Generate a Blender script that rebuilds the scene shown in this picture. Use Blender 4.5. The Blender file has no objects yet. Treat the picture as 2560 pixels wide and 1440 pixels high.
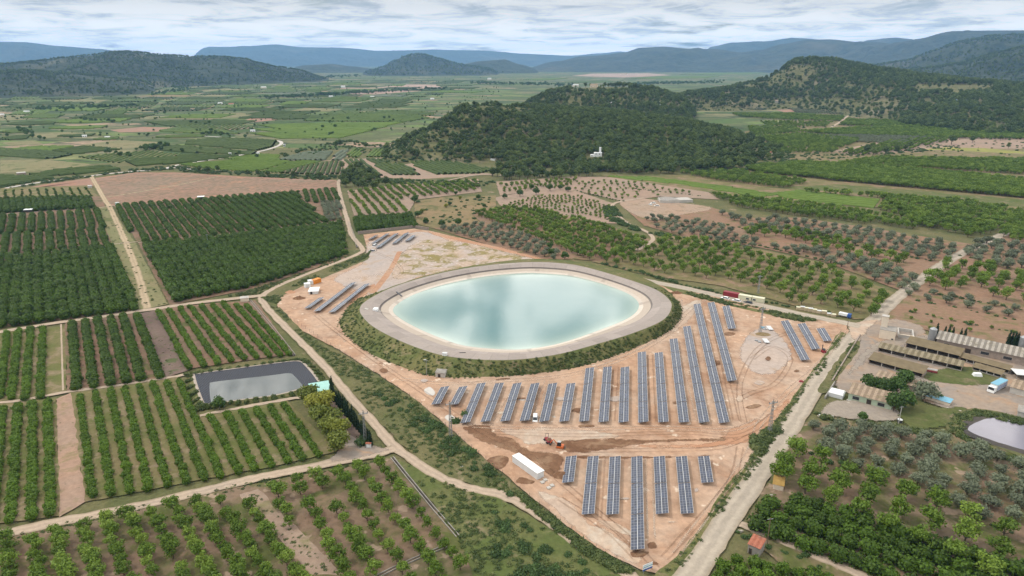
import bpy, math, random
import numpy as np
from mathutils import Vector, Matrix, noise as mn
random.seed(7); rng = np.random.default_rng(7)
scene = bpy.context.scene
COL = scene.collection
R = math.radians
# ------------------------------------------------------------------ camera model
CAM_H, PITCH, FPX = 120.0, R(18.4), 1710.0
cam_d = bpy.data.cameras.new("camera"); cam = bpy.data.objects.new("camera", cam_d); COL.objects.link(cam)
cam.location = (0, 0, CAM_H); cam.rotation_euler = (math.pi/2 - PITCH, 0, 0)
cam_d.sensor_width = 36; cam_d.lens = 36*FPX/2560; cam_d.clip_start = 1; cam_d.clip_end = 80000
scene.camera = cam
SP, CP = math.sin(PITCH), math.cos(PITCH)
def ray(px, py):
    dx, dy = (px-1280)/FPX, (720-py)/FPX
    return dx, CP + dy*SP, -SP + dy*CP
def P(px, py, z=0.0):                      # where the sight line through a photo pixel meets height z
    x, y, d = ray(px, py); t = (z-CAM_H)/d
    return Vector((x*t, y*t, z))
def PR(px, py, r):                         # point on the sight line at horizontal range r
    x, y, d = ray(px, py); t = r/math.hypot(x, y)
    return Vector((x*t, y*t, CAM_H + d*t))
def proj(x, y, z):
    z = z-CAM_H
    f = y*CP - z*SP; u = y*SP + z*CP
    if f < 1: return (-9999, -9999)
    return 1280 + FPX*x/f, 720 - FPX*u/f
# ------------------------------------------------------------------ tagging
def tag(o, label=None, cat=None, group=None, kind=None):
    if label: o['label'] = label
    if cat: o['category'] = cat
    if group: o['group'] = group
    if kind: o['kind'] = kind
    return o
def thing(name, label, cat, loc=(0, 0, 0), rz=0, group=None):
    o = bpy.data.objects.new(name, None); COL.objects.link(o)
    o.location = loc; o.rotation_euler = (0, 0, rz); o.empty_display_size = .5
    return tag(o, label, cat, group)
class MB:
    def __init__(s): s.v, s.f, s.m = [], [], []
    def add(s, vs, fs, mi=0):
        b = len(s.v); s.v += [tuple(v) for v in vs]; s.f += [tuple(i+b for i in f) for f in fs]; s.m += [mi]*len(fs)
        return s
    def hexa(s, bot, top, mi=0):
        return s.add(list(bot)+list(top), [(3, 2, 1, 0), (4, 5, 6, 7), (0, 1, 5, 4), (1, 2, 6, 5), (2, 3, 7, 6), (3, 0, 4, 7)], mi)
    def box(s, x0, y0, z0, x1, y1, z1, mi=0):
        return s.hexa([(x0, y0, z0), (x1, y0, z0), (x1, y1, z0), (x0, y1, z0)], [(x0, y0, z1), (x1, y0, z1), (x1, y1, z1), (x0, y1, z1)], mi)
    def cyl(s, p0, p1, r0, r1=None, n=8, mi=0):
        p0, p1 = Vector(p0), Vector(p1); r1 = r0 if r1 is None else r1
        d = (p1-p0).normalized(); a = d.orthogonal().normalized(); b = d.cross(a)
        vs = [p0+(a*math.cos(t)+b*math.sin(t))*r0 for t in [2*math.pi*i/n for i in range(n)]]
        vs += [p1+(a*math.cos(t)+b*math.sin(t))*r1 for t in [2*math.pi*i/n for i in range(n)]]
        fs = [(i, (i+1) % n, n+(i+1) % n, n+i) for i in range(n)] + [tuple(range(n-1, -1, -1)), tuple(range(n, 2*n))]
        return s.add(vs, fs, mi)
    def prism(s, pts, z0, z1, mi=0):
        n = len(pts)
        vs = [(p[0], p[1], z0) for p in pts]+[(p[0], p[1], z1) for p in pts]
        return s.add(vs, [(i, (i+1) % n, n+(i+1) % n, n+i) for i in range(n)]+[tuple(range(n-1, -1, -1)), tuple(range(n, 2*n))], mi)
    def sphere(s, c, rx, ry, rz, nu=10, nv=6, mi=0, jit=0):
        vs = [(c[0], c[1], c[2]+rz)]
        for j in range(1, nv):
            for i in range(nu):
                a, b = 2*math.pi*i/nu, math.pi*j/nv; k = 1+random.uniform(-jit, jit)
                vs.append((c[0]+rx*k*math.sin(b)*math.cos(a), c[1]+ry*k*math.sin(b)*math.sin(a), c[2]+rz*k*math.cos(b)))
        vs.append((c[0], c[1], c[2]-rz)); L = len(vs)-1
        fs = [(0, 1+i, 1+(i+1) % nu) for i in range(nu)]
        for j in range(nv-2):
            for i in range(nu):
                a = 1+j*nu; fs.append((a+i, a+nu+i, a+nu+(i+1) % nu, a+(i+1) % nu))
        a = 1+(nv-2)*nu
        fs += [(a+i, L, a+(i+1) % nu) for i in range(nu)]
        return s.add(vs, fs, mi)
    def mesh(s, name, mats):
        me = bpy.data.meshes.new(name); me.from_pydata(s.v, [], s.f)
        for m in (mats if isinstance(mats, (list, tuple)) else [mats]): me.materials.append(m)
        me.polygons.foreach_set('material_index', s.m); me.update()
        return me
    def build(s, name, mats, parent=None, loc=None):
        o = bpy.data.objects.new(name, s.mesh(name, mats)); COL.objects.link(o)
        if parent: o.parent = parent
        if loc is not None: o.location = loc
        return o
def obj(name, me, parent=None, loc=None, rz=None, sc=None):
    o = bpy.data.objects.new(name, me); COL.objects.link(o)
    if parent: o.parent = parent
    if loc is not None: o.location = loc
    if rz is not None: o.rotation_euler = (0, 0, rz)
    if sc is not None: o.scale = (sc, sc, sc) if isinstance(sc, (int, float)) else sc
    return o
def np_mesh(name, V, F, mats, mi=None):            # quads only
    me = bpy.data.meshes.new(name)
    n, m = len(V), len(F); k = F.shape[1]
    me.vertices.add(n); me.vertices.foreach_set('co', V.astype(np.float32).ravel())
    me.loops.add(m*k); me.loops.foreach_set('vertex_index', F.astype(np.int32).ravel())
    me.polygons.add(m); me.polygons.foreach_set('loop_start', np.arange(0, m*k, k, dtype=np.int32))
    for mt in (mats if isinstance(mats, (list, tuple)) else [mats]): me.materials.append(mt)
    if mi is not None: me.polygons.foreach_set('material_index', mi.astype(np.int32))
    me.update(calc_edges=True); me.validate()
    return me
# ------------------------------------------------------------------ materials
class NT:
    def __init__(s, name):
        s.mat = bpy.data.materials.new(name); s.mat.use_nodes = True
        s.t = s.mat.node_tree; s.t.nodes.clear()
    def n(s, typ, ins={}, **kw):
        nd = s.t.nodes.new(typ)
        for k, v in kw.items(): setattr(nd, k, v)
        for k, v in ins.items():
            if isinstance(v, bpy.types.NodeSocket): s.t.links.new(v, nd.inputs[k])
            else:
                if isinstance(v, tuple) and len(v) == 3 and nd.inputs[k].type == 'RGBA': v = (*v, 1)
                nd.inputs[k].default_value = v
        return nd
    def math(s, op, a, b=0.0, c=None, clamp=False):
        i = {0: a, 1: b}
        if c is not None: i[2] = c
        return s.n('ShaderNodeMath', i, operation=op, use_clamp=clamp).outputs[0]
    def mix(s, f, a, b, blend='MIX'):
        nd = s.t.nodes.new('ShaderNodeMix'); nd.data_type = 'RGBA'; nd.blend_type = blend
        for k, v in ((0, f), (6, a), (7, b)):
            if isinstance(v, bpy.types.NodeSocket): s.t.links.new(v, nd.inputs[k])
            else: nd.inputs[k].default_value = (*v, 1) if isinstance(v, tuple) and len(v) == 3 else v
        return nd.outputs[2]
    def ramp(s, f, stops, interp='LINEAR'):
        nd = s.n('ShaderNodeValToRGB', {0: f}); cr = nd.color_ramp; cr.interpolation = interp
        while len(cr.elements) < len(stops): cr.elements.new(.5)
        for e, (p, c) in zip(cr.elements, stops):
            e.position = p; e.color = (c, c, c, 1) if isinstance(c, (int, float)) else (*c, 1)
        return nd.outputs[0]
    def rng(s, v, a, b, c, d):
        return s.n('ShaderNodeMapRange', {0: v, 1: a, 2: b, 3: c, 4: d}).outputs[0]
    def coord(s): return s.n('ShaderNodeTexCoord').outputs['Object']
    def noise(s, vec, scale, detail=4, rough=.55, dist=0):
        return s.n('ShaderNodeTexNoise', {'Vector': vec, 'Scale': scale, 'Detail': detail, 'Roughness': rough, 'Distortion': dist}).outputs[0]
    def out(s, color, rough=.9, spec=.2, bump=None, bstr=.5, bdist=.1, metal=0, extra={}):
        ins = {'Base Color': color, 'Roughness': rough, 'Specular IOR Level': spec, 'Metallic': metal}
        if bump is not None:
            ins['Normal'] = s.n('ShaderNodeBump', {'Height': bump, 'Strength': bstr, 'Distance': bdist}).outputs[0]
        ins.update(extra)
        b = s.n('ShaderNodeBsdfPrincipled', ins)
        s.n('ShaderNodeOutputMaterial', {0: b.outputs[0]})
        return s.mat
def plain(name, col, rough=.6, spec=.3, metal=0, var=.12, scale=1.5):
    t = NT(name); c = t.coord()
    f = t.noise(c, scale, 5, .6)
    k = t.rng(f, .25, .75, 1-var, 1+var)
    cc = t.n('ShaderNodeVectorMath', {0: col, 3: k}, operation='SCALE').outputs[0]
    return t.out(cc, rough, spec, metal=metal)
TONE = {'orchard_soil': .66, 'grass_alley': .62, 'scrub_turf': .78, 'green_grass': .74, 'bank_turf': .85, 'red_orchard_soil': .78, 'pale_orchard_soil': .86, 'dry_grass': .8, 'brown_grass': .8, 'grassy_orchard_floor': .7, 'pink_bare_strip': .78, 'bare_pink_field': .78, 'tan_pad': .85, 'tilled_dark': .7, 'site_sand': .84, 'pale_sand': .86, 'grey_gravel_pad': .86, 'weedy_gravel': .85, 'red_soil': .9, 'dug_soil': .66, 'yard_dirt': .78, 'grey_yard': .85}
def ground(name, base, alt, spot=None, spot_t=.56, big=.03, small=.7, mid=.12, stripes=None, bump=.25, contrast=.25, spot_w=.06, specks=None):
    """soil or turf: two tones in broad drifts, fine grain, patches of a second cover, optional tillage lines"""
    kf = TONE.get(name, 1.0)
    sc_ = lambda q: tuple(v*kf for v in q)
    base, alt, spot = sc_(base), sc_(alt), sc_(spot) if spot else None
    if stripes: stripes = (stripes[0], stripes[1], sc_(stripes[2]), stripes[3])
    t = NT(name); c = t.coord()
    f = t.noise(c, big, 5, .6, .4)
    col = t.mix(t.rng(f, .38, .62, 0, 1), base, alt)
    if stripes:
        ang, sp, scol, amt = stripes
        m = t.n('ShaderNodeMapping', {'Vector': c, 'Rotation': (0, 0, -ang)}).outputs[0]
        sx = t.n('ShaderNodeSeparateXYZ', {0: m}).outputs[1]
        wob = t.math('MULTIPLY', t.math('SUBTRACT', t.noise(c, .3, 3), .5), 1.2)
        s_ = t.math('SINE', t.math('MULTIPLY', t.math('ADD', sx, wob), 2*math.pi/sp))
        col = t.mix(t.math('MULTIPLY', t.rng(s_, -.3, .6, 0, 1), amt), col, scol)
    if spot:
        g = t.noise(c, mid, 6, .65, .6)
        col = t.mix(t.rng(g, spot_t-spot_w, spot_t+spot_w, 0, 1), col, spot)
    if specks:
        g = t.noise(c, specks[1], 3, .7)
        col = t.mix(t.rng(g, specks[2], specks[2]+.05, 0, .85), col, specks[0])
    h = t.noise(c, small, 6, .7)
    k = t.rng(h, .2, .8, 1-contrast, 1+contrast)
    col = t.n('ShaderNodeVectorMath', {0: col, 3: k}, operation='SCALE').outputs[0]
    return t.out(col, .95, .1, h, bump, .3)
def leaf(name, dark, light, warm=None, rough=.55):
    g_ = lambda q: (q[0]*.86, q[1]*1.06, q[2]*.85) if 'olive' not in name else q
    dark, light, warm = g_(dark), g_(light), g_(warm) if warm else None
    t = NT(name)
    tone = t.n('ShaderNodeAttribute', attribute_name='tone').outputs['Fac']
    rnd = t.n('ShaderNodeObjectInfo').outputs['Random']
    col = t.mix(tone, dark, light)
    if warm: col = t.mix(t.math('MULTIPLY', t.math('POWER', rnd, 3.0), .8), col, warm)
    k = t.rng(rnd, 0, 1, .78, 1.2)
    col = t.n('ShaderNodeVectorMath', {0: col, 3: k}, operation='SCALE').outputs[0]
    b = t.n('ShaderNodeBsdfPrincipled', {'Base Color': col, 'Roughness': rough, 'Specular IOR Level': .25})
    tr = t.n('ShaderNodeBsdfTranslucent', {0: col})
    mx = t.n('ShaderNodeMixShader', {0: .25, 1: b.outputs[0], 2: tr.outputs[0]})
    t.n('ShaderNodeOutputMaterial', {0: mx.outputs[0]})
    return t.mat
CLOUD_TOP, SKYGAIN, SUN_E, HAZE, EXPO, LOWGAIN = 1.05, .9, 2.9, 4.8e-5, -0.45, 1.85
# ------------------------------------------------------------------ palette
M = {}
M['sand'] = ground('site_sand', (.49, .315, .21), (.465, .345, .26), (.31, .17, .10), .585, .03, .45, .06, contrast=.32, spot_w=.14, specks=((.58, .47, .37), .16, .63), bump=.5)
M['sandpale'] = ground('pale_sand', (.53, .39, .285), (.49, .375, .295), (.55, .46, .37), .55, .05, .6, .08)
M['gravelpad'] = ground('grey_gravel_pad', (.44, .38, .345), (.50, .40, .335), (.44, .31, .2), .60, .03, .5, .07, contrast=.2)
M['weedy'] = ground('weedy_gravel', (.47, .40, .36), (.5, .38, .29), (.27, .22, .085), .53, .05, .5, .11, contrast=.3, specks=((.5, .46, .44), .3, .6))
M['redsoil'] = ground('red_soil', (.44, .235, .14), (.46, .285, .185), None, .5, .05, .5)
M['darksoil'] = ground('dug_soil', (.22, .115, .065), (.30, .17, .10), (.38, .24, .15), .56, .08, .6, .15, contrast=.35, bump=.6)
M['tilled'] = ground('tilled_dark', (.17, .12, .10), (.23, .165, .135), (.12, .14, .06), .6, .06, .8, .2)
M['pink'] = ground('bare_pink_field', (.38, .205, .145), (.35, .225, .165), (.42, .23, .15), .58, .012, .4, .03, stripes=(R(4), 4.5, (.27, .19, .135), .7), contrast=.22)
M['orch_soil'] = ground('orchard_soil', (.30, .185, .125), (.27, .185, .13), (.15, .15, .06), .57, .03, .6, .09, contrast=.3)
M['pale_soil'] = ground('pale_orchard_soil', (.335, .235, .175), (.31, .235, .18), (.22, .19, .10), .62, .02, .5, .08, stripes=(R(-8), 3.5, (.30, .21, .155), .45), contrast=.22)
M['red_orch'] = ground('red_orchard_soil', (.29, .172, .112), (.275, .185, .125), (.17, .155, .065), .59, .025, .5, .1, stripes=(R(-8), 4, (.26, .165, .11), .4), contrast=.25)
M['grass_soil'] = ground('grassy_orchard_floor', (.17, .165, .065), (.25, .20, .10), (.33, .22, .15), .57, .05, .7, .1, contrast=.3)
M['grow'] = ground('grass_alley', (.17, .185, .06), (.27, .22, .11), (.35, .27, .17), .58, .05, .9, .12, contrast=.25)
M['dry'] = ground('dry_grass', (.25, .215, .115), (.20, .20, .095), (.13, .14, .055), .58, .02, .5, .06, contrast=.25)
M['drybrown'] = ground('brown_grass', (.27, .19, .105), (.22, .18, .09), (.13, .13, .055), .58, .03, .5, .08)
M['scrub'] = ground('scrub_turf', (.115, .125, .05), (.165, .15, .07), (.33, .25, .17), .66, .05, .7, .12, contrast=.4, bump=.8)
M['bank'] = ground('bank_turf', (.10, .12, .04), (.16, .15, .06), (.24, .19, .11), .60, .06, .8, .16, contrast=.4, bump=.8)
M['grass'] = ground('green_grass', (.105, .135, .04), (.15, .155, .06), (.23, .19, .11), .6, .06, .8, .12, contrast=.35)
M['yard'] = ground('yard_dirt', (.40, .31, .24), (.34, .29, .25), (.44, .30, .2), .58, .06, .5, .1, contrast=.22)
M['asph'] = ground('grey_yard', (.32, .275, .235), (.35, .295, .24), (.36, .29, .22), .6, .06, .8, .12)
M['yellow'] = ground('yellow_flowers', (.25, .235, .06), (.19, .195, .06), (.2, .19, .08), .58, .05, .8, .1)
M['quarry'] = ground('quarry_earth', (.31, .22, .175), (.37, .285, .23), (.25, .17, .125), .56, .008, .1, .02)
M['rowdirt'] = M['orch_soil']
def roadmat(name, c1, c2, edge):
    t = NT(name); c = t.coord(); uv = t.n('ShaderNodeTexCoord').outputs['UV']
    u = t.n('ShaderNodeSeparateXYZ', {0: uv}).outputs[0]
    w = t.math('MULTIPLY', t.math('SUBTRACT', t.noise(c, .25, 4), .5), .25)
    d = t.math('ABSOLUTE', t.math('SUBTRACT', t.math('ADD', u, w), .5))
    rut = t.rng(t.math('ABSOLUTE', t.math('SUBTRACT', d, .22)), .05, .14, 1, 0)
    col = t.mix(t.rng(t.noise(c, .06, 5, .6), .35, .65, 0, 1), c1, c2)
    col = t.mix(t.math('MULTIPLY', rut, .5), col, tuple(min(1, x*1.22) for x in c1))
    col = t.mix(t.math('MULTIPLY', t.rng(d, .36, .52, 0, 1), .75), col, edge)
    h = t.noise(c, .9, 6, .7)
    col = t.n('ShaderNodeVectorMath', {0: col, 3: t.rng(h, .2, .8, .78, 1.2)}, operation='SCALE').outputs[0]
    return t.out(col, .95, .1, h, .25, .2)
M['road'] = roadmat('gravel_road_stone', (.345, .295, .235), (.29, .25, .205), (.27, .215, .145))
M['track'] = roadmat('dirt_track_earth', (.36, .28, .21), (.32, .255, .2), (.2, .165, .095))
M['track2'] = roadmat('grassy_track_earth', (.36, .28, .19), (.30, .235, .15), (.15, .14, .065))
M['paved'] = roadmat('paved_lane', (.46, .43, .40), (.42, .39, .36), (.32, .28, .2))
def soft_forest(name, a, b, k, sc, bdist):
    t = NT(name); c = t.coord()
    f = t.noise(c, sc, 6, .62, .3); g = t.noise(c, sc*.16, 5, .6)
    fn = t.noise(c, sc*4, 3, .7)
    col = t.mix(t.rng(t.math('ADD', t.math('MULTIPLY', f, .6), t.math('MULTIPLY', fn, .4)), .42, .58, 0, 1), a, b)
    col = t.mix(t.rng(g, .56, .68, 0, .8), col, k)
    return t.out(col, .95, .1, f, 1.0, bdist)
M['hillfor'] = soft_forest('pine_hill_floor', (.085, .09, .038), (.14, .132, .06), (.2, .17, .11), .05, 2)
M['hillgrass'] = soft_forest('scrubby_hill', (.085, .095, .04), (.14, .13, .065), (.2, .17, .11), .04, 2)
M['farfor'] = soft_forest('far_forest_hill', (.022, .034, .022), (.052, .062, .036), (.11, .105, .065), .016, 16)
M['mount'] = soft_forest('distant_mountain', (.03, .042, .034), (.055, .065, .046), (.09, .088, .065), .006, 45)
def plainmat():
    t = NT('valley_floor'); c = t.coord()
    m = t.n('ShaderNodeMapping', {'Vector': c, 'Rotation': (0, 0, R(24)), 'Scale': (.010, .020, 1)}).outputs[0]
    dn = t.n('ShaderNodeTexNoise', {'Vector': m, 'Scale': 1.3, 'Detail': 2}).outputs[1]
    mm = t.n('ShaderNodeVectorMath', {0: m, 1: t.n('ShaderNodeVectorMath', {0: dn, 3: .55}, operation='SCALE').outputs[0]}, operation='ADD').outputs[0]
    v = t.n('ShaderNodeTexVoronoi', {'Vector': mm, 'Scale': 1.0, 'Randomness': .85}, distance='CHEBYCHEV')
    r = t.n('ShaderNodeSeparateColor', {0: v.outputs['Color']}).outputs[0]
    cells = t.ramp(r, [(0, (.05, .085, .027)), (.22, (.075, .12, .035)), (.42, (.12, .165, .05)), (.58, (.14, .14, .07)), (.70, (.2, .185, .10)), (.80, (.10, .115, .05)), (.92, (.30, .215, .15)), (.97, (.19, .2, .08))], 'CONSTANT')
    g = t.noise(c, .02, 6, .65)
    col = t.mix(t.rng(g, .47, .60, 0, .8), cells, (.085, .10, .045))
    edge = t.n('ShaderNodeTexVoronoi', {'Vector': mm, 'Scale': 1.0, 'Randomness': .85}, feature='DISTANCE_TO_EDGE').outputs[0]
    col = t.mix(t.math('MULTIPLY', t.rng(edge, .02, .07, 1, 0), t.rng(t.noise(c, .006, 3), .4, .55, 0, .9)), col, (.035, .05, .024))
    h = t.noise(c, .12, 5, .7)
    col = t.n('ShaderNodeVectorMath', {0: col, 3: t.rng(h, .25, .75, .65, 1.3)}, operation='SCALE').outputs[0]
    return t.out(col, .95, .1, h, .5, 1.0)
M['plain'] = plainmat()
# concrete, metal, paint
M['conc'] = plain('concrete', (.42, .395, .36), .85, .2, var=.2, scale=.4)
M['concd'] = plain('weathered_concrete', (.27, .25, .225), .9, .2, var=.25, scale=.6)
M['white'] = plain('white_paint', (.72, .73, .73), .5, .4, var=.05)
M['offwhite'] = plain('offwhite_metal', (.55, .56, .56), .55, .3, var=.07, scale=.5)
M['cream'] = plain('cream_cabin_paint', (.60, .58, .42), .5, .3, var=.05)
M['render'] = plain('cream_render', (.64, .55, .44), .85, .2, var=.1, scale=.4)
M['green_wall'] = plain('mint_wall', (.36, .43, .32), .85, .2, var=.08, scale=.5)
M['red'] = plain('dark_red_paint', (.22, .018, .025), .5, .4, var=.1)
M['orange'] = plain('orange_paint', (.62, .22, .02), .5, .4, var=.08)
M['exc'] = plain('digger_orange', (.55, .13, .03), .5, .4, var=.1)
M['black'] = plain('black_rubber', (.02, .02, .021), .7, .3, var=.2)
M['glass'] = plain('dark_glass', (.02, .025, .03), .08, .6, var=.1)
M['steel'] = plain('galvanised_steel', (.34, .35, .36), .45, .5, .6, var=.12)
M['dsteel'] = plain('dark_steel', (.07, .07, .075), .6, .4, .3)
M['wood'] = plain('weathered_wood', (.17, .12, .08), .9, .2, var=.25, scale=2)
M['bark'] = plain('bark', (.11, .085, .065), .95, .1, var=.25, scale=3)
M['blue'] = plain('blue_paint', (.03, .09, .30), .45, .4, var=.08)
M['skyblue'] = plain('sky_blue_sheet', (.16, .36, .48), .5, .3, var=.08)
M['teal'] = plain('teal_sheet', (.30, .52, .47), .6, .3, var=.1, scale=.8)
M['tealwall'] = plain('dark_green_wall', (.02, .10, .085), .7, .3, var=.1)
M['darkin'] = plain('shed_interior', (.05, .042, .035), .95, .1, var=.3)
M['brick'] = plain('old_blockwork', (.27, .22, .185), .9, .1, var=.25, scale=.8)
M['rockgrey'] = plain('loose_rock', (.40, .36, .31), .95, .1, var=.3, scale=1)
M['pallet'] = plain('pallet_cartons', (.47, .38, .25), .85, .2, var=.15)
M['skin'] = plain('skin', (.45, .28, .2), .6, .3); M['cloth'] = plain('dark_clothes', (.03, .035, .05), .9, .1)
M['silver'] = plain('silver_paint', (.42, .43, .44), .3, .5, .5, var=.04)
M['navy'] = plain('dark_car_paint', (.03, .04, .055), .3, .5, .3, var=.05)
def corr(name, c1, c2, moss, sp):
    t = NT(name); c = t.coord(); x = t.n('ShaderNodeSeparateXYZ', {0: c}).outputs[0]
    s_ = t.math('SINE', t.math('MULTIPLY', x, 2*math.pi/sp))
    f = t.noise(c, .35, 5, .65)
    band = t.rng(t.math('SINE', t.math('ADD', t.math('MULTIPLY', x, 2*math.pi/(sp*5)), t.math('MULTIPLY', f, 1.5))), -.2, .4, 0, 1)
    col = t.mix(band, c1, c2)
    col = t.mix(t.rng(f, .5, .65, 0, .8), col, moss)
    col = t.n('ShaderNodeVectorMath', {0: col, 3: t.rng(t.noise(c, 2, 4), .3, .7, .8, 1.2)}, operation='SCALE').outputs[0]
    return t.out(col, .9, .15, s_, .6, .06)
M['fibro'] = corr('old_fibre_cement_roof', (.2, .178, .152), (.37, .335, .29), (.18, .155, .115), .4)
M['fibrobr'] = corr('brown_fibre_cement_roof', (.23, .17, .12), (.34, .26, .19), (.20, .16, .10), .4)
M['mossy'] = plain('mossy_sheet_roof', (.165, .13, .08), .95, .1, var=.22, scale=.4)
M['mossyb'] = corr('mossy_ribbed_roof', (.15, .125, .08), (.25, .21, .145), (.14, .115, .06), .45)
M['tile'] = corr('red_clay_tiles', (.30, .105, .065), (.36, .14, .09), (.24, .12, .09), .25)
M['ochre'] = plain('ochre_lichen_roof', (.33, .21, .07), .95, .1, var=.25, scale=.7)
def panelmat():
    t = NT('solar_cells'); uv = t.n('ShaderNodeTexCoord').outputs['UV']
    s_ = t.n('ShaderNodeSeparateXYZ', {0: uv})
    def line(v, w):
        fr = t.math('FRACT', v); d = t.math('MINIMUM', fr, t.math('SUBTRACT', 1.0, fr))
        return t.math('LESS_THAN', d, w)
    g = t.math('MAXIMUM', line(s_.outputs[0], .045), line(s_.outputs[1], .04))
    c = t.coord(); r = t.n('ShaderNodeObjectInfo').outputs['Random']
    vor = t.n('ShaderNodeTexWhiteNoise', {'Vector': t.n('ShaderNodeVectorMath', {0: uv}, operation='FLOOR').outputs[0], 'W': r}, noise_dimensions='4D').outputs[0]
    col = t.mix(vor, (.028, .032, .048), (.045, .055, .09))
    col = t.mix(g, col, (.22, .23, .26))
    ro = t.mix(g, (.24,)*3, (.5,)*3)
    return t.out(col, ro, .5)
M['cells'] = panelmat()
def watermat(name, deep, shallow, rough, bscale, bstr, specl=.5, attr=True):
    t = NT(name); c = t.coord()
    if attr:
        e = t.n('ShaderNodeAttribute', attribute_name='edge').outputs['Fac']
        n_ = t.noise(c, .03, 4, .6)
        col = t.mix(t.math('ADD', e, t.math('MULTIPLY', t.math('SUBTRACT', n_, .5), .25), clamp=True), deep, shallow)
    else: col = t.mix(t.noise(c, .08, 4), deep, shallow)
    mp = t.n('ShaderNodeMapping', {'Vector': c, 'Rotation': (0, 0, R(25)), 'Scale': (1, .35, 1)}).outputs[0]
    w = t.noise(mp, bscale, 3, .6)
    return t.out(col, rough, specl, w, bstr, .05)
M['water'] = watermat('milky_reservoir_water', (.105, .205, .205), (.36, .44, .385), .06, .8, .35, .85)
M['pondw'] = watermat('grey_pond_water', (.10, .11, .108), (.15, .16, .155), .03, .8, .04, attr=False)
M['slurry'] = watermat('slurry_water', (.15, .14, .17), (.24, .225, .27), .06, .5, .05, attr=False)  # lavender base lightened to stand in for reflected sky
M['puddle'] = watermat('puddle_water', (.4, .37, .33), (.5, .46, .42), .04, .5, .02, attr=False)
def liner():
    t = NT('black_pond_liner'); c = t.coord(); w = t.n('ShaderNodeTexWave', {'Vector': c, 'Scale': .35, 'Distortion': 3, 'Detail': 3}).outputs[1]
    return t.out(t.mix(w, (.024, .026, .034), (.045, .048, .06)), .6, .25, w, .35, .2)
M['liner'] = liner()
def slab(name, a, b, sp):
    t = NT(name); c = t.coord(); uv = t.n('ShaderNodeTexCoord').outputs['UV']
    u = t.n('ShaderNodeSeparateXYZ', {0: uv}).outputs[0]
    fr = t.math('FRACT', t.math('DIVIDE', u, sp)); ln = t.math('LESS_THAN', fr, .06)
    col = t.mix(t.noise(c, .08, 5, .6), a, b)
    cellr = t.n('ShaderNodeTexWhiteNoise', {'W': t.math('FLOOR', t.math('DIVIDE', u, sp))}, noise_dimensions='1D').outputs[0]
    col = t.n('ShaderNodeVectorMath', {0: col, 3: t.rng(cellr, 0, 1, .9, 1.08)}, operation='SCALE').outputs[0]
    col = t.mix(t.math('MULTIPLY', ln, .35), col, (.2, .17, .15))
    h = t.noise(c, .8, 5, .7)
    col = t.n('ShaderNodeVectorMath', {0: col, 3: t.rng(h, .2, .8, .88, 1.12)}, operation='SCALE').outputs[0]
    return t.out(col, .9, .2, h, .15, .1)
M['crest'] = slab('crest_concrete', (.275, .235, .21), (.32, .275, .245), 9)
M['slabs'] = slab('lining_slabs', (.29, .245, .22), (.34, .295, .265), 6)
M['lip'] = plain('shaded_lip_concrete', (.19, .165, .15), .9, .1, var=.2, scale=.3)  # darker concrete tone paints in the shade of the step
M['beige'] = slab('silted_lining', (.39, .325, .265), (.44, .375, .315), 40)
M['pale'] = slab('pale_waterline', (.50, .435, .37), (.54, .48, .42), 60)
# foliage
M['l_orange'] = leaf('citrus_leaves', (.038, .062, .004), (.088, .130, .010))
M['l_orangeb'] = leaf('young_citrus_leaves', (.072, .112, .008), (.138, .19, .016))
M['l_almond'] = leaf('almond_leaves', (.09, .132, .013), (.168, .215, .026), (.21, .235, .045))
M['l_olive'] = leaf('olive_leaves', (.125, .15, .09), (.20, .225, .142))
M['l_pine'] = leaf('pine_needles', (.050, .070, .020), (.105, .130, .038), (.14, .15, .045))
M['l_cyp'] = leaf('cypress_leaves', (.012, .026, .010), (.024, .045, .016))
M['l_big'] = leaf('broad_leaves', (.044, .075, .015), (.095, .14, .03))
M['l_autumn'] = leaf('yellowing_leaves', (.13, .14, .025), (.25, .23, .045), (.28, .22, .04))
M['l_shrub'] = leaf('scrub_leaves', (.06, .078, .024), (.125, .142, .05), (.19, .165, .075))
M['l_hedge'] = leaf('hedge_leaves', (.05, .078, .024), (.10, .135, .05))

M['pinkstrip'] = ground('pink_bare_strip', (.40, .255, .18), (.37, .26, .195), (.24, .2, .1), .62, .05, .6, .12)
M['pad'] = ground('tan_pad', (.41, .285, .205), (.38, .29, .22), (.27, .20, .12), .58, .04, .5, .1, contrast=.25)

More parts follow.
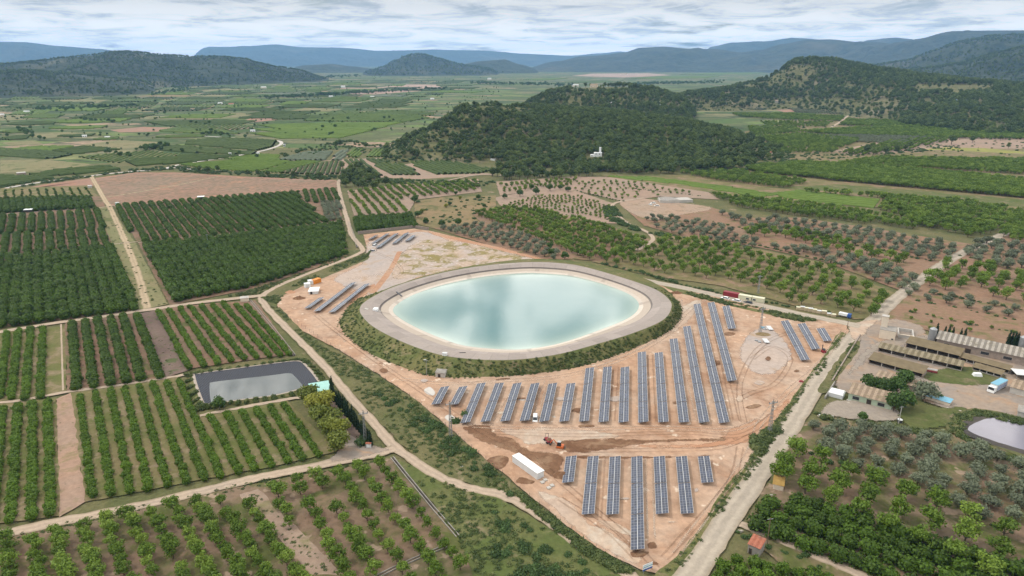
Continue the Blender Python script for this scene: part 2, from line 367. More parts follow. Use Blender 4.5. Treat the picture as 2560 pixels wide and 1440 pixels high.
def soften(mat, name, width=1.0, sc=.35):
    """the same soil, its edge breaking up into the ground below"""
    m = mat.copy(); m.name = name; t = m.node_tree; out = [n for n in t.nodes if n.type == 'OUTPUT_MATERIAL'][0]; src = out.inputs[0].links[0].from_socket
    a = t.nodes.new('ShaderNodeAttribute'); a.attribute_name = 'cover'
    c = t.nodes.new('ShaderNodeTexCoord'); nz = t.nodes.new('ShaderNodeTexNoise'); nz.inputs['Scale'].default_value = sc; nz.inputs['Detail'].default_value = 6; nz.inputs['Roughness'].default_value = .7
    t.links.new(c.outputs['Object'], nz.inputs['Vector'])
    ad = t.nodes.new('ShaderNodeMath'); ad.operation = 'MULTIPLY_ADD'; t.links.new(nz.outputs[0], ad.inputs[0]); ad.inputs[1].default_value = 2.2; ad.inputs[2].default_value = -1.6
    a2 = t.nodes.new('ShaderNodeMath'); a2.operation = 'MULTIPLY_ADD'; t.links.new(a.outputs['Fac'], a2.inputs[0]); a2.inputs[1].default_value = 1.7; t.links.new(ad.outputs[0], a2.inputs[2])
    mr = t.nodes.new('ShaderNodeMapRange'); t.links.new(a2.outputs[0], mr.inputs[0]); mr.inputs[1].default_value = 0; mr.inputs[2].default_value = .35; mr.inputs[4].default_value = width
    tr = t.nodes.new('ShaderNodeBsdfTransparent'); mx = t.nodes.new('ShaderNodeMixShader'); t.links.new(mr.outputs[0], mx.inputs[0]); t.links.new(tr.outputs[0], mx.inputs[1]); t.links.new(src, mx.inputs[2]); t.links.new(mx.outputs[0], out.inputs[0])
    return m
for k_ in ('sandpale', 'gravelpad', 'weedy', 'redsoil', 'darksoil', 'pad', 'sand', 'yard', 'asph', 'grass', 'drybrown', 'pale_soil'): M['~'+k_] = soften(M[k_], M[k_].name+'_worn', .9)
M['~rut'] = soften(M['darksoil'], 'wheel_rut', .24, .5); M['~rutp'] = soften(M['sandpale'], 'pale_wheel_track', .45, .5)

M['almond_floor'] = ground('almond_floor', (.19, .125, .085), (.165, .125, .085), (.085, .095, .03), .53, .03, .6, .09, contrast=.32, spot_w=.09, specks=((.3, .22, .16), .12, .6))

M['mud'] = ground('black_mud', (.05, .046, .045), (.075, .066, .058), (.1, .09, .07), .6, .06, .5, .1)
M['~mud'] = soften(M['mud'], 'black_mud_worn')
# ------------------------------------------------------------------ foliage meshes
def leaf_cloud(lobes, n, size, seed, shell=.55, flat=.35):
    r = np.random.default_rng(seed)
    L = np.array([l[:6] for l in lobes], float)             # cx cy cz rx ry rz
    w = L[:, 3]*L[:, 4]+L[:, 4]*L[:, 5]; w /= w.sum()
    k = r.choice(len(L), n, p=w)
    d = r.normal(size=(n, 3)); d /= np.linalg.norm(d, axis=1)[:, None]
    rad = shell+(1.22-shell)*r.random(n)**.75
    c = L[k, :3]+d*L[k, 3:6]*rad[:, None]
    nn = d+r.normal(size=(n, 3))*.7; nn[:, 2] += flat; nn /= np.linalg.norm(nn, axis=1)[:, None]
    t = np.cross(nn, r.normal(size=(n, 3))); t /= np.linalg.norm(t, axis=1)[:, None]; b = np.cross(nn, t)
    s = size*r.uniform(.6, 1.35, n)[:, None]
    V = np.stack([c-t*s-b*s*.6, c+t*s*.9-b*s*.7, c+t*s*1.05+b*s*.65, c-t*s*.85+b*s*.7], 1).reshape(-1, 3)
    F = np.arange(n*4).reshape(-1, 4)
    lob = r.random(len(L))
    tone = np.clip(.55*lob[k]+.45*r.random(n), 0, 1)
    return V, F, tone
def crown_mesh(name, lobes, n, size, mat, seed, core=.0, **kw):
    V, F, tone = leaf_cloud(lobes, n, size, seed, **kw)
    Vs, Fs, T = [V], [F], [tone]
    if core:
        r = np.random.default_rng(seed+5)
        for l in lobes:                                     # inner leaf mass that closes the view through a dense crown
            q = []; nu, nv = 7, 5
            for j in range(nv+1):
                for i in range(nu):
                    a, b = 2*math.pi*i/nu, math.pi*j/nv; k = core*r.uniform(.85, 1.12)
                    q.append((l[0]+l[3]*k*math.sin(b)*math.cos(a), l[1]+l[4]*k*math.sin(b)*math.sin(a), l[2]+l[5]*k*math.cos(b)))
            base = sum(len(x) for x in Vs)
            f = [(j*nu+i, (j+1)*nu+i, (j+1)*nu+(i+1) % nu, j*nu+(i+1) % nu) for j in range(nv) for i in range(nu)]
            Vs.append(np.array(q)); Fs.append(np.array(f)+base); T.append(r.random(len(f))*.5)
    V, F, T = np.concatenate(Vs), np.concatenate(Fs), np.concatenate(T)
    me = np_mesh(name, V, F, mat)
    at = me.attributes.new('tone', 'FLOAT', 'FACE')
    if len(at.data) == len(T): at.data.foreach_set('value', T.astype(np.float32))
    return me
def trunk_mesh(name, h, r0, limbs, seed, mat=None, spread=1.2):
    r = random.Random(seed); b = MB()
    top = Vector((r.uniform(-.15, .15), r.uniform(-.15, .15), h*.5))
    b.cyl((0, 0, -.15), top, r0, r0*.75, 7)
    for i in range(limbs):
        a = 2*math.pi*(i+r.random()*.6)/limbs
        e = top+Vector((math.cos(a)*spread, math.sin(a)*spread, h*.45*r.uniform(.8, 1.15)))
        mid = top.lerp(e, .5)+Vector((0, 0, -.1*h*.3))
        b.cyl(top, mid, r0*.6, r0*.42, 6); b.cyl(mid, e, r0*.42, r0*.15, 5)
    return b.mesh(name, mat or M['bark'])
def rlobes(seed, n, cx, R0, zc, rz, rl, rlz):
    r = random.Random(seed); o = []
    for i in range(n):
        a = 2*math.pi*(i+r.random()*.7)/n; q = R0*r.uniform(.45, 1)
        k = r.uniform(.8, 1.2)
        o.append((math.cos(a)*q, math.sin(a)*q, zc+r.uniform(-rz, rz), rl*k, rl*k*r.uniform(.85, 1.1), rlz*k))
    return o
TREE = {}
def deftree(kind, crowns, trunk): TREE[kind] = (crowns, trunk)
cr = []
for s in range(3):
    lb = [(0, 0, 1.35, 1.45, 1.45, 1.3)]+rlobes(s+3, 5, 0, .95, 1.35, .45, .85, .85)
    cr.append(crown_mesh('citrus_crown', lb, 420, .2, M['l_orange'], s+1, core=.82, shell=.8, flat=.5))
deftree('orange', cr, trunk_mesh('citrus_trunk', 1.3, .12, 3, 1, spread=.6))
cr = []
for s in range(3):
    lb = [(0, 0, 1.3, 1.25, 1.25, 1.15)]+rlobes(s+13, 6, 0, 1.0, 1.4, .5, .7, .7)
    cr.append(crown_mesh('fruit_crown', lb, 420, .19, M['l_orangeb'], s+21, core=.72, shell=.75, flat=.5))
deftree('fruit', cr, trunk_mesh('fruit_trunk', 1.4, .10, 4, 2, spread=.7))
cr = []
for s in range(6):
    lb = rlobes(s+31, 9, 0, 1.65, 2.75, .85, .72, .72)+rlobes(s+37, 4, 0, .8, 3.4, .3, .7, .7)
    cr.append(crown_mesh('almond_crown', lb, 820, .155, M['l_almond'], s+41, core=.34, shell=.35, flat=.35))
deftree('almond', cr, trunk_mesh('almond_trunk', 2.4, .15, 5, 3, spread=1.1))
cr = []
for s in range(3):
    lb = rlobes(s+51, 7, 0, 1.35, 2.2, .55, .95, .8)+[(0, 0, 2.6, 1.1, 1.1, .85)]
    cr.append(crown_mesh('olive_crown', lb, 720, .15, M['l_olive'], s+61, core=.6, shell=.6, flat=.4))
deftree('olive', cr, trunk_mesh('olive_trunk', 2.0, .22, 4, 4, spread=.9))
cr = []
for s in range(4):
    lb = rlobes(s+71, 7, 0, 1.7, 4.6, 1.2, 1.35, 1.1)+[(0, 0, 6.0, 1.4, 1.4, 1.1), (.2, 0, 3.6, 1.6, 1.5, 1.1)]
    cr.append(crown_mesh('pine_crown', lb, 620, .26, M['l_pine'], s+81, core=.62, shell=.6, flat=.45))
deftree('pine', cr, trunk_mesh('pine_trunk', 5.0, .22, 4, 5, spread=1.2))
cr = []
for s in range(3):
    lb = [(.08*math.sin(i*2+s), .08*math.cos(i*3+s), .7+i*.85, .62*(1-(i/8)**2.2)+.12, .62*(1-(i/8)**2.2)+.12, .8) for i in range(8)]
    cr.append(crown_mesh('cypress_crown', lb, 520, .16, M['l_cyp'], s+91, core=.8, shell=.75, flat=.1))
deftree('cypress', cr, trunk_mesh('cypress_trunk', 1.5, .13, 2, 6, spread=.1))
cr = []
for s in range(3):
    lb = rlobes(s+101, 10, 0, 2.4, 4.4, 1.2, 1.5, 1.3)+[(0, 0, 5.4, 2, 2, 1.4)]
    cr.append(crown_mesh('broad_crown', lb, 900, .30, M['l_big'], s+111, core=.65, shell=.6, flat=.4))
deftree('broad', cr, trunk_mesh('broad_trunk', 3.6, .25, 5, 7, spread=1.8))
cr = []
for s in range(3):
    lb = rlobes(s+121, 9, 0, 1.9, 3.6, 1.1, 1.35, 1.2)+[(0, 0, 4.6, 1.6, 1.6, 1.2), (0, 0, 2.4, 1.7, 1.7, 1.3)]
    cr.append(crown_mesh('yellow_crown', lb, 850, .26, M['l_autumn'], s+131, core=.62, shell=.6, flat=.4))
deftree('autumn', cr, trunk_mesh('yellow_trunk', 3.2, .2, 5, 8, spread=1.5))
cr = []
for s in range(4):
    lb = rlobes(s+141, 5, 0, .7, .45, .2, .6, .5)
    cr.append(crown_mesh('scrub_clump', lb, 130, .17, M['l_shrub'], s+151, core=.5, shell=.5, flat=.4))
deftree('shrub', cr, None)
cr = []
for s in range(3):
    lb = rlobes(s+161, 5, 0, .8, .6, .2, .8, .7)
    cr.append(crown_mesh('hedge_clump', lb, 170, .18, M['l_hedge'], s+171, core=.6, shell=.55, flat=.4))
deftree('hedge', cr, None)
# ------------------------------------------------------------------ planting
PTS = {k: [] for k in TREE}            # kind -> list of (x, y, z, scale, rot, label or None, group)
def ordn(n):
    w = ['first', 'second', 'third', 'fourth', 'fifth', 'sixth', 'seventh', 'eighth', 'ninth', 'tenth', 'eleventh', 'twelfth', 'thirteenth', 'fourteenth', 'fifteenth', 'sixteenth', 'seventeenth', 'eighteenth', 'nineteenth', 'twentieth']
    if n <= 20: return w[n-1]
    t = n % 100
    return f"{n}{'th' if 10 < t < 20 else {1: 'st', 2: 'nd', 3: 'rd'}.get(n % 10, 'th')}"
def inside(pt, poly):
    x, y = pt; c = False; n = len(poly)
    for i in range(n):
        x0, y0 = poly[i][:2]; x1, y1 = poly[i-1][:2]
        if (y0 > y) != (y1 > y) and x < (x1-x0)*(y-y0)/(y1-y0)+x0: c = not c
    return c
def spans(poly, d, off):
    """intervals along direction d of the line at perpendicular offset off that lie inside poly"""
    q = Vector((d.y, -d.x)); ts = []
    n = len(poly)
    for i in range(n):
        a, b = poly[i-1], poly[i]
        pa, pb = a.x*q.x+a.y*q.y-off, b.x*q.x+b.y*q.y-off
        if (pa > 0) != (pb > 0):
            k = pa/(pa-pb); ts.append((a.x+(b.x-a.x)*k)*d.x+(a.y+(b.y-a.y)*k)*d.y)
    ts.sort()
    return [(ts[i], ts[i+1]) for i in range(0, len(ts)-1, 2)]
def wpoly(pp, z=0): return [P(x, y, z) for x, y in pp]
def grove(kind, pp, a, b, rs, ts, sc=1.0, jit=.3, miss=.03, what=None, end=None, side=None, group=None, var=.2, z=1.0, curve=0, rev=False):
    """trees planted in rows through a field; a->b (photo points) gives the row direction"""
    poly = wpoly(pp, z); A, B = P(*a), P(*b); d = (B-A).normalized(); d = Vector((d.x, d.y)); q = Vector((d.y, -d.x))
    offs = [p.x*q.x+p.y*q.y for p in poly]; lo, hi = min(offs), max(offs)
    rows = []; o = lo+rs*.5
    while o < hi:
        r_ = []
        for t0, t1 in spans(poly, d, o):
            n = int((t1-t0)/ts); s0 = t0+(t1-t0-n*ts)/2
            for i in range(n+1):
                t = s0+i*ts
                if random.random() < miss: continue
                x = d.x*t+q.x*o+random.gauss(0, jit); y = d.y*t+q.y*o+random.gauss(0, jit)
                r_.append((x, y))
        if r_: rows.append(r_)
        o += rs
    if rev: rows.reverse()
    for ri, r_ in enumerate(rows):
        for ti, (x, y) in enumerate(r_):
            lab = f"{what} {ordn(ti+1)} from the {end} in {ordn(ri+1)} row from the {side}" if what else None
            PTS[kind].append((x, y, 0, sc*random.uniform(1-var, 1+var), random.uniform(0, 6.28), lab, group))
def rowlines(kind, lines, ts, sc, what, end, side, group, jit=.15, var=.12, z=1.2, miss=.0):
    for ri, (a, b) in enumerate(lines):
        A, B = P(*a, z), P(*b, z); L = (B-A).length; n = max(1, int(L/ts))
        for i in range(n+1):
            if random.random() < miss: continue
            p = A.lerp(B, i/n)
            lab = f"{what} {ordn(i+1)} from the {end} in {ordn(ri+1)} row from the {side}"
            PTS[kind].append((p.x+random.gauss(0, jit), p.y+random.gauss(0, jit), 0, sc*random.uniform(1-var, 1+var), random.uniform(0, 6.28), lab, group))
def scatter(kind, pp, n, sc, var=.4, z=0, zf=None):
    poly = wpoly(pp)
    xs, ys = [p.x for p in poly], [p.y for p in poly]; k = 0; tries = 0
    while k < n and tries < n*20:
        tries += 1
        x, y = random.uniform(min(xs), max(xs)), random.uniform(min(ys), max(ys))
        if not inside((x, y), poly): continue
        if mn.noise((x*.06, y*.06, 3.3)) < random.uniform(-.45, .25): continue
        PTS[kind].append((x, y, zf(x, y) if zf else z, sc*random.uniform(1-var, 1+var), random.uniform(0, 6.28), None, None)); k += 1
def along(kind, pts, step, sc, w=.8, var=.35):
    W = [P(x, y) for x, y in pts]
    for a, b in zip(W, W[1:]):
        n = max(1, int((b-a).length/step))
        for i in range(n):
            p = a.lerp(b, (i+random.random()*.8)/n)
            PTS[kind].append((p.x+random.gauss(0, w), p.y+random.gauss(0, w), 0, sc*random.uniform(1-var, 1+var), random.uniform(0, 6.28), None, None))
NAMES = {'orange': 'orange_tree', 'fruit': 'fruit_tree', 'almond': 'almond_tree', 'olive': 'olive_tree', 'pine': 'pine_tree', 'cypress': 'cypress_tree', 'broad': 'shade_tree', 'autumn': 'yellow_tree', 'shrub': 'scrub', 'hedge': 'hedge_bush'}
STUFF = {'orange': ('orange_grove', 'dense dark green orange trees of the farther groves'), 'fruit': ('fruit_orchard', 'bright green fruit trees farther off in their rows'),
         'almond': ('almond_orchard', 'light green almond trees of the farther orchards'), 'olive': ('olive_grove', 'grey green olive trees of the farther groves'),
         'pine': ('pine_wood', 'dark pine wood covering the hills'), 'shrub': ('scrub', 'low green scrub and weeds along banks and verges'), 'hedge': ('hedgerow', 'grey green bushes along field edges'),
         'broad': ('distant_trees', 'dark broad trees dotted over the far fields')}
def place_tree(kind, x, y, z, s, rot, label, group, i=None):
    crowns, trunk = TREE[kind]
    t = thing(NAMES[kind], label, 'tree' if kind not in ('hedge', 'shrub') else 'bush', (x, y, z), rot, group)
    t.scale = (s, s, s*random.uniform(.92, 1.1))
    obj('crown', crowns[random.randrange(len(crowns)) if i is None else i], t)
    if trunk: obj('trunk', trunk, t)
    return t
SRC = {}
def gn_scatter(kind, pts):
    name, lab = STUFF[kind]; crowns, trunk = TREE[kind]
    V = np.array([p[:3] for p in pts], np.float32)
    me = bpy.data.meshes.new(name); me.vertices.add(len(V)); me.vertices.foreach_set('co', V.ravel())
    a = me.attributes.new('sc', 'FLOAT', 'POINT'); a.data.foreach_set('value', np.array([p[3] for p in pts], np.float32))
    a = me.attributes.new('rz', 'FLOAT', 'POINT'); a.data.foreach_set('value', np.array([p[4] for p in pts], np.float32))
    o = obj(name, me); tag(o, lab, NAMES[kind].replace('_', ' '), kind='stuff')
    g = bpy.data.node_groups.new(name+'_nodes', 'GeometryNodeTree')
    g.interface.new_socket('Geometry', in_out='INPUT', socket_type='NodeSocketGeometry'); g.interface.new_socket('Geometry', in_out='OUTPUT', socket_type='NodeSocketGeometry')
    N, Lk = g.nodes, g.links
    gi, go = N.new('NodeGroupInput'), N.new('NodeGroupOutput')
    J = N.new('GeometryNodeJoinGeometry')
    for ob in SRC[kind]:
        jj = N.new('GeometryNodeJoinGeometry')
        for q in ob:
            oi = N.new('GeometryNodeObjectInfo'); oi.inputs['Object'].default_value = q; oi.transform_space = 'ORIGINAL'
            Lk.new(oi.outputs['Geometry'], jj.inputs[0])
        ti = N.new('GeometryNodeGeometryToInstance'); Lk.new(jj.outputs[0], ti.inputs[0]); Lk.new(ti.outputs[0], J.inputs[0])
    ip = N.new('GeometryNodeInstanceOnPoints'); ip.inputs['Pick Instance'].default_value = True
    Lk.new(gi.outputs[0], ip.inputs['Points']); Lk.new(J.outputs[0], ip.inputs['Instance'])
    at = N.new('GeometryNodeInputNamedAttribute'); at.data_type = 'FLOAT'; at.inputs[0].default_value = 'sc'
    ar = N.new('GeometryNodeInputNamedAttribute'); ar.data_type = 'FLOAT'; ar.inputs[0].default_value = 'rz'
    cx = N.new('ShaderNodeCombineXYZ'); Lk.new(ar.outputs[0], cx.inputs[2]); Lk.new(cx.outputs[0], ip.inputs['Rotation'])
    Lk.new(at.outputs[0], ip.inputs['Scale']); Lk.new(ip.outputs[0], go.inputs[0])
    md = o.modifiers.new('planting', 'NODES'); md.node_group = g
    return o
# ------------------------------------------------------------------ ground sheet, patches, roads
ZL = [0.02]
def nextz(): ZL[0] += .0016; return ZL[0]
def jitter_outline(W, amp, step):
    o = []
    for i in range(len(W)):
        a, b = W[i], W[(i+1) % len(W)]; L = (b-a).length; n = max(1, int(L/step))
        q = Vector((b.y-a.y, a.x-b.x, 0)).normalized() if L > 1e-6 else Vector((0, 0, 0))
        for k in range(n):
            p = a.lerp(b, k/n)
            o.append(p+q*amp*(mn.noise((p.x/step*.35, p.y/step*.35, 1.7))*1.6+random.uniform(-.3, .3)))
    return o
def smooth(pp, n=6, closed=False):
    pts = [Vector((*p, 0)) if len(p) == 2 else Vector(p) for p in pp]; o = []; N = len(pts)
    for i in range(N if closed else N-1):
        if closed: p0, p1, p2, p3 = pts[i-1], pts[i], pts[(i+1) % N], pts[(i+2) % N]
        else: p0, p1, p2, p3 = pts[max(i-1, 0)], pts[i], pts[i+1], pts[min(i+2, N-1)]
        for k in range(n):
            t = k/n
            o.append(.5*((2*p1)+(p2-p0)*t+(2*p0-5*p1+4*p2-p3)*t*t+(3*p1-p0-3*p2+p3)*t**3))
    if not closed: o.append(pts[-1])
    return o
def patch(name, pp, mat, amp=None, sm=False, kind='structure', z=None, soft=None):
    W = wpoly(pp)
    if sm: W = smooth(W, 5, True)
    far = sum(p.y for p in W)/len(W)
    if amp is None: amp = .35 if far < 450 else far/1300
    step = max(1.5, amp*4)
    W = jitter_outline(W, amp, step)
    zz = z or nextz()
    me = bpy.data.meshes.new(name)
    if mat[0] == '~':
        A_ = np.array([(p.x, p.y) for p in W]); B_ = np.roll(A_, -1, 0); ext = A_.max(0)-A_.min(0)
        ar = abs(np.sum(A_[:, 0]*B_[:, 1]-B_[:, 0]*A_[:, 1]))/2; cs = min(4.0, max(.7, math.sqrt(ar)/30)); wd = soft or min(4.0, max(.8, .16*math.sqrt(ar)))
        gx_ = np.arange(A_[:, 0].min()-cs, A_[:, 0].max()+cs*2, cs); gy_ = np.arange(A_[:, 1].min()-cs, A_[:, 1].max()+cs*2, cs)
        X, Y = np.meshgrid(gx_, gy_); Q = np.stack([X.ravel(), Y.ravel()], 1); dist = np.full(len(Q), 1e9); ins = np.zeros(len(Q), bool)
        for a_, b_ in zip(A_, B_):
            e = b_-a_; L2 = max(e@e, 1e-9); t_ = np.clip((Q-a_)@e/L2, 0, 1); dist = np.minimum(dist, np.hypot(*(Q-a_-t_[:, None]*e).T))
            c_ = (a_[1] > Q[:, 1]) != (b_[1] > Q[:, 1])
            if c_.any(): ins[c_] ^= Q[c_, 0] < (b_[0]-a_[0])*(Q[c_, 1]-a_[1])/(b_[1]-a_[1])+a_[0]
        cov = np.where(ins, np.clip(dist/wd, 0, 1), 0); nx_ = len(gx_); F = []
        ii = ins.reshape(len(gy_), nx_); keep = ii[:-1, :-1] | ii[1:, :-1] | ii[:-1, 1:] | ii[1:, 1:]
        jj, kk = np.nonzero(keep); b0 = jj*nx_+kk; F = np.stack([b0, b0+1, b0+nx_+1, b0+nx_], 1); u_, inv = np.unique(F, return_inverse=True)
        me = np_mesh(name, np.concatenate([Q[u_], np.full((len(u_), 1), zz)], 1), inv.reshape(-1, 4), M[mat])
        a_ = me.attributes.new('cover', 'FLOAT', 'POINT'); a_.data.foreach_set('value', cov[u_].astype(np.float32)); me.materials.clear()
    else: me.from_pydata([(p.x, p.y, zz) for p in W], [], [tuple(range(len(W)))])
    me.materials.append(M[mat]); me.update()
    if me.polygons[0].normal.z < 0: me.flip_normals()
    o = obj(name, me); return tag(o, kind=kind)
def ribbon(name, pp, w, mat, jit=.3, sm=True, kind='structure', z=None, world=None):
    W = world or [P(*p) for p in pp]
    if sm: W = smooth(W, 6)
    # resample
    S = [W[0]]
    for a, b in zip(W, W[1:]):
        n = max(1, int((b-a).length/3)); S += [a.lerp(b, (k+1)/n) for k in range(n)]
    zz = z or nextz(); V, F, UV = [], [], []
    ws = w if isinstance(w, (list, tuple)) else (w, w)
    for i, p in enumerate(S):
        d = (S[min(i+1, len(S)-1)]-S[max(i-1, 0)]).normalized(); q = Vector((d.y, -d.x, 0)); ww = ws[0]+(ws[1]-ws[0])*i/len(S)
        l = ww/2+random.uniform(-jit, jit); r_ = ww/2+random.uniform(-jit, jit)
        V += [(p.x-q.x*l, p.y-q.y*l, zz), (p.x+q.x*r_, p.y+q.y*r_, zz)]
        if i: b = 2*i; F.append((b-2, b-1, b+1, b))
    me = bpy.data.meshes.new(name); me.from_pydata(V, [], F); me.materials.append(M[mat])
    uv = me.uv_layers.new(name='UVMap')
    if mat[0] == '~': me.attributes.new('cover', 'FLOAT', 'POINT').data.foreach_set('value', [.78+.2*mn.noise((i*.09, zz*50, 1)) for i in range(len(V))])
    for lp in me.loops: uv.data[lp.index].uv = (lp.vertex_index % 2, lp.vertex_index//2*3/max(ws))
    me.update()
    if me.polygons[0].normal.z < 0: me.flip_normals()
    return tag(obj(name, me), kind=kind)
# one ground sheet out to the mountains
gx = np.linspace(-17000, 17000, 35); gy = np.linspace(-300, 21500, 24)
b = MB(); b.v = [(x, y, 0) for y in gy for x in gx]
for j in range(23):
    for i in range(34): k = j*35+i; b.f.append((k, k+1, k+36, k+35)); b.m.append(0)
tag(b.build('ground', M['plain']), kind='structure')
near = [(-300, 1460), (-300, 430), (0, 425), (230, 410), (450, 400), (700, 370), (960, 372), (1250, 400), (1400, 440), (1560, 420), (1900, 400), (2250, 370), (2900, 370), (2900, 1460)]
patch('meadow', near, 'scrub', amp=3)
# ------------------------------------------------------------------ hills
HF = []
def lerp_tab(tab, x):
    if x <= tab[0][0]: return tab[0][1:]
    for a, b in zip(tab, tab[1:]):
        if x <= b[0]:
            t = (x-a[0])/(b[0]-a[0]); t = t*t*(3-2*t)*.5+t*.5
            return tuple(u+(v-u)*t for u, v in zip(a[1:], b[1:]))
    return tab[-1][1:]
def ridge(name, crest, D, front, mat, back=.25, nu=130, nv=34, rough=.12, nscale=None, drop=0, jag=0.0):
    """a real hill: crest along azimuth at its own range, falling to the plain on both sides"""
    crest = [c if len(c) == 3 else (*c, D) for c in crest]
    front = front if isinstance(front, list) else [(crest[0][0], front), (crest[-1][0], front)]
    x0, x1 = crest[0][0], crest[-1][0]
    nscale = nscale or D*.07
    V, F = [], []
    for i in range(nu+1):
        px = x0+(x1-x0)*i/nu
        py, rc = lerp_tab(crest, px); rf = lerp_tab(front, px)[0]
        top = PR(px, py, rc); hz = top.z-drop
        az = Vector((top.x, top.y, 0)).normalized(); edge = min(1, min(i, nu-i)/(nu*.08))
        edge = edge*edge*(3-2*edge)
        for j in range(nv+1):
            v = j/nv
            if v < .62:
                t = v/.62; r_ = rf+(rc-rf)*t; h = t*t*(3-2*t)*.55+t*.45
            else:
                t = (v-.62)/.38; r_ = rc+(rc*back)*t; h = 1-t*t*(3-2*t)
            x, y = az.x*r_, az.y*r_
            n_ = mn.fractal((x/nscale, y/nscale, 2.1), .9, 2.1, 6)
            g = 1-abs(mn.noise((x/nscale*.8, y/nscale*.8, 7.7)))*2
            w = math.sin(math.pi*min(1, h))**.7 if 0 < h < 1 else 0
            z = max(hz, 4)*h + hz*rough*(n_*.9+g*.5)*w*edge + jag*n_*hz*.03
            V.append((x, y, z*(.15+.85*edge)-1.2-(1-edge)*3))
    for i in range(nu):
        for j in range(nv):
            a = i*(nv+1)+j; F.append((a, a+nv+1, a+nv+2, a+1))
    V = np.array(V)
    me = np_mesh(name, V, np.array(F), M[mat])
    me.polygons.foreach_set('use_smooth', np.ones(len(F), bool))
    if me.polygons[len(F)//2].normal.z < 0: me.flip_normals()
    o = obj(name, me); tag(o, kind='structure')
    return V, np.array(F), nu, nv
def plant_ridge(rd, area, sc, kind='pine', lo=1.5, keep=lambda px, py, x, y, z: 1, var=.35):
    V, F, nu, nv = rd; A = V[F]
    ar = np.linalg.norm(np.cross(A[:, 1]-A[:, 0], A[:, 3]-A[:, 0]), axis=1)
    n = rng.poisson(ar/area)
    for f, k in enumerate(n):
        if A[f, :, 2].max() < lo: continue
        for _ in range(k):
            u, w = random.random(), random.random()
            p = (A[f, 0]*(1-u)+A[f, 1]*u)*(1-w)+(A[f, 3]*(1-u)+A[f, 2]*u)*w
            px, py = proj(*p)
            if px < -60 or px > 2620: continue
            if random.random() > keep(px, py, *p): continue
            PTS[kind].append((*p, sc*random.uniform(1-var, 1+var), random.uniform(0, 6.28), None, None))
far_specs = [
 ('mountain', [(-160, 101), (60, 105), (150, 115), (250, 122), (360, 142), (420, 155)], 16000, 13500, 'mount'),
 ('mountain', [(430, 150), (470, 128), (500, 116), (560, 117), (620, 116), (690, 111), (760, 118), (850, 119), (940, 127), (1000, 126), (1080, 124), (1200, 126), (1300, 134), (1430, 139), (1500, 133), (1580, 125), (1640, 140)], 18000, 15000, 'mount'),
 ('mountain', [(1740, 135), (1780, 116), (1830, 106), (1920, 103), (1980, 94), (2040, 98), (2120, 112), (2180, 130)], 14000, 12000, 'mount'),
 ('mountain', [(2120, 118), (2170, 100), (2240, 94), (2310, 100), (2380, 112)], 12500, 11000, 'mount'),
 ('mountain', [(1290, 168), (1400, 152), (1450, 141), (1500, 138), (1560, 131), (1600, 119), (1660, 116), (1720, 121), (1790, 122), (1850, 131), (1900, 125), (1960, 109), (2020, 99), (2080, 98), (2140, 104), (2200, 106), (2280, 118), (2340, 130)], 9500, 7800, 'mount'),
 ('mountain', [(2130, 135), (2190, 118), (2230, 109), (2300, 96), (2360, 81), (2420, 76), (2560, 75), (2760, 70)], 9000, 7000, 'mount'),
 ('hill', [(2120, 172), (2180, 160), (2260, 150), (2330, 126), (2400, 102), (2480, 86), (2560, 83), (2760, 78)], 6000, 4300, 'farfor'),
 ('hill', [(2230, 172), (2330, 160), (2400, 149), (2480, 126), (2560, 107), (2760, 92)], 4400, 3100, 'farfor'),
 ('hill', [(-160, 172), (-60, 160), (0, 152), (80, 146), (150, 136), (230, 129), (275, 122), (330, 121), (400, 129), (470, 133), (550, 134), (610, 140), (645, 150), (695, 161), (760, 168), (820, 175)], 4800, [(-160, 3500), (400, 3700), (820, 4300)], 'farfor'),
 ('hill', [(-160, 182), (-60, 172), (60, 166), (160, 172), (250, 180), (320, 190), (400, 200)], 3700, 2900, 'farfor'),
 ('hill', [(900, 178), (930, 174), (960, 163), (985, 150), (1010, 138), (1040, 132), (1062, 134), (1100, 145), (1140, 156), (1180, 163), (1250, 174)], 6800, 5900, 'farfor'),
 ('hill', [(1110, 172), (1140, 160), (1200, 150), (1260, 146), (1300, 158), (1350, 171)], 8000, 7000, 'farfor'),
 ('hill', [(720, 168), (760, 160), (830, 157), (880, 163), (960, 172)], 8500, 7500, 'farfor')]
FARH = []
for n_, c_, D_, f_, m_ in far_specs: rd_ = ridge(n_, c_, D_, f_, m_, rough=.26 if m_ == 'farfor' else .24, drop=20 if m_ == 'farfor' and D_ < 5200 else 12 if m_ == 'farfor' else 0, nscale=D_*.05, nu=260, nv=48); FARH.append((D_, m_, rd_))
H1 = ridge('hill', [(900, 412, 800), (950, 390, 850), (1000, 352, 900), (1060, 315, 970), (1110, 286, 1030), (1150, 256, 1080), (1185, 243, 1110), (1260, 246, 1140), (1340, 252, 1160), (1450, 262, 1170), (1560, 270, 1160), (1700, 289, 1120), (1800, 315, 1060), (1880, 346, 1000), (1940, 372, 950), (2030, 398, 900)],
   1100, [(900, 790), (1040, 850), (1250, 850), (1300, 780), (1500, 730), (1700, 745), (1860, 770), (1940, 790), (2030, 830)], 'hillfor', back=.3, rough=.10, nscale=90, nu=150, nv=44, drop=12)
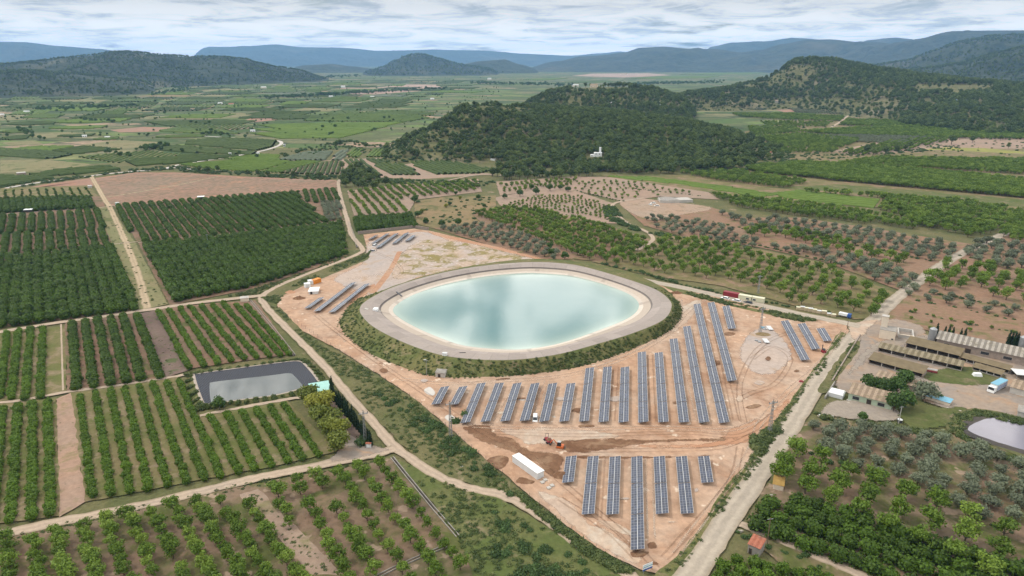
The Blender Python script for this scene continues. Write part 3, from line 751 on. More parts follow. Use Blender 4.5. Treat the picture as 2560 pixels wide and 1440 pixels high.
H2 = ridge('hill', [(1640, 236, 1900), (1720, 227, 2000), (1800, 218, 2100), (1880, 200, 2200), (1925, 186, 2300), (1950, 168, 2350), (1985, 145, 2380), (2010, 139, 2400), (2080, 141, 2400), (2130, 153, 2380), (2220, 168, 2350), (2330, 183, 2300), (2450, 196, 2250), (2560, 203, 2200), (2720, 208, 2150)],
   2300, [(1640, 1800), (1800, 1820), (2000, 1950), (2150, 1750), (2300, 1480), (2450, 1400), (2720, 1350)], 'hillfor', back=.25, rough=.10, nscale=170, nu=170, nv=44, drop=10)
H3 = ridge('hill', [(1290, 246, 1450), (1330, 238, 1500), (1375, 217, 1600), (1450, 203, 1700), (1560, 201, 1750), (1630, 208, 1750), (1690, 226, 1700), (1745, 248, 1650)], 1700, 1320, 'hillfor', rough=.08, nscale=140, nu=110, drop=14)
def k1(px, py, x, y, z):
    v = mn.noise((x/70, y/70, 5.5))
    if 1170 < px < 1340 and 248 < py < 285 and (py-250) > (px-1190)*.13-8: return .10 if v < .3 else .5
    left = max(0, min(1, (px-930)/260)); base = (.10+.55*left*left) if px < 1180 else 1
    if 1462 < px < 1512 and 388 < py < 416: return 0
    if px > 1760: base *= max(.12, .8-(px-1760)/260)
    if py < 262 and px > 1330: base *= .4
    return base*(1 if v > -.25 else .55)
plant_ridge(H1, 33, 1.15, keep=k1)
plant_ridge(H1, 45, 1.3, 'hedge', .2, lambda px, py, x, y, z: .7 if px < 1180 or px > 1740 else (.5 if py < 285 else 0), .5)
plant_ridge(H2, 110, 1.5, 'hedge', .2, lambda px, py, x, y, z: .6 if px < 2150 else .1, .5)
for D_, m_, rd_ in FARH:
    if m_ == 'farfor' and D_ < 7500: plant_ridge(rd_, 330 if D_ < 5000 else 900, 1.5 if D_ < 5000 else 2.2, lo=4, keep=lambda px, py, x, y, z: .9 if mn.noise((x/260, y/260, 1.5)) > -.12 else .25)
def k2(px, py, x, y, z):
    v = mn.noise((x/110, y/110, 8.5)); d = .95 if v > -.15 else .6
    if px < 2110 and py < 225 and px < 2000+(225-py)*1.0: d *= .30 if v < .2 else .7
    if 2290 < px < 2480 and 212 < py < 232: d *= .06
    if px < 2250 and py > 250: d *= .35
    return d
plant_ridge(H2, 78, 1.5, keep=k2)
plant_ridge(H3, 62, 1.35, keep=lambda px, py, x, y, z: .03 if (1425 < px < 1490 and 208 < py < 230) or (1480 < px < 1570 and 218 < py < 228) else (.9 if mn.noise((x/80, y/80, 2.5)) > -.2 else .4))
# wood at the foot of the near hill, on level ground
scatter('pine', [(1225, 440), (1250, 418), (1330, 412), (1420, 425), (1540, 400), (1700, 400), (1860, 405), (1840, 425), (1600, 425), (1500, 438), (1400, 450), (1260, 452)], 330, 1.25, .35)
scatter('pine', [(860, 415), (905, 425), (960, 452), (985, 470), (930, 478), (860, 470), (845, 440)], 65, 1.2, .3)
scatter('pine', [(2240, 300), (2330, 312), (2480, 300), (2560, 280), (2560, 265), (2300, 268), (2230, 285)], 330, 1.5, .35)
# ------------------------------------------------------------------ far fields: canopy rows as real ridges of foliage
ROWS = {}
def hedge_field(pp, a, b, sp, w, h, mat, ground_m=None, seg=4.0, name='field'):
    if ground_m: patch(name, pp, ground_m)
    poly = wpoly(pp); A, B = P(*a), P(*b); d = (B-A).normalized(); d = Vector((d.x, d.y)); q = Vector((d.y, -d.x))
    offs = [p.x*q.x+p.y*q.y for p in poly]; o = min(offs)+sp*.5; bk = ROWS.setdefault(mat, [[], [], 0])
    while o < max(offs):
        for t0, t1 in spans(poly, d, o):
            n = max(2, int((t1-t0)/seg)+1)
            if t1-t0 < 3: continue
            t = np.linspace(t0, t1, n); ww = w*.5*rng.uniform(.8, 1.2, n); hh = h*rng.uniform(.72, 1.2, n); sh = rng.normal(0, w*.05, n)
            V = np.zeros((n, 5, 3)); prof = [(-1, 0), (-.85, .6), (0, 1), (.85, .6), (1, 0)]
            for k, (e, zf) in enumerate(prof):
                oo = o+sh+ww*e
                V[:, k, 0] = d.x*t+q.x*oo; V[:, k, 1] = d.y*t+q.y*oo; V[:, k, 2] = hh*zf*(rng.uniform(.85, 1.1, n) if zf else 1)+.05
            idx = (np.arange(n*5)+bk[2]).reshape(n, 5)
            F = np.stack([idx[:-1, :-1], idx[:-1, 1:], idx[1:, 1:], idx[1:, :-1]], -1).reshape(-1, 4)
            cap = np.array([[idx[0, 0], idx[0, 1], idx[0, 3], idx[0, 4]], [idx[0, 1], idx[0, 2], idx[0, 3], idx[0, 3]], [idx[-1, 4], idx[-1, 3], idx[-1, 1], idx[-1, 0]]])
            bk[0].append(V.reshape(-1, 3)); bk[1] += [F, cap[[0, 2]]]; bk[2] += n*5
        o += sp
def canopy(name, a, b):
    t = NT(name); c = t.coord(); f = t.noise(c, .25, 4, .7); g = t.noise(c, .012, 3, .6)
    col = t.mix(t.rng(t.math('ADD', t.math('MULTIPLY', f, .6), t.math('MULTIPLY', g, .5)), .40, .70, 0, 1), a, b)
    return t.out(col, .8, .15, f, .8, .6)
M['c_dark'] = canopy('far_citrus_canopy', (.030, .050, .009), (.052, .078, .014))
M['c_mid'] = canopy('far_orchard_canopy', (.05, .082, .015), (.082, .12, .024))
M['c_bright'] = canopy('far_vine_canopy', (.065, .108, .016), (.105, .155, .026))
M['c_olive'] = canopy('far_olive_canopy', (.085, .105, .065), (.12, .145, .095))
ROWNAMES = {'c_dark': ('citrus_plantation', 'dark green citrus rows on the far plain'), 'c_mid': ('orchard_plantation', 'mid green orchard rows on the far plain'),
            'c_bright': ('vineyard', 'bright green vine rows on the far plain'), 'c_olive': ('olive_plantation', 'grey green olive rows on the far plain')}
def build_rows():
    for m, (vs, fs, n) in ROWS.items():
        nm, lb = ROWNAMES[m]
        me = np_mesh(nm, np.concatenate(vs), np.concatenate(fs), M[m])
        tag(obj(nm, me), lb, 'crop rows', kind='stuff')
# ------------------------------------------------------------------ reservoir
rc_px = [(899, 774), (920, 749), (984, 717), (1079, 688), (1174, 669), (1270, 658), (1352, 655), (1429, 661), (1492, 675), (1575, 700), (1638, 723), (1673, 749), (1678, 771), (1657, 800), (1587, 831), (1492, 860), (1397, 885), (1301, 898), (1206, 899), (1111, 889), (1035, 866), (965, 835), (920, 806)]
rw_px = [(983, 780), (991, 762), (1035, 736), (1111, 711), (1206, 692), (1301, 683), (1365, 684), (1429, 690), (1498, 707), (1562, 730), (1591, 749), (1598, 766), (1587, 784), (1556, 803), (1492, 828), (1422, 852), (1365, 866), (1295, 874), (1219, 871), (1155, 863), (1098, 844), (1047, 822), (1006, 800)]
ro_px = [(844, 815), (857, 784), (888, 752), (950, 728), (1060, 690), (1180, 664), (1300, 648), (1400, 648), (1490, 659), (1570, 678), (1650, 712), (1683, 738), (1705, 771), (1702, 797), (1670, 832), (1587, 873), (1492, 908), (1397, 930), (1301, 941), (1206, 946), (1111, 947), (1047, 937), (984, 915), (920, 886), (876, 854)]
ZC, ZW = 5.0, 1.6
RC = P(1290, 775, ZC); RC = Vector((RC.x, RC.y))
def polar(px, z, n=220):
    W = smooth([P(x, y, z) for x, y in px], 10, True)
    a = np.array([math.atan2(p.y-RC.y, p.x-RC.x) for p in W]); r_ = np.array([math.hypot(p.x-RC.x, p.y-RC.y) for p in W])
    k = np.argsort(a); a, r_ = a[k], r_[k]
    th = np.linspace(-math.pi, math.pi, n, endpoint=False)
    return th, np.interp(th, np.concatenate([a-2*math.pi, a, a+2*math.pi]), np.tile(r_, 3))
th, rC = polar(rc_px, ZC); _, rW = polar(rw_px, ZW); _, rO = polar(ro_px, 0)
rO = np.maximum(rO, rC+4.0)
def band(name, specs, mat, edge=None, ulen=True, smooth_=True):
    n = len(th); V = []; cx, cy = np.cos(th), np.sin(th)
    for r_, z in specs: V.append(np.stack([RC.x+cx*r_, RC.y+cy*r_, np.broadcast_to(z, n)], 1))
    V = np.concatenate(V); k = len(specs); F = []
    for j in range(k-1):
        for i in range(n): F.append((j*n+i, j*n+(i+1) % n, (j+1)*n+(i+1) % n, (j+1)*n+i))
    me = np_mesh(name, V, np.array(F), M[mat]); 
    if me.polygons[0].normal.z < 0: me.flip_normals()
    uv = me.uv_layers.new(name='UVMap'); d = np.cumsum(np.full(n, 2*math.pi*np.mean(rC)/n))
    us = np.zeros((len(me.loops), 2), np.float32)
    for p in me.polygons:
        i = p.index % n
        for li in p.loop_indices:
            vi = me.loops[li].vertex_index; ii = vi % n
            us[li] = (d[ii] if not (i == n-1 and ii == 0) else d[-1]+d[0], vi//n)
    uv.data.foreach_set('uv', us.ravel())
    me.polygons.foreach_set('use_smooth', np.full(len(F), smooth_))
    return me
res = thing('reservoir', 'large oval concrete-lined reservoir of milky turquoise water on a raised bank', 'reservoir', (RC.x, RC.y, 0))
def rpart(name, me, par=res):
    o = obj(name, me, par); o.matrix_parent_inverse = Matrix.Translation((-RC.x, -RC.y, 0)); return o
def L(t): return rC+(rW-rC)*t
nz = np.array([mn.noise((math.cos(t)*9, math.sin(t)*9, 0)) for t in th])
bankpt = [(rO+nz*.8, 0.0), (rO*.72+rC*.28+nz*.3, 1.5), (rO*.35+rC*.65, 3.4), (rC+.5, 4.85), (rC, 4.93)]
rpart('grass_bank', band('grass_bank', bankpt, 'bank'))
rpart('crest_road', band('crest_road', [(rC, 4.9), (rC-.05, ZC), (L(.30), ZC+.02)], 'crest', smooth_=False))
rpart('upper_lining', band('upper_lining', [(L(.30), ZC+.02), (L(.56), 3.75)], 'slabs'))
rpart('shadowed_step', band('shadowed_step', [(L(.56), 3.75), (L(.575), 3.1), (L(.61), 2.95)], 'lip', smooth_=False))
rpart('lower_lining', band('lower_lining', [(L(.61), 2.95), (L(.72), 2.6), (L(.86), 2.1)], 'beige'))
rpart('waterline_strip', band('waterline_strip', [(L(.86), 2.1), (L(1.0), ZW+.05), (L(1.0)*.985, ZW-.5)], 'pale'))
fr = [1.0, .97, .93, .87, .78, .66, .5, .3, .12, .0005]
me = band('water', [(rW*f+.15*(f == 1), ZW) for f in fr], 'water')
at = me.attributes.new('edge', 'FLOAT', 'POINT'); at.data.foreach_set('value', np.repeat(np.array([1, .85, .6, .38, .2, .1, .05, 0, 0, 0], np.float32), len(th)))
rpart('water', me)
# ================================================================== FIELDS
# --- far plain on the left and centre (rows as ridges of foliage)
def hf(pp, a, b, mat, sp=6, w=5.4, h=2.4, g=None, seg=5): hedge_field(pp, a, b, sp, w, h, mat, g, seg)
# dark blocks by the bend of the lane
hf([(470, 352), (560, 345), (690, 352), (680, 368), (640, 377), (465, 362)], (470, 360), (680, 372), 'c_dark', g='orch_soil')
hf([(375, 368), (445, 364), (640, 382), (630, 388), (490, 383), (400, 376)], (400, 370), (600, 385), 'c_dark', g='orch_soil')
hf([(312, 404), (490, 388), (600, 390), (470, 408), (340, 416)], (330, 410), (560, 392), 'c_dark', g='orch_soil')
hf([(195, 393), (365, 377), (468, 388), (290, 408)], (270, 402), (330, 380), 'c_mid', sp=7.5, w=3.2, h=1.7, g='dry')
hf([(130, 378), (210, 366), (300, 374), (180, 387)], (140, 380), (290, 370), 'c_dark', g='orch_soil')
hf([(0, 372), (130, 379), (180, 388), (130, 398), (0, 392)], (0, 380), (170, 390), 'c_dark', g='orch_soil')
hf([(0, 376), (90, 368), (190, 366), (130, 378)], (0, 376), (180, 367), 'c_bright', g='orch_soil')
patch('dry_field', [(0, 400), (120, 400), (230, 410), (170, 425), (0, 432)], 'dry')
patch('dry_field', [(200, 362), (300, 350), (400, 355), (370, 367), (300, 372)], 'dry')
hf([(75, 438), (150, 425), (270, 415), (300, 424), (200, 436), (95, 443)], (90, 440), (280, 418), 'c_dark', g='orch_soil')
hf([(0, 441), (90, 441), (140, 446), (60, 458), (0, 467)], (0, 455), (130, 445), 'c_dark', g='orch_soil')
# vines in front of the wood
hf([(445, 412), (560, 403), (680, 392), (725, 405), (640, 430), (540, 425)], (480, 420), (700, 398), 'c_bright', sp=4.5, w=2.6, h=1.6, g='pale_soil')
hf([(560, 398), (650, 385), (700, 388), (690, 402)], (580, 400), (690, 388), 'c_bright', sp=4, w=3, h=1.5, g='grass_soil')
hf([(725, 405), (760, 402), (800, 404), (700, 432), (650, 431)], (660, 430), (770, 403), 'c_bright', sp=4.5, w=2.6, h=1.6, g='pale_soil')
hf([(700, 433), (765, 415), (850, 402), (862, 435), (800, 438)], (800, 437), (815, 405), 'c_dark', sp=5.5, w=4.0, g='pale_soil')
hf([(690, 402), (760, 382), (830, 380), (810, 402)], (700, 402), (790, 384), 'c_olive', sp=6, w=4.6, h=2.6, g='pale_soil')
hf([(825, 402), (850, 378), (870, 376), (855, 402)], (830, 400), (858, 380), 'c_olive', sp=6, w=4.6, h=2.6, g='pale_soil')
hf([(865, 393), (885, 373), (910, 374), (895, 395)], (870, 394), (895, 374), 'c_bright', sp=5, w=3.6, g='pale_soil')
hf([(915, 393), (935, 374), (972, 376), (970, 393)], (920, 393), (940, 375), 'c_bright', sp=5, w=3.6, g='pale_soil')
hf([(985, 390), (990, 373), (1030, 382), (1060, 392)], (990, 388), (1040, 390), 'c_bright', sp=5, w=3.6, g='pale_soil')
patch('soil_terrace', [(800, 402), (1000, 392), (1020, 396), (1190, 430), (1240, 436), (1050, 448), (870, 440), (850, 404)], 'pale_soil')
hf([(862, 401), (905, 400), (960, 440), (890, 437)], (870, 403), (910, 438), 'c_dark', sp=6, w=4.2)
hf([(915, 398), (980, 399), (1060, 438), (975, 438)], (930, 400), (1010, 438), 'c_dark', sp=6, w=4.4)
hf([(992, 395), (1100, 399), (1235, 425), (1200, 434), (1090, 437)], (1010, 398), (1110, 434), 'c_dark', sp=6, w=4.8)
hf([(1040, 373), (1130, 374), (1240, 393), (1220, 398), (1110, 388)], (1050, 376), (1225, 395), 'c_bright', sp=5, w=4.2, g='pale_soil')
# broad bright plots left of the pine hill
for k, (y0, y1, m) in enumerate([(312, 322, 'c_bright'), (323, 332, 'c_bright'), (333, 346, 'c_bright')]):
    hf([(640+k*-8, y0), (900, y0-4), (1010-k*40, y0-6), (930-k*40, y1), (700, y1+1)], (650, y0+4), (930, y0+1), m, sp=7, w=6.4, h=2.2, g='grow', seg=8)
hf([(780, 290), (900, 283), (1040, 288), (1075, 296), (1010, 305), (760, 303)], (790, 300), (960, 290), 'c_mid', sp=7, w=5.4, g='pale_soil', seg=8)
hf([(860, 284), (1000, 276), (1090, 282), (1080, 290), (960, 288)], (870, 286), (905, 279), 'c_mid', sp=9, w=5, g='pale_soil', seg=8)
patch('plough_strip', [(600, 303), (660, 288), (730, 284), (690, 300), (640, 305)], 'pink')
hf([(680, 299), (730, 290), (860, 287), (820, 296), (720, 299)], (690, 298), (840, 290), 'c_dark', sp=8, w=7.4, seg=8, g='orch_soil')
hf([(360, 305), (560, 300), (640, 303), (600, 312), (420, 316)], (380, 308), (620, 303), 'c_dark', sp=8, w=7.4, seg=8, g='orch_soil')
hf([(440, 315), (600, 313), (640, 320), (560, 326), (430, 326)], (470, 325), (500, 314), 'c_mid', sp=9, w=5, seg=8, g='pale_soil')
patch('plough_strip', [(275, 325), (360, 317), (430, 320), (395, 329), (300, 331)], 'pink')
hf([(395, 328), (440, 320), (560, 326), (600, 336), (470, 333)], (410, 326), (580, 333), 'c_mid', sp=8, w=7, seg=8, g='orch_soil')
prng = random.Random(11)
y = 203.0
while y < 300:
    dy = (y-186)*.085+1.2; x = -60-prng.random()*100
    while x < 1260:
        wd = prng.uniform(60, 210)*(.55+(y-200)/160); x1 = x+wd; c = prng.random(); sl = prng.uniform(-.6, 1.0)*dy
        lim = 1240 if y < 235 else 1120-(y-235)*1.6
        if x1 < lim and c < .80:
            q = [(x+2, y), (x+wd*.28, y-dy*.86), (x1-3, y-dy*.86+sl*.3), (x1-wd*.22, y+sl*.15)]
            m = 'c_dark' if c < .25 else 'c_mid' if c < .5 else 'c_bright' if c < .64 else 'c_olive' if c < .7 else None
            thin = prng.random() < .4
            if m: hedge_field(q, (x, y), (x1, y-dy*prng.uniform(.1, .6)) if prng.random() < .6 else (x+wd*.25, y-dy), 9 if not thin else 11, 8.0 if not thin else 5.5, prng.uniform(2, 3.2), m, 'orch_soil' if c < .4 else 'dry', 10)
            else: patch('dry_field', q, prng.choice(['dry', 'drybrown', 'pale_soil', 'dry']))
        x = x1
    y += dy
for x0, x1, y, h, m in [(0, 150, 312, 9, 'c_dark'), (0, 75, 349, 10, 'c_dark'), (0, 80, 332, 8, 'c_mid'), (100, 330, 306, 9, 'c_bright'), (120, 270, 322, 7, 'c_bright'), (140, 240, 342, 6, 'c_dark'), (230, 300, 350, 5, 'c_mid'), (380, 520, 344, 6, 'c_mid')]:
    hf([(x0, y), (x0+(x1-x0)*.3, y-h*.55), (x1, y-h), (x1-(x1-x0)*.12, y-h*.15), (x0+(x1-x0)*.4, y+h*.25)], (x0, y), (x1, y-h*.6), m, sp=8, w=7.2, h=2.8, seg=8, g='orch_soil')
for pp in ([(0, 290), (110, 285), (150, 292), (60, 300), (0, 302)], [(430, 290), (600, 282), (640, 290), (560, 297), (420, 298)], [(50, 338), (170, 330), (260, 338), (120, 346)], [(480, 228), (560, 222), (640, 222), (560, 231)], [(0, 357), (80, 352), (110, 360), (30, 366)]):
    patch('dry_field', pp, 'dry')
patch('quarry', [(865, 228), (960, 217), (1010, 211), (1090, 212), (1110, 220), (1050, 228), (940, 236), (880, 236)], 'quarry')
patch('quarry', [(1430, 190), (1480, 184), (1620, 183), (1680, 188), (1560, 194)], 'quarry')
patch('quarry', [(40, 224), (80, 221), (150, 210), (160, 214), (90, 226)], 'quarry')
ribbon('motorway', [(330, 206), (430, 198), (530, 190), (640, 182), (760, 177), (850, 172)], 26, 'paved')
ribbon('motorway', [(-20, 227), (60, 222), (150, 213)], 22, 'paved')
ribbon('lane', [(-20, 478), (60, 463), (140, 451), (230, 440), (320, 430), (400, 424), (450, 412), (540, 398), (630, 383), (680, 371), (702, 361), (700, 354), (680, 351), (600, 346), (500, 340)], 5.5, 'paved')
ribbon('lane', [(400, 424), (440, 420), (480, 424)], 4, 'paved')
patch('plough_strip', [(0, 484), (110, 462), (225, 446), (236, 466), (160, 470), (0, 480)], 'pink')
patch('pink_field', [(238, 446), (340, 432), (440, 432), (600, 442), (840, 451), (852, 468), (735, 478), (500, 496), (300, 513), (272, 516)], 'pink')
hedge_field([(240, 449), (340, 435), (440, 435), (600, 445), (838, 454), (848, 466), (735, 475), (500, 493), (300, 510), (274, 512)], (300, 470), (800, 462), 5.0, .9, .55, 'c_olive', None, 2.5)
ribbon('path', [(262, 495), (420, 468), (545, 442)], 2.6, 'track2')
# --- left groves
patch('orchard_floor', [(-200, 478), (225, 464), (262, 520), (-200, 545)], 'grow')
grove('orange', [(-60, 478), (215, 467), (232, 490), (-60, 500)], (60, 500), (55, 472), 6.5, 6.0, .62, miss=.04)
patch('orchard_floor', [(-200, 500), (255, 492), (345, 778), (-200, 845)], 'orch_soil')
grove('orange', [(-60, 502), (230, 494), (238, 519), (-60, 534)], (20, 530), (20, 500), 5.0, 4.2, 1.55, jit=.2, miss=.01)
grove('orange', [(-60, 545), (252, 525), (262, 568), (-60, 586)], (129, 533), (133, 580), 6.4, 2.7, 1.28, jit=.15, miss=.02)
grove('orange', [(-60, 590), (264, 572), (278, 612), (-60, 642)], (129, 588), (133, 625), 6.4, 2.7, 1.28, jit=.15, miss=.02)
grove('orange', [(-60, 650), (286, 618), (338, 772), (-60, 822)], (60, 810), (66, 650), 5.0, 4.3, 1.6, jit=.2, miss=.005)
patch('orchard_floor', [(284, 513), (500, 496), (735, 478), (822, 555), (858, 557), (868, 645), (640, 722), (425, 765), (345, 608)], 'orch_soil')
grove('orange', [(286, 516), (500, 498), (735, 481), (818, 554), (590, 582), (345, 604)], (296, 521), (336, 601), 6.2, 2.8, 1.27, jit=.15, miss=.025)
grove('orange', [(348, 614), (590, 590), (852, 560), (862, 636), (636, 712), (424, 755)], (350, 620), (420, 750), 5.0, 4.2, 1.6, jit=.2, miss=.006)
patch('orchard_floor', [(740, 478), (842, 470), (858, 552), (822, 555)], 'orch_soil')
grove('orange', [(745, 479), (840, 472), (848, 500), (775, 507)], (800, 475), (812, 504), 6.5, 2.8, 1.2, jit=.15)
grove('olive', [(795, 508), (848, 503), (855, 548), (822, 552)], (820, 510), (835, 548), 4.2, 3.6, .9)
# vertical service track between the groves
patch('verge', [(240, 520), (276, 518), (340, 610), (420, 762), (345, 778), (282, 612)], 'dry')
ribbon('track', [(228, 441), (240, 462), (262, 500), (275, 520), (298, 570), (316, 610), (336, 660), (352, 710), (368, 772)], 4.2, 'track2')
# lower left rows
patch('orchard_floor', [(-120, 832), (140, 820), (170, 815), (165, 985), (-120, 1020)], 'grow')
ROW_LINES = []
rowlines('fruit', [((18, 830), (0, 990)), ((46, 826), (28, 993)), ((76, 823), (63, 994)), ((107, 820), (100, 990))], 2.6, 1.0, 'mid green fruit tree', 'grove lane', 'left edge', 'fruit trees in rows beside the grove lane')
ribbon('concrete_strip', [(153, 812), (158, 978)], .7, 'track', sm=False, jit=.05)
patch('orchard_floor', [(162, 806), (350, 784), (412, 945), (168, 980)], 'orch_soil')
rowlines('orange', [((180, 806), (192, 968)), ((212, 802), (235, 964)), ((244, 798), (278, 958)), ((276, 794), (317, 952)), ((308, 790), (353, 946)), ((341, 787), (400, 940))], 2.5, 1.12, 'dark orange tree', 'grove lane', 'narrow concrete strip', 'dark orange trees in six short rows')
patch('ploughed_strip', [(352, 785), (396, 776), (475, 926), (415, 946)], 'tilled')
patch('orchard_floor', [(385, 772), (640, 752), (735, 886), (472, 924)], 'orch_soil')
rowlines('fruit', [((396, 776), (472, 918)), ((421, 773), (510, 912)), ((450, 769), (545, 906)), ((476, 766), (578, 900)), ((503, 763), (610, 895)), ((530, 760), (641, 891)), ((556, 757), (673, 888)), ((590, 760), (700, 886)), ((618, 764), (722, 882))], 2.4, .92, 'bright green fruit tree', 'grove lane', 'dark ploughed strip', 'bright fruit trees in nine slanting rows')
patch('orchard_floor', [(172, 984), (445, 942), (500, 1045), (715, 1000), (845, 1130), (700, 1165), (212, 1258)], 'grow')
rowlines('fruit', [((200, 988), (230, 1236)), ((238, 978), (278, 1232)), ((276, 972), (326, 1226)), ((312, 967), (372, 1218)), ((347, 962), (419, 1209)), ((381, 956), (466, 1201)), ((416, 952), (511, 1193)), ((447, 950), (552, 1187)), ((528, 1040), (596, 1178)), ((567, 1033), (636, 1169)), ((605, 1027), (678, 1160)), ((641, 1021), (720, 1151)), ((676, 1015), (756, 1143)), ((710, 1010), (797, 1135))], 2.4, .86, 'leafy fruit tree', 'dirt path', 'pink bare strip', 'fruit trees in fourteen rows above the lane')
patch('bare_strip', [(140, 1000), (178, 984), (214, 1258), (148, 1296)], 'pinkstrip')
patch('orchard_floor', [(-120, 1020), (142, 998), (150, 1292), (-120, 1325)], 'grow')
rowlines('fruit', [((6, 1022), (-22, 1306)), ((45, 1014), (26, 1298)), ((81, 1007), (79, 1291)), ((118, 1003), (126, 1281))], 2.5, 1.0, 'full green fruit tree', 'dirt path', 'left edge', 'fruit trees in four rows by the left edge')
# bottom almonds
patch('orchard_floor', [(-200, 1360), (150, 1316), (420, 1258), (640, 1212), (980, 1150), (1150, 1350), (1230, 1500), (-200, 1500)], 'almond_floor')
grove('almond', [(-20, 1360), (200, 1318), (480, 1262), (600, 1245), (760, 1440), (820, 1500), (-20, 1500)], (400, 1290), (455, 1400), 5.4, 3.5, 1.0, what='almond tree', end='lower lane', side='pale soil bank', group='almond trees below the lane', miss=.04)
patch('soil_bank', [(600, 1240), (645, 1225), (860, 1440), (780, 1440)], 'pale_soil')
grove('almond', [(655, 1222), (975, 1158), (1115, 1335), (1160, 1440), (1160, 1500), (880, 1500)], (980, 1145), (1140, 1340), 6.2, 4.8, 1.0, what='light green almond tree', end='lane corner', side='concrete channel', group='almond trees beside the concrete ditch', miss=.05)
scatter('shrub', [(600, 1245), (645, 1232), (850, 1440), (790, 1440)], 90, .45)
scatter('shrub', [(146, 1005), (176, 990), (210, 1250), (152, 1285)], 60, .32)
scatter('shrub', [(352, 788), (394, 780), (472, 925), (418, 942)], 90, .4)
scatter('shrub', [(0, 1345), (400, 1258), (640, 1205), (960, 1148), (960, 1158), (640, 1222), (400, 1270), (0, 1362)], 260, .5)
scatter('shrub', [(-20, 1450), (0, 1370), (600, 1250), (980, 1155), (1150, 1350), (1190, 1440)], 700, .3)
# --- right foreground
patch('orchard_floor', [(1990, 1058), (2110, 1055), (2400, 1092), (2700, 1180), (2700, 1600), (2050, 1500), (1900, 1370), (1860, 1310), (1930, 1190)], 'almond_floor')
grove('olive', [(2025, 1062), (2180, 1068), (2390, 1105), (2620, 1190), (2620, 1345), (2400, 1275), (2190, 1190), (2060, 1120)], (2100, 1090), (2450, 1270), 6.9, 6.0, 1.25, jit=.4, what='grey green olive tree', end='gravel road', side='farmhouse yard', group='olive trees below the slurry pond', miss=.02)
for k, (a, b) in enumerate([((1985, 1120), (2560, 1345)), ((1965, 1158), (2560, 1400)), ((1945, 1185), (2480, 1420))]):
    along('hedge', [a, b], 4, .75) if k == 0 else None
rowlines('almond', [((1990, 1138), (2600, 1372)), ((1962, 1172), (2600, 1428)), ((1950, 1200), (2470, 1440))], 7.2, 1.6, 'spreading almond tree', 'gravel road', 'olive grove', 'almond trees between olives and citrus')
rowlines('orange', [((1989, 1255), (2600, 1452)), ((1932, 1262), (2500, 1455)), ((1910, 1285), (2420, 1465)), ((1886, 1311), (2330, 1480))], 4.0, 1.5, 'glossy orange tree', 'gravel road', 'almond rows', 'orange trees in four thick rows', jit=.35)
along('hedge', [(1985, 1232), (2200, 1300), (2560, 1415)], 3.5, .6)
along('hedge', [(1822, 1330), (1880, 1350), (1960, 1385), (2090, 1440)], 2.4, .62)
ribbon('path', [(1850, 1312), (1930, 1345), (2060, 1400), (2180, 1455)], 3.0, 'track')
grove('fruit', [(1800, 1415), (1860, 1392), (2010, 1425), (2110, 1470), (2080, 1520), (1790, 1500)], (1800, 1420), (2050, 1480), 4.2, 3.6, 1.15, what='bushy citrus', end='gravel road', side='red roofed hut', group='citrus bushes in the bottom right corner')
# --- orchards beyond the right road
patch('orchard_floor', [(2245, 748), (2340, 670), (2430, 615), (2560, 560), (2700, 520), (2700, 900), (2400, 850), (2215, 800)], 'red_orch')
grove('almond', [(2275, 770), (2560, 828), (2640, 860), (2380, 835), (2260, 808)], (2280, 780), (2560, 838), 10, 8, .55, what=None)
grove('olive', [(2262, 742), (2560, 800), (2640, 815), (2640, 790), (2290, 716)], (2270, 735), (2560, 795), 12, 9, 1.2, jit=.6)
grove('almond', [(2320, 690), (2370, 655), (2560, 690), (2640, 705), (2640, 775), (2300, 715)], (2330, 690), (2560, 745), 10, 8, 1.5, jit=.6, miss=.1)
grove('olive', [(2420, 620), (2470, 595), (2640, 640), (2640, 690), (2400, 650)], (2430, 630), (2560, 660), 10, 8, 1.5, jit=.6, miss=.1)
grove('almond', [(2510, 582), (2570, 560), (2640, 560), (2640, 620), (2500, 595)], (2520, 585), (2600, 600), 6, 5, 1.3)
for a, b in [((2270, 722), (2560, 778)), ((2270, 780), (2560, 838)), ((2350, 668), (2560, 712)), ((2290, 752), (2560, 805)), ((2400, 640), (2560, 680))]: along('hedge', [a, b], 4, .7)
# M1 almonds with grassy floor
patch('orchard_floor', [(1480, 655), (1560, 628), (1640, 590), (1720, 590), (1900, 625), (2060, 660), (2240, 735), (2225, 770), (2180, 798), (2135, 800), (2000, 770), (1800, 715), (1620, 690)], 'grass_soil')
grove('almond', [(1500, 655), (1570, 628), (1640, 595), (1740, 605), (1900, 640), (2050, 670), (2230, 745), (2190, 795), (2140, 785), (2000, 758), (1800, 700), (1640, 678)], (1560, 640), (2120, 790), 9.2, 8.0, 1.38, jit=.3, what='round almond tree', end='stony track bend', side='parked cabins', group='almond trees beyond the site road', miss=.04, rev=True)
along('hedge', [(1500, 660), (1600, 682), (1700, 712), (1800, 735), (1960, 765), (2080, 785)], 2.2, .85)
patch('orchard_floor', [(1560, 520), (1640, 545), (1780, 520), (1860, 545), (2000, 545), (2200, 575), (2430, 612), (2400, 640), (2320, 690), (2250, 728), (2060, 655), (1900, 620), (1700, 590), (1610, 565)], 'red_orch')
grove('olive', [(1605, 540), (1690, 545), (1780, 560), (1900, 605), (1870, 628), (1760, 598), (1650, 575)], (1620, 545), (1870, 620), 9.6, 8.6, 1.22, jit=.3, what='round grey olive tree', end='concrete tank', side='stony track', group='olive trees on tan soil below the tank', miss=.03, rev=True)
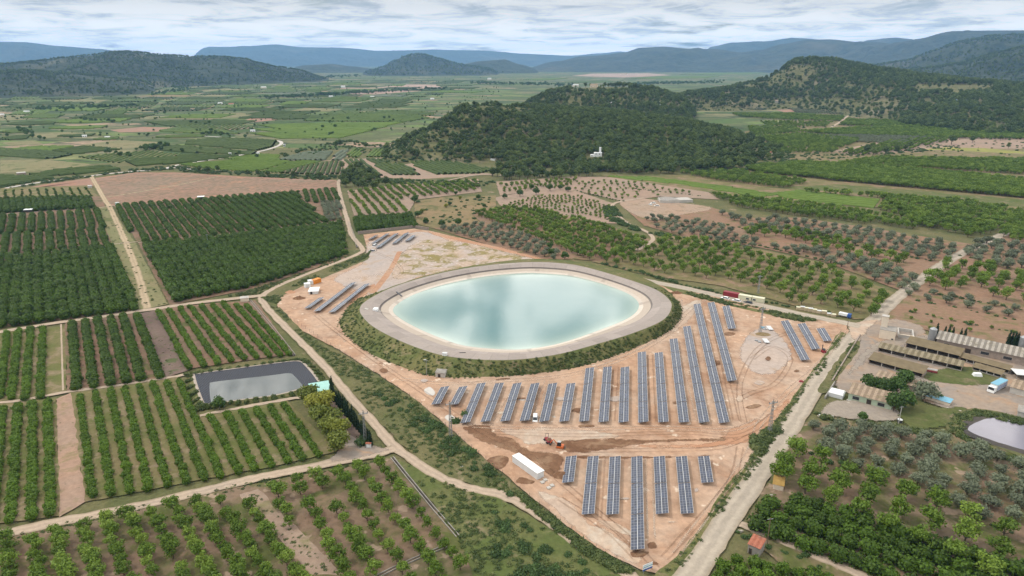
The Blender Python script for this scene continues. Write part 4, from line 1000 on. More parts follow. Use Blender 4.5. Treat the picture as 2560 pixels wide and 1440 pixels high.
grove('olive', [(1790, 528), (1870, 545), (1990, 548), (2200, 580), (2400, 615), (2370, 655), (2260, 640), (2050, 600), (1880, 575)], (1800, 535), (2330, 640), 9.2, 8, 1.28, jit=.3, what='pale olive tree', end='concrete tank', side='upper almond rows', group='olive trees in the middle right grove', miss=.05)
grove('olive', [(1900, 615), (2060, 625), (2290, 690), (2250, 722), (2060, 650)], (1920, 620), (2250, 710), 9, 8, 1.45, jit=.4, miss=.15)
grove('almond', [(1860, 565), (2000, 580), (2280, 655), (2240, 672), (2000, 612), (1870, 590)], (1880, 575), (2250, 665), 9, 8, 1.45, miss=.3)
for a, b in [((1780, 556), (1870, 575)), ((1880, 612), (2100, 662)), ((2060, 600), (2330, 655)), ((1640, 582), (1880, 632)), ((2080, 640), (2290, 690)), ((1700, 565), (1880, 615))]: along('hedge', [a, b], 3.5, .75)
patch('pale_pad', [(1545, 505), (1590, 495), (1640, 500), (1760, 515), (1780, 525), (1700, 540), (1640, 552), (1600, 545), (1560, 525)], '~pad', sm=True)
# M4 olives behind the site fence
patch('orchard_floor', [(1085, 572), (1200, 558), (1260, 560), (1400, 625), (1440, 655), (1400, 660), (1250, 622)], 'red_orch')
grove('olive', [(1095, 572), (1200, 561), (1260, 566), (1390, 630), (1390, 652), (1260, 618)], (1110, 575), (1390, 650), 8.4, 8, 1.2, what='small round olive tree', end='site corner', side='construction fence', group='olive trees behind the site fence', miss=.03, rev=True)
# M5 bright almonds
patch('orchard_floor', [(1200, 555), (1180, 535), (1240, 520), (1340, 520), (1500, 560), (1625, 600), (1560, 640), (1500, 655), (1430, 648)], 'red_orch')
grove('almond', [(1215, 556), (1190, 538), (1250, 524), (1340, 524), (1500, 565), (1615, 602), (1550, 640), (1480, 648), (1430, 640)], (1230, 530), (1530, 640), 7.2, 6.2, 1.22, jit=.3, what='bright almond tree', end='dry grass slope', side='stony track', group='bright almond trees behind the reservoir', miss=.03)
patch('orchard_floor', [(1235, 495), (1330, 478), (1440, 478), (1535, 510), (1545, 560), (1480, 558), (1340, 520), (1260, 525)], 'pale_soil')
grove('almond', [(1260, 512), (1340, 490), (1440, 488), (1525, 515), (1530, 552), (1400, 528), (1290, 524)], (1300, 500), (1500, 545), 6.2, 5.2, .62, miss=.1)
patch('orchard_floor', [(1240, 455), (1440, 442), (1560, 445), (1760, 475), (1800, 500), (1650, 492), (1560, 505), (1450, 480), (1330, 478), (1250, 490)], 'pale_soil')
grove('almond', [(1330, 465), (1440, 450), (1560, 452), (1740, 482), (1640, 490), (1540, 500), (1440, 478)], (1400, 460), (1640, 495), 11, 7.5, .75, miss=.3)
grove('almond', [(1250, 462), (1440, 445), (1440, 462), (1330, 476), (1260, 482)], (1260, 470), (1430, 452), 8, 6, .9, miss=.15)
for a, b in [((1440, 478), (1560, 505)), ((1340, 520), (1480, 556)), ((1560, 470), (1760, 492))]: along('hedge', [a, b], 4, .7)
patch('dry_slope', [(1035, 505), (1100, 495), (1240, 490), (1240, 520), (1180, 535), (1200, 558), (1085, 572), (1040, 560)], 'drybrown')
# M8
patch('orchard_floor', [(868, 478), (1000, 462), (1195, 448), (1205, 480), (1040, 500), (1020, 535), (885, 540)], 'pale_soil')
grove('almond', [(872, 480), (1000, 464), (1190, 452), (1196, 474), (1030, 495), (878, 512)], (880, 482), (905, 510), 7.5, 4.2, .95, miss=.02)
grove('almond', [(880, 516), (1000, 502), (1020, 530), (890, 540)], (900, 516), (915, 538), 7.5, 3.6, .85)
grove('orange', [(884, 546), (1028, 536), (1040, 566), (892, 576)], (890, 560), (1035, 550), 5.0, 4.2, 1.5, miss=.02)
# bands of dense almonds, right far
patch('orchard_floor', [(1500, 440), (1700, 425), (1860, 420), (2130, 395), (2560, 380), (2700, 380), (2700, 600), (2560, 565), (2200, 520), (1900, 500), (1760, 480)], 'grass_soil')
patch('meadow_strip', [(1900, 470), (2100, 480), (2560, 520), (2700, 540), (2700, 515), (2560, 500), (2100, 462)], 'grass')
grove('almond', [(1862, 422), (1990, 408), (2200, 418), (2560, 452), (2660, 462), (2660, 505), (2560, 494), (2100, 452), (1900, 432)], (1900, 425), (2500, 478), 4.4, 3.8, 1.3, miss=.005)
grove('almond', [(2090, 410), (2200, 395), (2560, 400), (2660, 400), (2660, 440), (2560, 436), (2200, 415)], (2100, 408), (2560, 425), 6.2, 4.6, 1.28, miss=.08)
grove('almond', [(1700, 432), (1840, 430), (2020, 455), (1960, 470), (1800, 452)], (1710, 434), (1990, 465), 6.2, 5, 1.25, miss=.06)
hf([(1510, 440), (1620, 443), (1800, 465), (1950, 488), (1900, 494), (1700, 462), (1560, 448)], (1540, 444), (1900, 490), 'c_bright', sp=4, w=3.6, h=1.3, g='grass_soil')
hf([(1930, 484), (2000, 476), (2200, 500), (2185, 520), (2080, 512), (1960, 496)], (1940, 488), (2190, 512), 'c_bright', sp=4, w=3.6, h=1.3, g='grass_soil')
grove('almond', [(1780, 488), (1900, 498), (2080, 520), (2340, 560), (2330, 575), (2050, 545), (1840, 515)], (1800, 495), (2300, 565), 6.2, 5.0, 1.2, miss=.06)
grove('almond', [(1980, 476), (2200, 490), (2400, 505), (2600, 540), (2600, 560), (2420, 590), (2300, 560), (2200, 522), (2220, 500)], (2200, 510), (2560, 560), 6.6, 5.0, 1.35, miss=.06)
patch('orchard_floor', [(1860, 330), (2000, 300), (2200, 290), (2560, 300), (2700, 300), (2700, 380), (2300, 395), (2130, 395), (1860, 420), (1900, 370)], 'grass_soil')
grove('almond', [(2000, 330), (2200, 318), (2560, 322), (2640, 330), (2640, 350), (2400, 346), (2100, 338)], (2050, 332), (2600, 345), 6, 5.2, 1.3, miss=.04)
grove('olive', [(2040, 340), (2200, 338), (2335, 345), (2250, 360), (2080, 352)], (2060, 345), (2300, 352), 6.5, 5.6, 1.15, miss=.04)
grove('almond', [(1880, 345), (2000, 335), (2150, 350), (2120, 364), (1950, 362)], (1900, 352), (2120, 358), 6.5, 5, 1.2, miss=.05)
patch('pale_strip', [(2080, 378), (2200, 355), (2340, 335), (2560, 345), (2700, 348), (2700, 362), (2400, 370), (2200, 385), (2130, 390)], 'pale_soil')
grove('almond', [(2100, 382), (2220, 355), (2360, 340), (2370, 352), (2260, 376), (2160, 388)], (2150, 385), (2260, 345), 8.5, 4.2, 1.1)
patch('pale_strip', [(2280, 372), (2400, 360), (2700, 366), (2700, 374), (2440, 372)], 'pale_soil')
patch('yellow_meadow', [(2305, 374), (2360, 369), (2460, 371), (2560, 380), (2560, 385), (2420, 379)], 'yellow')
grove('almond', [(1870, 365), (1960, 360), (2110, 366), (2080, 382), (1900, 380)], (1880, 370), (2090, 372), 8, 5.4, 1.1, miss=.1)
patch('pale_strip', [(1940, 275), (2000, 272), (2010, 279), (1960, 281)], 'pink')
patch('pale_strip', [(2150, 280), (2260, 277), (2280, 285), (2240, 292), (2120, 290)], 'dry')
grove('almond', [(2160, 281), (2250, 279), (2265, 285), (2140, 289)], (2160, 285), (2260, 281), 14, 9, 1.1)
grove('almond', [(2120, 300), (2300, 305), (2560, 306), (2640, 308), (2640, 322), (2300, 320), (2100, 313)], (2130, 305), (2540, 312), 6.5, 5.6, 1.35, miss=.03)
grove('almond', [(1830, 285), (1960, 285), (2110, 292), (2100, 303), (1960, 300), (1850, 292)], (1886, 286), (2090, 297), 7.5, 6, 1.3, miss=.05)
grove('almond', [(1900, 304), (2080, 306), (2060, 318), (1920, 316)], (1910, 308), (2060, 312), 9, 7, 1.2, miss=.15)
grove('almond', [(1870, 318), (1990, 318), (2000, 330), (1880, 342)], (1880, 325), (1990, 322), 7.5, 6, 1.2, miss=.06)
grove('olive', [(1740, 258), (1880, 255), (1950, 266), (1900, 276), (1790, 272)], (1780, 262), (1930, 268), 10, 8, 1.35, miss=.1)
grove('olive', [(1960, 262), (2100, 268), (2110, 286), (1990, 282)], (1970, 268), (2100, 274), 9, 7, 1.3, miss=.2)
hf([(1700, 258), (1745, 257), (1750, 268), (1705, 272)], (1705, 268), (1745, 260), 'c_bright', sp=8, w=7, g='grow', seg=7)
scatter('pine', [(1860, 250), (2100, 258), (2280, 262), (2240, 290), (2120, 280), (1980, 270)], 420, .95, .4)
scatter('hedge', [(1840, 345), (1900, 320), (2100, 295), (2300, 296), (2560, 300), (2560, 400), (2130, 400), (1860, 415)], 700, 1.1, .5)
ribbon('path', [(2060, 330), (2100, 305), (2120, 290), (2150, 270), (2175, 255)], 5, 'track')
# far plain behind the right hill, its sunlight painted in as brighter crops
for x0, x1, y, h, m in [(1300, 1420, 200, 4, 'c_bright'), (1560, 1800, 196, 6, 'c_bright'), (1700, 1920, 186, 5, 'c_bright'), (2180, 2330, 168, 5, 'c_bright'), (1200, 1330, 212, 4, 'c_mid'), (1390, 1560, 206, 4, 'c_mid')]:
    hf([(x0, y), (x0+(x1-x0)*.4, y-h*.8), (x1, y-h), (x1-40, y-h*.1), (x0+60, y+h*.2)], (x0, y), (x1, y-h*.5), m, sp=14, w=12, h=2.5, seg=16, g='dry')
# ================================================================== CONSTRUCTION SITE
site = [(908, 588), (1035, 573), (1078, 579), (1240, 618), (1400, 660), (1500, 662), (1640, 706), (1760, 735), (1900, 768), (2060, 802), (2112, 812), (2124, 830), (2085, 905), (2000, 1010), (1940, 1085), (1885, 1150), (1800, 1270), (1700, 1395), (1640, 1436), (1600, 1428), (1490, 1372), (1400, 1305), (1300, 1222), (1215, 1150), (1130, 1078), (1040, 1000), (950, 940), (850, 878), (760, 830), (700, 780), (684, 748), (720, 715), (770, 698), (840, 672), (915, 640), (918, 622)]
patch('site_ground', site, 'sand')
patch('gravel_pad', [(915, 610), (940, 600), (1060, 580), (1150, 620), (1110, 660), (960, 740), (905, 735), (830, 700), (900, 660)], '~gravelpad', sm=True)
patch('weedy_ground', [(1010, 625), (1060, 600), (1180, 610), (1330, 645), (1330, 654), (1180, 668), (1050, 695), (985, 700), (975, 670)], '~weedy', sm=True)
patch('turned_soil', [(1060, 577), (1090, 582), (1250, 618), (1410, 660), (1340, 652), (1220, 622), (1080, 590)], '~redsoil')
ribbon('site_track', [(1000, 630), (985, 660), (960, 700), (930, 735)], (3, 4), '~redsoil')
patch('turned_soil', [(890, 735), (935, 710), (940, 722), (880, 765), (850, 790)], '~redsoil', sm=True)
patch('rolled_pad', [(1870, 830), (1930, 822), (1985, 880), (1960, 930), (1890, 940), (1840, 890)], '~gravelpad', sm=True)
patch('pale_ground', [(1700, 770), (1740, 750), (1760, 765), (1700, 830), (1620, 870), (1480, 930), (1300, 955), (1100, 955), (980, 925), (880, 880), (830, 830), (840, 820), (900, 885), (1000, 928), (1150, 952), (1320, 948), (1460, 926), (1580, 886), (1660, 840)], '~sandpale', sm=True)
patch('pale_ground', [(1330, 1225), (1420, 1250), (1470, 1300), (1560, 1350), (1610, 1400), (1580, 1415), (1480, 1365), (1400, 1300)], '~sandpale', sm=True)
patch('pale_ground', [(1480, 1300), (1540, 1310), (1585, 1335), (1575, 1345), (1520, 1325)], '~sandpale', sm=True)
patch('pale_ground', [(1240, 1075), (1420, 1070), (1560, 1090), (1500, 1105), (1330, 1118), (1290, 1100)], '~sandpale', sm=True)
patch('turned_soil', [(1820, 1070), (1900, 1045), (1960, 1000), (1985, 1000), (1930, 1075), (1880, 1110), (1780, 1125), (1600, 1125), (1600, 1112), (1780, 1105)], '~redsoil', sm=True)
patch('dug_and_shaded_ground', [(1150, 1070), (1230, 1062), (1240, 1082), (1290, 1100), (1330, 1125), (1400, 1135), (1420, 1160), (1380, 1205), (1340, 1165), (1280, 1138), (1200, 1110)], '~darksoil', sm=True)
patch('dug_and_shaded_ground', [(1400, 1102), (1520, 1096), (1640, 1098), (1780, 1095), (1860, 1100), (1780, 1110), (1640, 1112), (1560, 1125), (1450, 1140), (1400, 1130)], '~darksoil', sm=True)
patch('dug_and_shaded_ground', [(1420, 1138), (1500, 1142), (1700, 1142), (1780, 1138), (1790, 1146), (1600, 1152), (1440, 1152)], '~darksoil')
patch('dug_and_shaded_ground', [(1215, 1155), (1245, 1140), (1275, 1150), (1250, 1180)], '~darksoil', sm=True)
for pp in ([(1445, 1066), (1480, 1063), (1490, 1072), (1450, 1074)], [(1240, 950), (1270, 946), (1275, 951), (1245, 955)], [(1300, 1195), (1340, 1205), (1330, 1215), (1290, 1210)], [(1615, 1358), (1640, 1360), (1645, 1375), (1618, 1378)], [(1575, 1382), (1625, 1380), (1615, 1395), (1580, 1396)],  # blob right of the longest front row's near end: its shadow painted as soil
           [(1775, 905), (1800, 903), (1802, 916), (1780, 916)], [(1812, 832), (1838, 835), (1832, 842), (1814, 841)], [(1856, 1022), (1890, 1012), (1905, 1018), (1880, 1026)], [(1010, 925), (930, 905), (950, 912)]):
    patch('dug_and_shaded_ground', pp, '~darksoil', sm=True)
for pp in ([(1060, 978), (1075, 970), (1088, 984), (1082, 992), (1068, 988)], [(1296, 999), (1312, 998), (1311, 1004), (1297, 1003)], [(1120, 1040), (1136, 1045), (1128, 1058), (1112, 1048)]):
    tag(patch('puddle', pp, 'puddle', amp=.12, sm=True), kind='structure')
# grass strips and banks at the site edge
patch('verge', [(1620, 700), (1700, 715), (1720, 730), (1830, 762), (1960, 790), (2050, 805), (2000, 806), (1860, 775), (1740, 745), (1690, 733)], 'bank')
scatter('shrub', [(1700, 728), (1830, 756), (1960, 785), (2050, 802), (2000, 806), (1860, 775), (1740, 745)], 260, 1.0)
patch('verge', [(2085, 850), (2050, 905), (1996, 975), (1950, 1040), (1905, 1095), (1865, 1160), (1812, 1222), (1737, 1340), (1690, 1400), (1640, 1436), (1600, 1500), (1660, 1500), (1690, 1440), (1724, 1400), (1773, 1340), (1850, 1222), (1906, 1160), (1927, 1110), (1967, 1055), (2017, 975), (2064, 925), (2118, 838), (2100, 830)], 'bank')
scatter('shrub', [(2090, 850), (2052, 905), (1998, 975), (1953, 1040), (1908, 1095), (1868, 1160), (1815, 1222), (1740, 1340), (1694, 1400), (1646, 1436), (1690, 1432), (1722, 1398), (1770, 1338), (1846, 1222), (1902, 1160), (1923, 1110), (1963, 1055), (2013, 975), (2060, 925), (2112, 840)], 1500, .62)
scatter('shrub', [(1880, 1100), (1920, 1075), (1950, 1080), (1900, 1140), (1880, 1130)], 130, 1.1)
patch('verge', [(700, 770), (760, 835), (850, 882), (950, 945), (1040, 1003), (1130, 1082), (1215, 1155), (1300, 1228), (1400, 1312), (1490, 1380), (1590, 1432), (1540, 1432), (1450, 1385), (1340, 1290), (1240, 1230), (1130, 1200), (1060, 1165), (1000, 1110), (900, 1005), (820, 915), (740, 840), (680, 775)], 'scrub')
LV = [(705, 778), (760, 838), (850, 888), (950, 950), (1040, 1008), (1130, 1086), (1215, 1158), (1300, 1230), (1400, 1315), (1490, 1382), (1590, 1432), (1540, 1432), (1450, 1385), (1340, 1285), (1240, 1222), (1130, 1190), (1060, 1155), (1000, 1100), (910, 1005), (830, 915), (750, 840), (690, 778)]
scatter('shrub', LV, 1600, .62, .55)
scatter('hedge', [(890, 960), (1040, 1015), (1130, 1088), (1250, 1190), (1300, 1235), (1280, 1245), (1130, 1150), (1000, 1040)], 70, .8, .5)
scatter('shrub', [(1290, 1232), (1400, 1315), (1490, 1382), (1580, 1432), (1540, 1432), (1450, 1380), (1350, 1290)], 500, .95, .4)
patch('scrubland', [(985, 1148), (1060, 1180), (1140, 1215), (1240, 1245), (1330, 1295), (1440, 1370), (1560, 1440), (1590, 1500), (1200, 1500), (1150, 1345)], 'grass')
scatter('shrub', [(1000, 1155), (1140, 1222), (1240, 1255), (1320, 1300), (1430, 1375), (1540, 1440), (1570, 1490), (1220, 1490), (1140, 1340)], 850, .6, .6)
scatter('hedge', [(1200, 1240), (1300, 1300), (1430, 1390), (1500, 1440), (1300, 1490), (1230, 1440), (1250, 1330)], 60, .8, .5)
scatter('shrub', [(650, 745), (700, 740), (760, 700), (850, 662), (925, 630), (920, 645), (840, 680), (770, 705), (720, 730), (690, 765)], 330, .85)
patch('verge', [(655, 735), (760, 690), (870, 648), (925, 632), (922, 650), (840, 684), (770, 712), (700, 745), (690, 775), (668, 760)], 'scrub')
scatter('shrub', [(560, 745), (640, 722), (760, 680), (860, 640), (895, 625), (870, 645), (760, 688), (650, 735)], 160, .75)
# slope planting on the reservoir bank
for i in range(3200):
    k = random.randrange(len(th)); t = random.random()**.8
    a = th[k]+random.uniform(-.014, .014); r_ = rC[k]+.6+(rO[k]-rC[k]-.4)*t
    if math.sin(a) > .45: continue
    if mn.noise((math.cos(a)*7, math.sin(a)*7, 4.4)) < -.28 and random.random() < .7: continue
    PTS['shrub'].append((RC.x+math.cos(a)*r_, RC.y+math.sin(a)*r_, 4.8*(1-t)**1.1, random.uniform(.3, .62), random.uniform(0, 6.28), None, None))
for i in range(500):
    k = random.randrange(len(th)); a = th[k]
    if math.sin(a) < .3: continue
    r_ = rC[k]+random.uniform(.6, 4); PTS['shrub'].append((RC.x+math.cos(a)*r_, RC.y+math.sin(a)*r_, 2.5 if r_ < rC[k]+2 else 1, random.uniform(.4, .8), random.uniform(0, 6.28), None, None))
# ================================================================== ROADS
ribbon('gravel_road', [(1680, 1500), (1738, 1425), (1800, 1330), (1866, 1232), (1935, 1130), (1990, 1045), (2040, 965), (2100, 880), (2150, 828), (2190, 796), (2235, 752), (2320, 688), (2400, 637), (2480, 600), (2560, 566), (2700, 520)], 6.8, 'road')
patch('road_mouth', [(2118, 812), (2190, 800), (2200, 812), (2150, 850), (2128, 850)], '~sandpale', sm=True)
ribbon('site_road', [(1600, 700), (1650, 710), (1720, 724), (1800, 742), (1900, 765), (2000, 787), (2080, 803), (2150, 818)], 6.5, 'road')
ribbon('dirt_track', [(1620, 1500), (1560, 1430), (1480, 1385), (1410, 1335), (1340, 1285), (1260, 1243), (1170, 1222), (1090, 1190), (1030, 1150), (985, 1118), (930, 1055), (870, 988), (810, 915), (750, 855), (700, 805), (665, 768), (655, 745), (685, 722), (760, 690), (850, 655), (900, 634), (905, 622), (880, 590), (868, 550), (852, 495), (846, 460), (850, 450)], 3.6, 'track')
ribbon('grove_lane', [(660, 740), (610, 746), (500, 758), (380, 775), (280, 790), (150, 808), (0, 832), (-150, 860)], 4.2, 'track')
ribbon('lower_lane', [(985, 1125), (930, 1140), (850, 1155), (740, 1178), (640, 1198), (520, 1228), (400, 1256), (270, 1285), (150, 1308), (0, 1340), (-120, 1366)], 4.2, 'track')
ribbon('upper_path', [(480, 935), (430, 945), (300, 965), (170, 982), (60, 1002), (-100, 1020)], 2.2, 'track')
ribbon('path', [(500, 1042), (560, 1030), (700, 1004), (760, 995)], 2.0, 'track')
patch('yard', [(845, 1040), (880, 1060), (905, 1100), (960, 1120), (985, 1128), (930, 1145), (860, 1158), (820, 1150), (855, 1110)], '~yard', sm=True)
patch('brown_yard', [(815, 1000), (835, 985), (905, 1080), (915, 1105), (875, 1090), (850, 1050)], 'tilled', sm=True)  # strip of dark brown soil left of the cypress row
ribbon('stony_track', [(1590, 628), (1625, 608), (1632, 596), (1615, 580), (1570, 560), (1545, 540), (1530, 520), (1540, 508), (1580, 500), (1610, 496)], 3.4, 'track')
scatter('hedge', [(1510, 520), (1535, 515), (1560, 555), (1620, 585), (1640, 580), (1680, 600), (1640, 590), (1560, 570), (1515, 550)], 170, 1.1)
ribbon('path', [(1120, 452), (1180, 440), (1230, 437)], 3, 'track')
ribbon('path', [(345, 608), (480, 594), (600, 583), (720, 568), (820, 556), (868, 553)], 1.6, 'track')
ribbon('path', [(-100, 648), (100, 634), (285, 612), (345, 606)], 1.6, 'track')
ribbon('path', [(-60, 541), (120, 529), (240, 521), (300, 513)], 1.8, 'track')
ribbon('wood_road', [(1250, 440), (1370, 412), (1460, 404), (1530, 398)], 4, 'track')
# farm yards
patch('farm_yard', [(2120, 880), (2190, 800), (2300, 812), (2345, 850), (2560, 900), (2700, 930), (2700, 1060), (2560, 1050), (2400, 1040), (2300, 1010), (2100, 985), (2085, 930)], '~yard', sm=True)
patch('grey_yard', [(2128, 905), (2180, 860), (2270, 838), (2330, 850), (2260, 868), (2190, 885), (2160, 920), (2110, 950)], '~asph', sm=True)
patch('grey_yard', [(2035, 1045), (2090, 1000), (2230, 1018), (2265, 1050), (2200, 1060), (2090, 1050)], '~asph', sm=True)
patch('farm_grass', [(2300, 935), (2400, 915), (2520, 940), (2480, 970), (2330, 960)], '~grass', sm=True)
patch('farm_grass', [(2255, 1000), (2300, 985), (2330, 1015), (2420, 1020), (2420, 1060), (2300, 1080), (2240, 1050)], '~grass', sm=True)
patch('verge', [(2128, 860), (2150, 870), (2085, 960), (2060, 985), (2050, 965)], 'scrub', sm=True)
scatter('shrub', [(2128, 862), (2145, 868), (2085, 950), (2062, 980)], 90, .8)
patch('verge', [(2380, 1040), (2450, 1025), (2600, 1060), (2700, 1100), (2700, 1200), (2560, 1150), (2440, 1100), (2370, 1080)], 'scrub', sm=True)
scatter('shrub', [(2375, 1045), (2450, 1028), (2560, 1050), (2560, 1065), (2440, 1042), (2400, 1080), (2440, 1112), (2560, 1155), (2560, 1175), (2420, 1110), (2370, 1080)], 260, .9)
scatter('shrub', [(2030, 1032), (2100, 1045), (2200, 1062), (2380, 1090), (2370, 1098), (2200, 1075), (2060, 1050)], 150, .9)
scatter('shrub', [(2130, 900), (2200, 812), (2330, 850), (2560, 905), (2560, 1040), (2300, 1010), (2090, 980)], 150, .4)
# ponds
patch('pond_margin', [(2398, 1078), (2420, 1050), (2470, 1040), (2580, 1062), (2700, 1110), (2700, 1180), (2560, 1140), (2450, 1105)], 'mud', sm=True)
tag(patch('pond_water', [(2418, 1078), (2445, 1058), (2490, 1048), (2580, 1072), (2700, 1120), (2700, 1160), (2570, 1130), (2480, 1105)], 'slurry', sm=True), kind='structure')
# standalone trees
def stand(kind, pts, sc, what, where, cnt='from the left'):
    for i, q in enumerate(pts):
        p = P(q[0], q[1]); s = sc*(q[2] if len(q) > 2 else 1)
        PTS[kind].append((p.x, p.y, 0, s, random.uniform(0, 6.28), f"{what} {ordn(i+1)} {cnt} {where}" if len(pts) > 1 else f"{what} {where}", f"{what}s {where}" if len(pts) > 1 else None))
CYP = [(832+k*5.6, 1000+k*6.9) for k in range(18)]
stand('cypress', [(x, y, random.uniform(.75, 1.2) if k else 1.4) for k, (x, y) in enumerate(CYP)], .95, 'tall dark cypress', 'in the row by the green shed', 'down')
stand('autumn', [(775, 1010), (790, 1035), (815, 1030), (800, 1062), (832, 1070), (826, 1095), (850, 1095), (845, 1130)], 1.3, 'yellowing bushy tree', 'beside the gravel drive', 'from the green shed')
stand('broad', [(549, 1024, .72)], 1.0, 'round dark tree', 'on the near rim of the lined pond')
stand('broad', [(2172, 978), (2205, 985), (2240, 990), (2258, 968), (2232, 1030), (2262, 1022)], 1.0, 'large leafy tree', 'behind the mint green farmhouse')
stand('olive', [(2308, 1000, 1.7)], 1.15, 'big grey olive tree', 'beside the blue roofed trough')
stand('broad', [(2155, 1052, .55), (2345, 1000, .5)], .9, 'small rounded tree', 'around the farm yard')
stand('cypress', [(2336, 858, 1.25), (2358, 852), (2368, 852), (2378, 854), (2398, 858), (2408, 860)], 1.0, 'dark cypress', 'behind the long barn')
stand('cypress', [(2516, 875), (2524, 876), (2531, 878), (2538, 879)], 1.2, 'dark cypress', 'near the far silo')
stand('broad', [(1037, 508, 1.05), (1140, 488, .6), (1195, 500, .75), (1045, 545, .9), (1065, 560, .8), (1105, 568, .9), (1145, 565, .9), (1125, 515, .6), (1210, 520, .55)], .95, 'dark bushy tree', 'on the dry grass slope')
stand('autumn', [(1115, 520, .7), (1150, 500, .6), (1055, 535, .8)], 1.0, 'yellow green tree', 'on the dry grass slope')
stand('broad', [(1300, 492), (1340, 488), (1262, 498, .8), (1375, 478), (1400, 475, .8), (1330, 475, .8), (1420, 480, .9)], .95, 'dark round tree', 'on pale ground above the sparse orchard')
stand('broad', [(1378, 640, .8), (1412, 650, .9), (1375, 625, .8), (1450, 640, .7)], .9, 'dark tree', 'just behind the reservoir')
stand('pine', [(500, 430), (520, 436, 1.3), (545, 430), (620, 440), (645, 442), (670, 443), (735, 446), (770, 448), (800, 446)], 1.1, 'dark pine', 'along the back of the pink field')
stand('pine', [(2165, 385, 1.3), (2182, 390, 1.1), (2212, 388, 1.4), (2240, 380), (2262, 378), (2275, 372, 1.1), (2378, 362, 1.7), (2430, 358, 1.3), (2500, 352), (2520, 372, .9)], 1.35, 'dark tree', 'in the belt before the almond band')
stand('pine', [(1170, 405, 1.2), (1200, 408), (850, 365, 1.1), (915, 372), (968, 378, 1.3)], 1.3, 'lone dark pine', 'among the terraced plots')
stand('hedge', [(905, 1112, 1.3)], 1.4, 'round silvery bush', 'beside the white meter cabinet')
for x, y in [(1180, 1135), (1165, 1040), (1140, 1058), (1220, 1175), (1228, 1190)]: PTS['hedge'].append((*P(x, y)[:2], 0, 1.3, random.random()*6, None, None))
# dotted far trees and tree belts on the plain
for _ in range(3600):
    x, y = random.uniform(-40, 1250), 186+abs(random.gauss(0, 1))*75
    if y > 400 or (x > 850 and y > 330): continue
    if mn.noise((x*.02, y*.09, 6.1)) < random.uniform(-.3, .3): continue
    p = P(x, y); PTS['broad'].append((p.x, p.y, 0, random.choice([.3, .4, .5, .6, .85])*random.uniform(.8, 1.2)*(1+max(0, 230-y)*.01), random.random()*6, None, None))
for a, b, n, s in [((660, 247), (940, 232), 120, 1.6), ((90, 276), (330, 266), 90, 1.2), ((300, 206), (460, 220), 110, 1.4), ((0, 212), (160, 232), 80, 1.5), ((200, 222), (330, 236), 90, 1.4), ((560, 205), (640, 192), 70, 1.6), ((340, 380), (430, 362), 26, 1.0), ((700, 200), (900, 190), 120, 1.8), ((380, 238), (480, 222), 50, 1.3),
                   ((850, 235), (1120, 222), 110, 1.5), ((1180, 208), (1420, 214), 160, 1.6), ((1560, 212), (1800, 206), 200, 1.6), ((500, 330), (560, 338), 16, .9), ((270, 383), (330, 392), 10, .8), ((900, 170), (1300, 182), 200, 2.2), ((1400, 172), (1800, 166), 220, 2.4), ((40, 325), (110, 350), 14, 1), ((200, 300), (290, 306), 20, .9)]:
    for i in range(n):
        t = random.random(); x, y = a[0]+(b[0]-a[0])*t+random.gauss(0, 8), a[1]+(b[1]-a[1])*t+random.gauss(0, 1.6)
        p = P(x, y); PTS['broad'].append((p.x, p.y, 0, s*random.uniform(.6, 1.2), random.random()*6, None, None))
scatter('hedge', [(440, 415), (540, 428), (700, 436), (870, 442), (1060, 452), (1250, 455), (1190, 470), (1000, 460), (860, 455), (700, 446), (450, 430)], 420, 1.2)
scatter('hedge', [(-20, 470), (150, 445), (330, 424), (440, 415), (430, 424), (250, 440), (0, 475)], 170, 1.0)
scatter('hedge', [(1850, 400), (2130, 375), (2330, 360), (2400, 372), (2130, 395), (1900, 420)], 280, 1.2)
scatter('hedge', [(700, 385), (860, 350), (1000, 370), (900, 385), (860, 372), (730, 395)], 200, 1.3)
scatter('shrub', [(240, 520), (276, 518), (420, 760), (345, 776)], 160, .6)
scatter('hedge', [(1040, 505), (1240, 492), (1230, 530), (1200, 556), (1060, 566)], 60, .9)

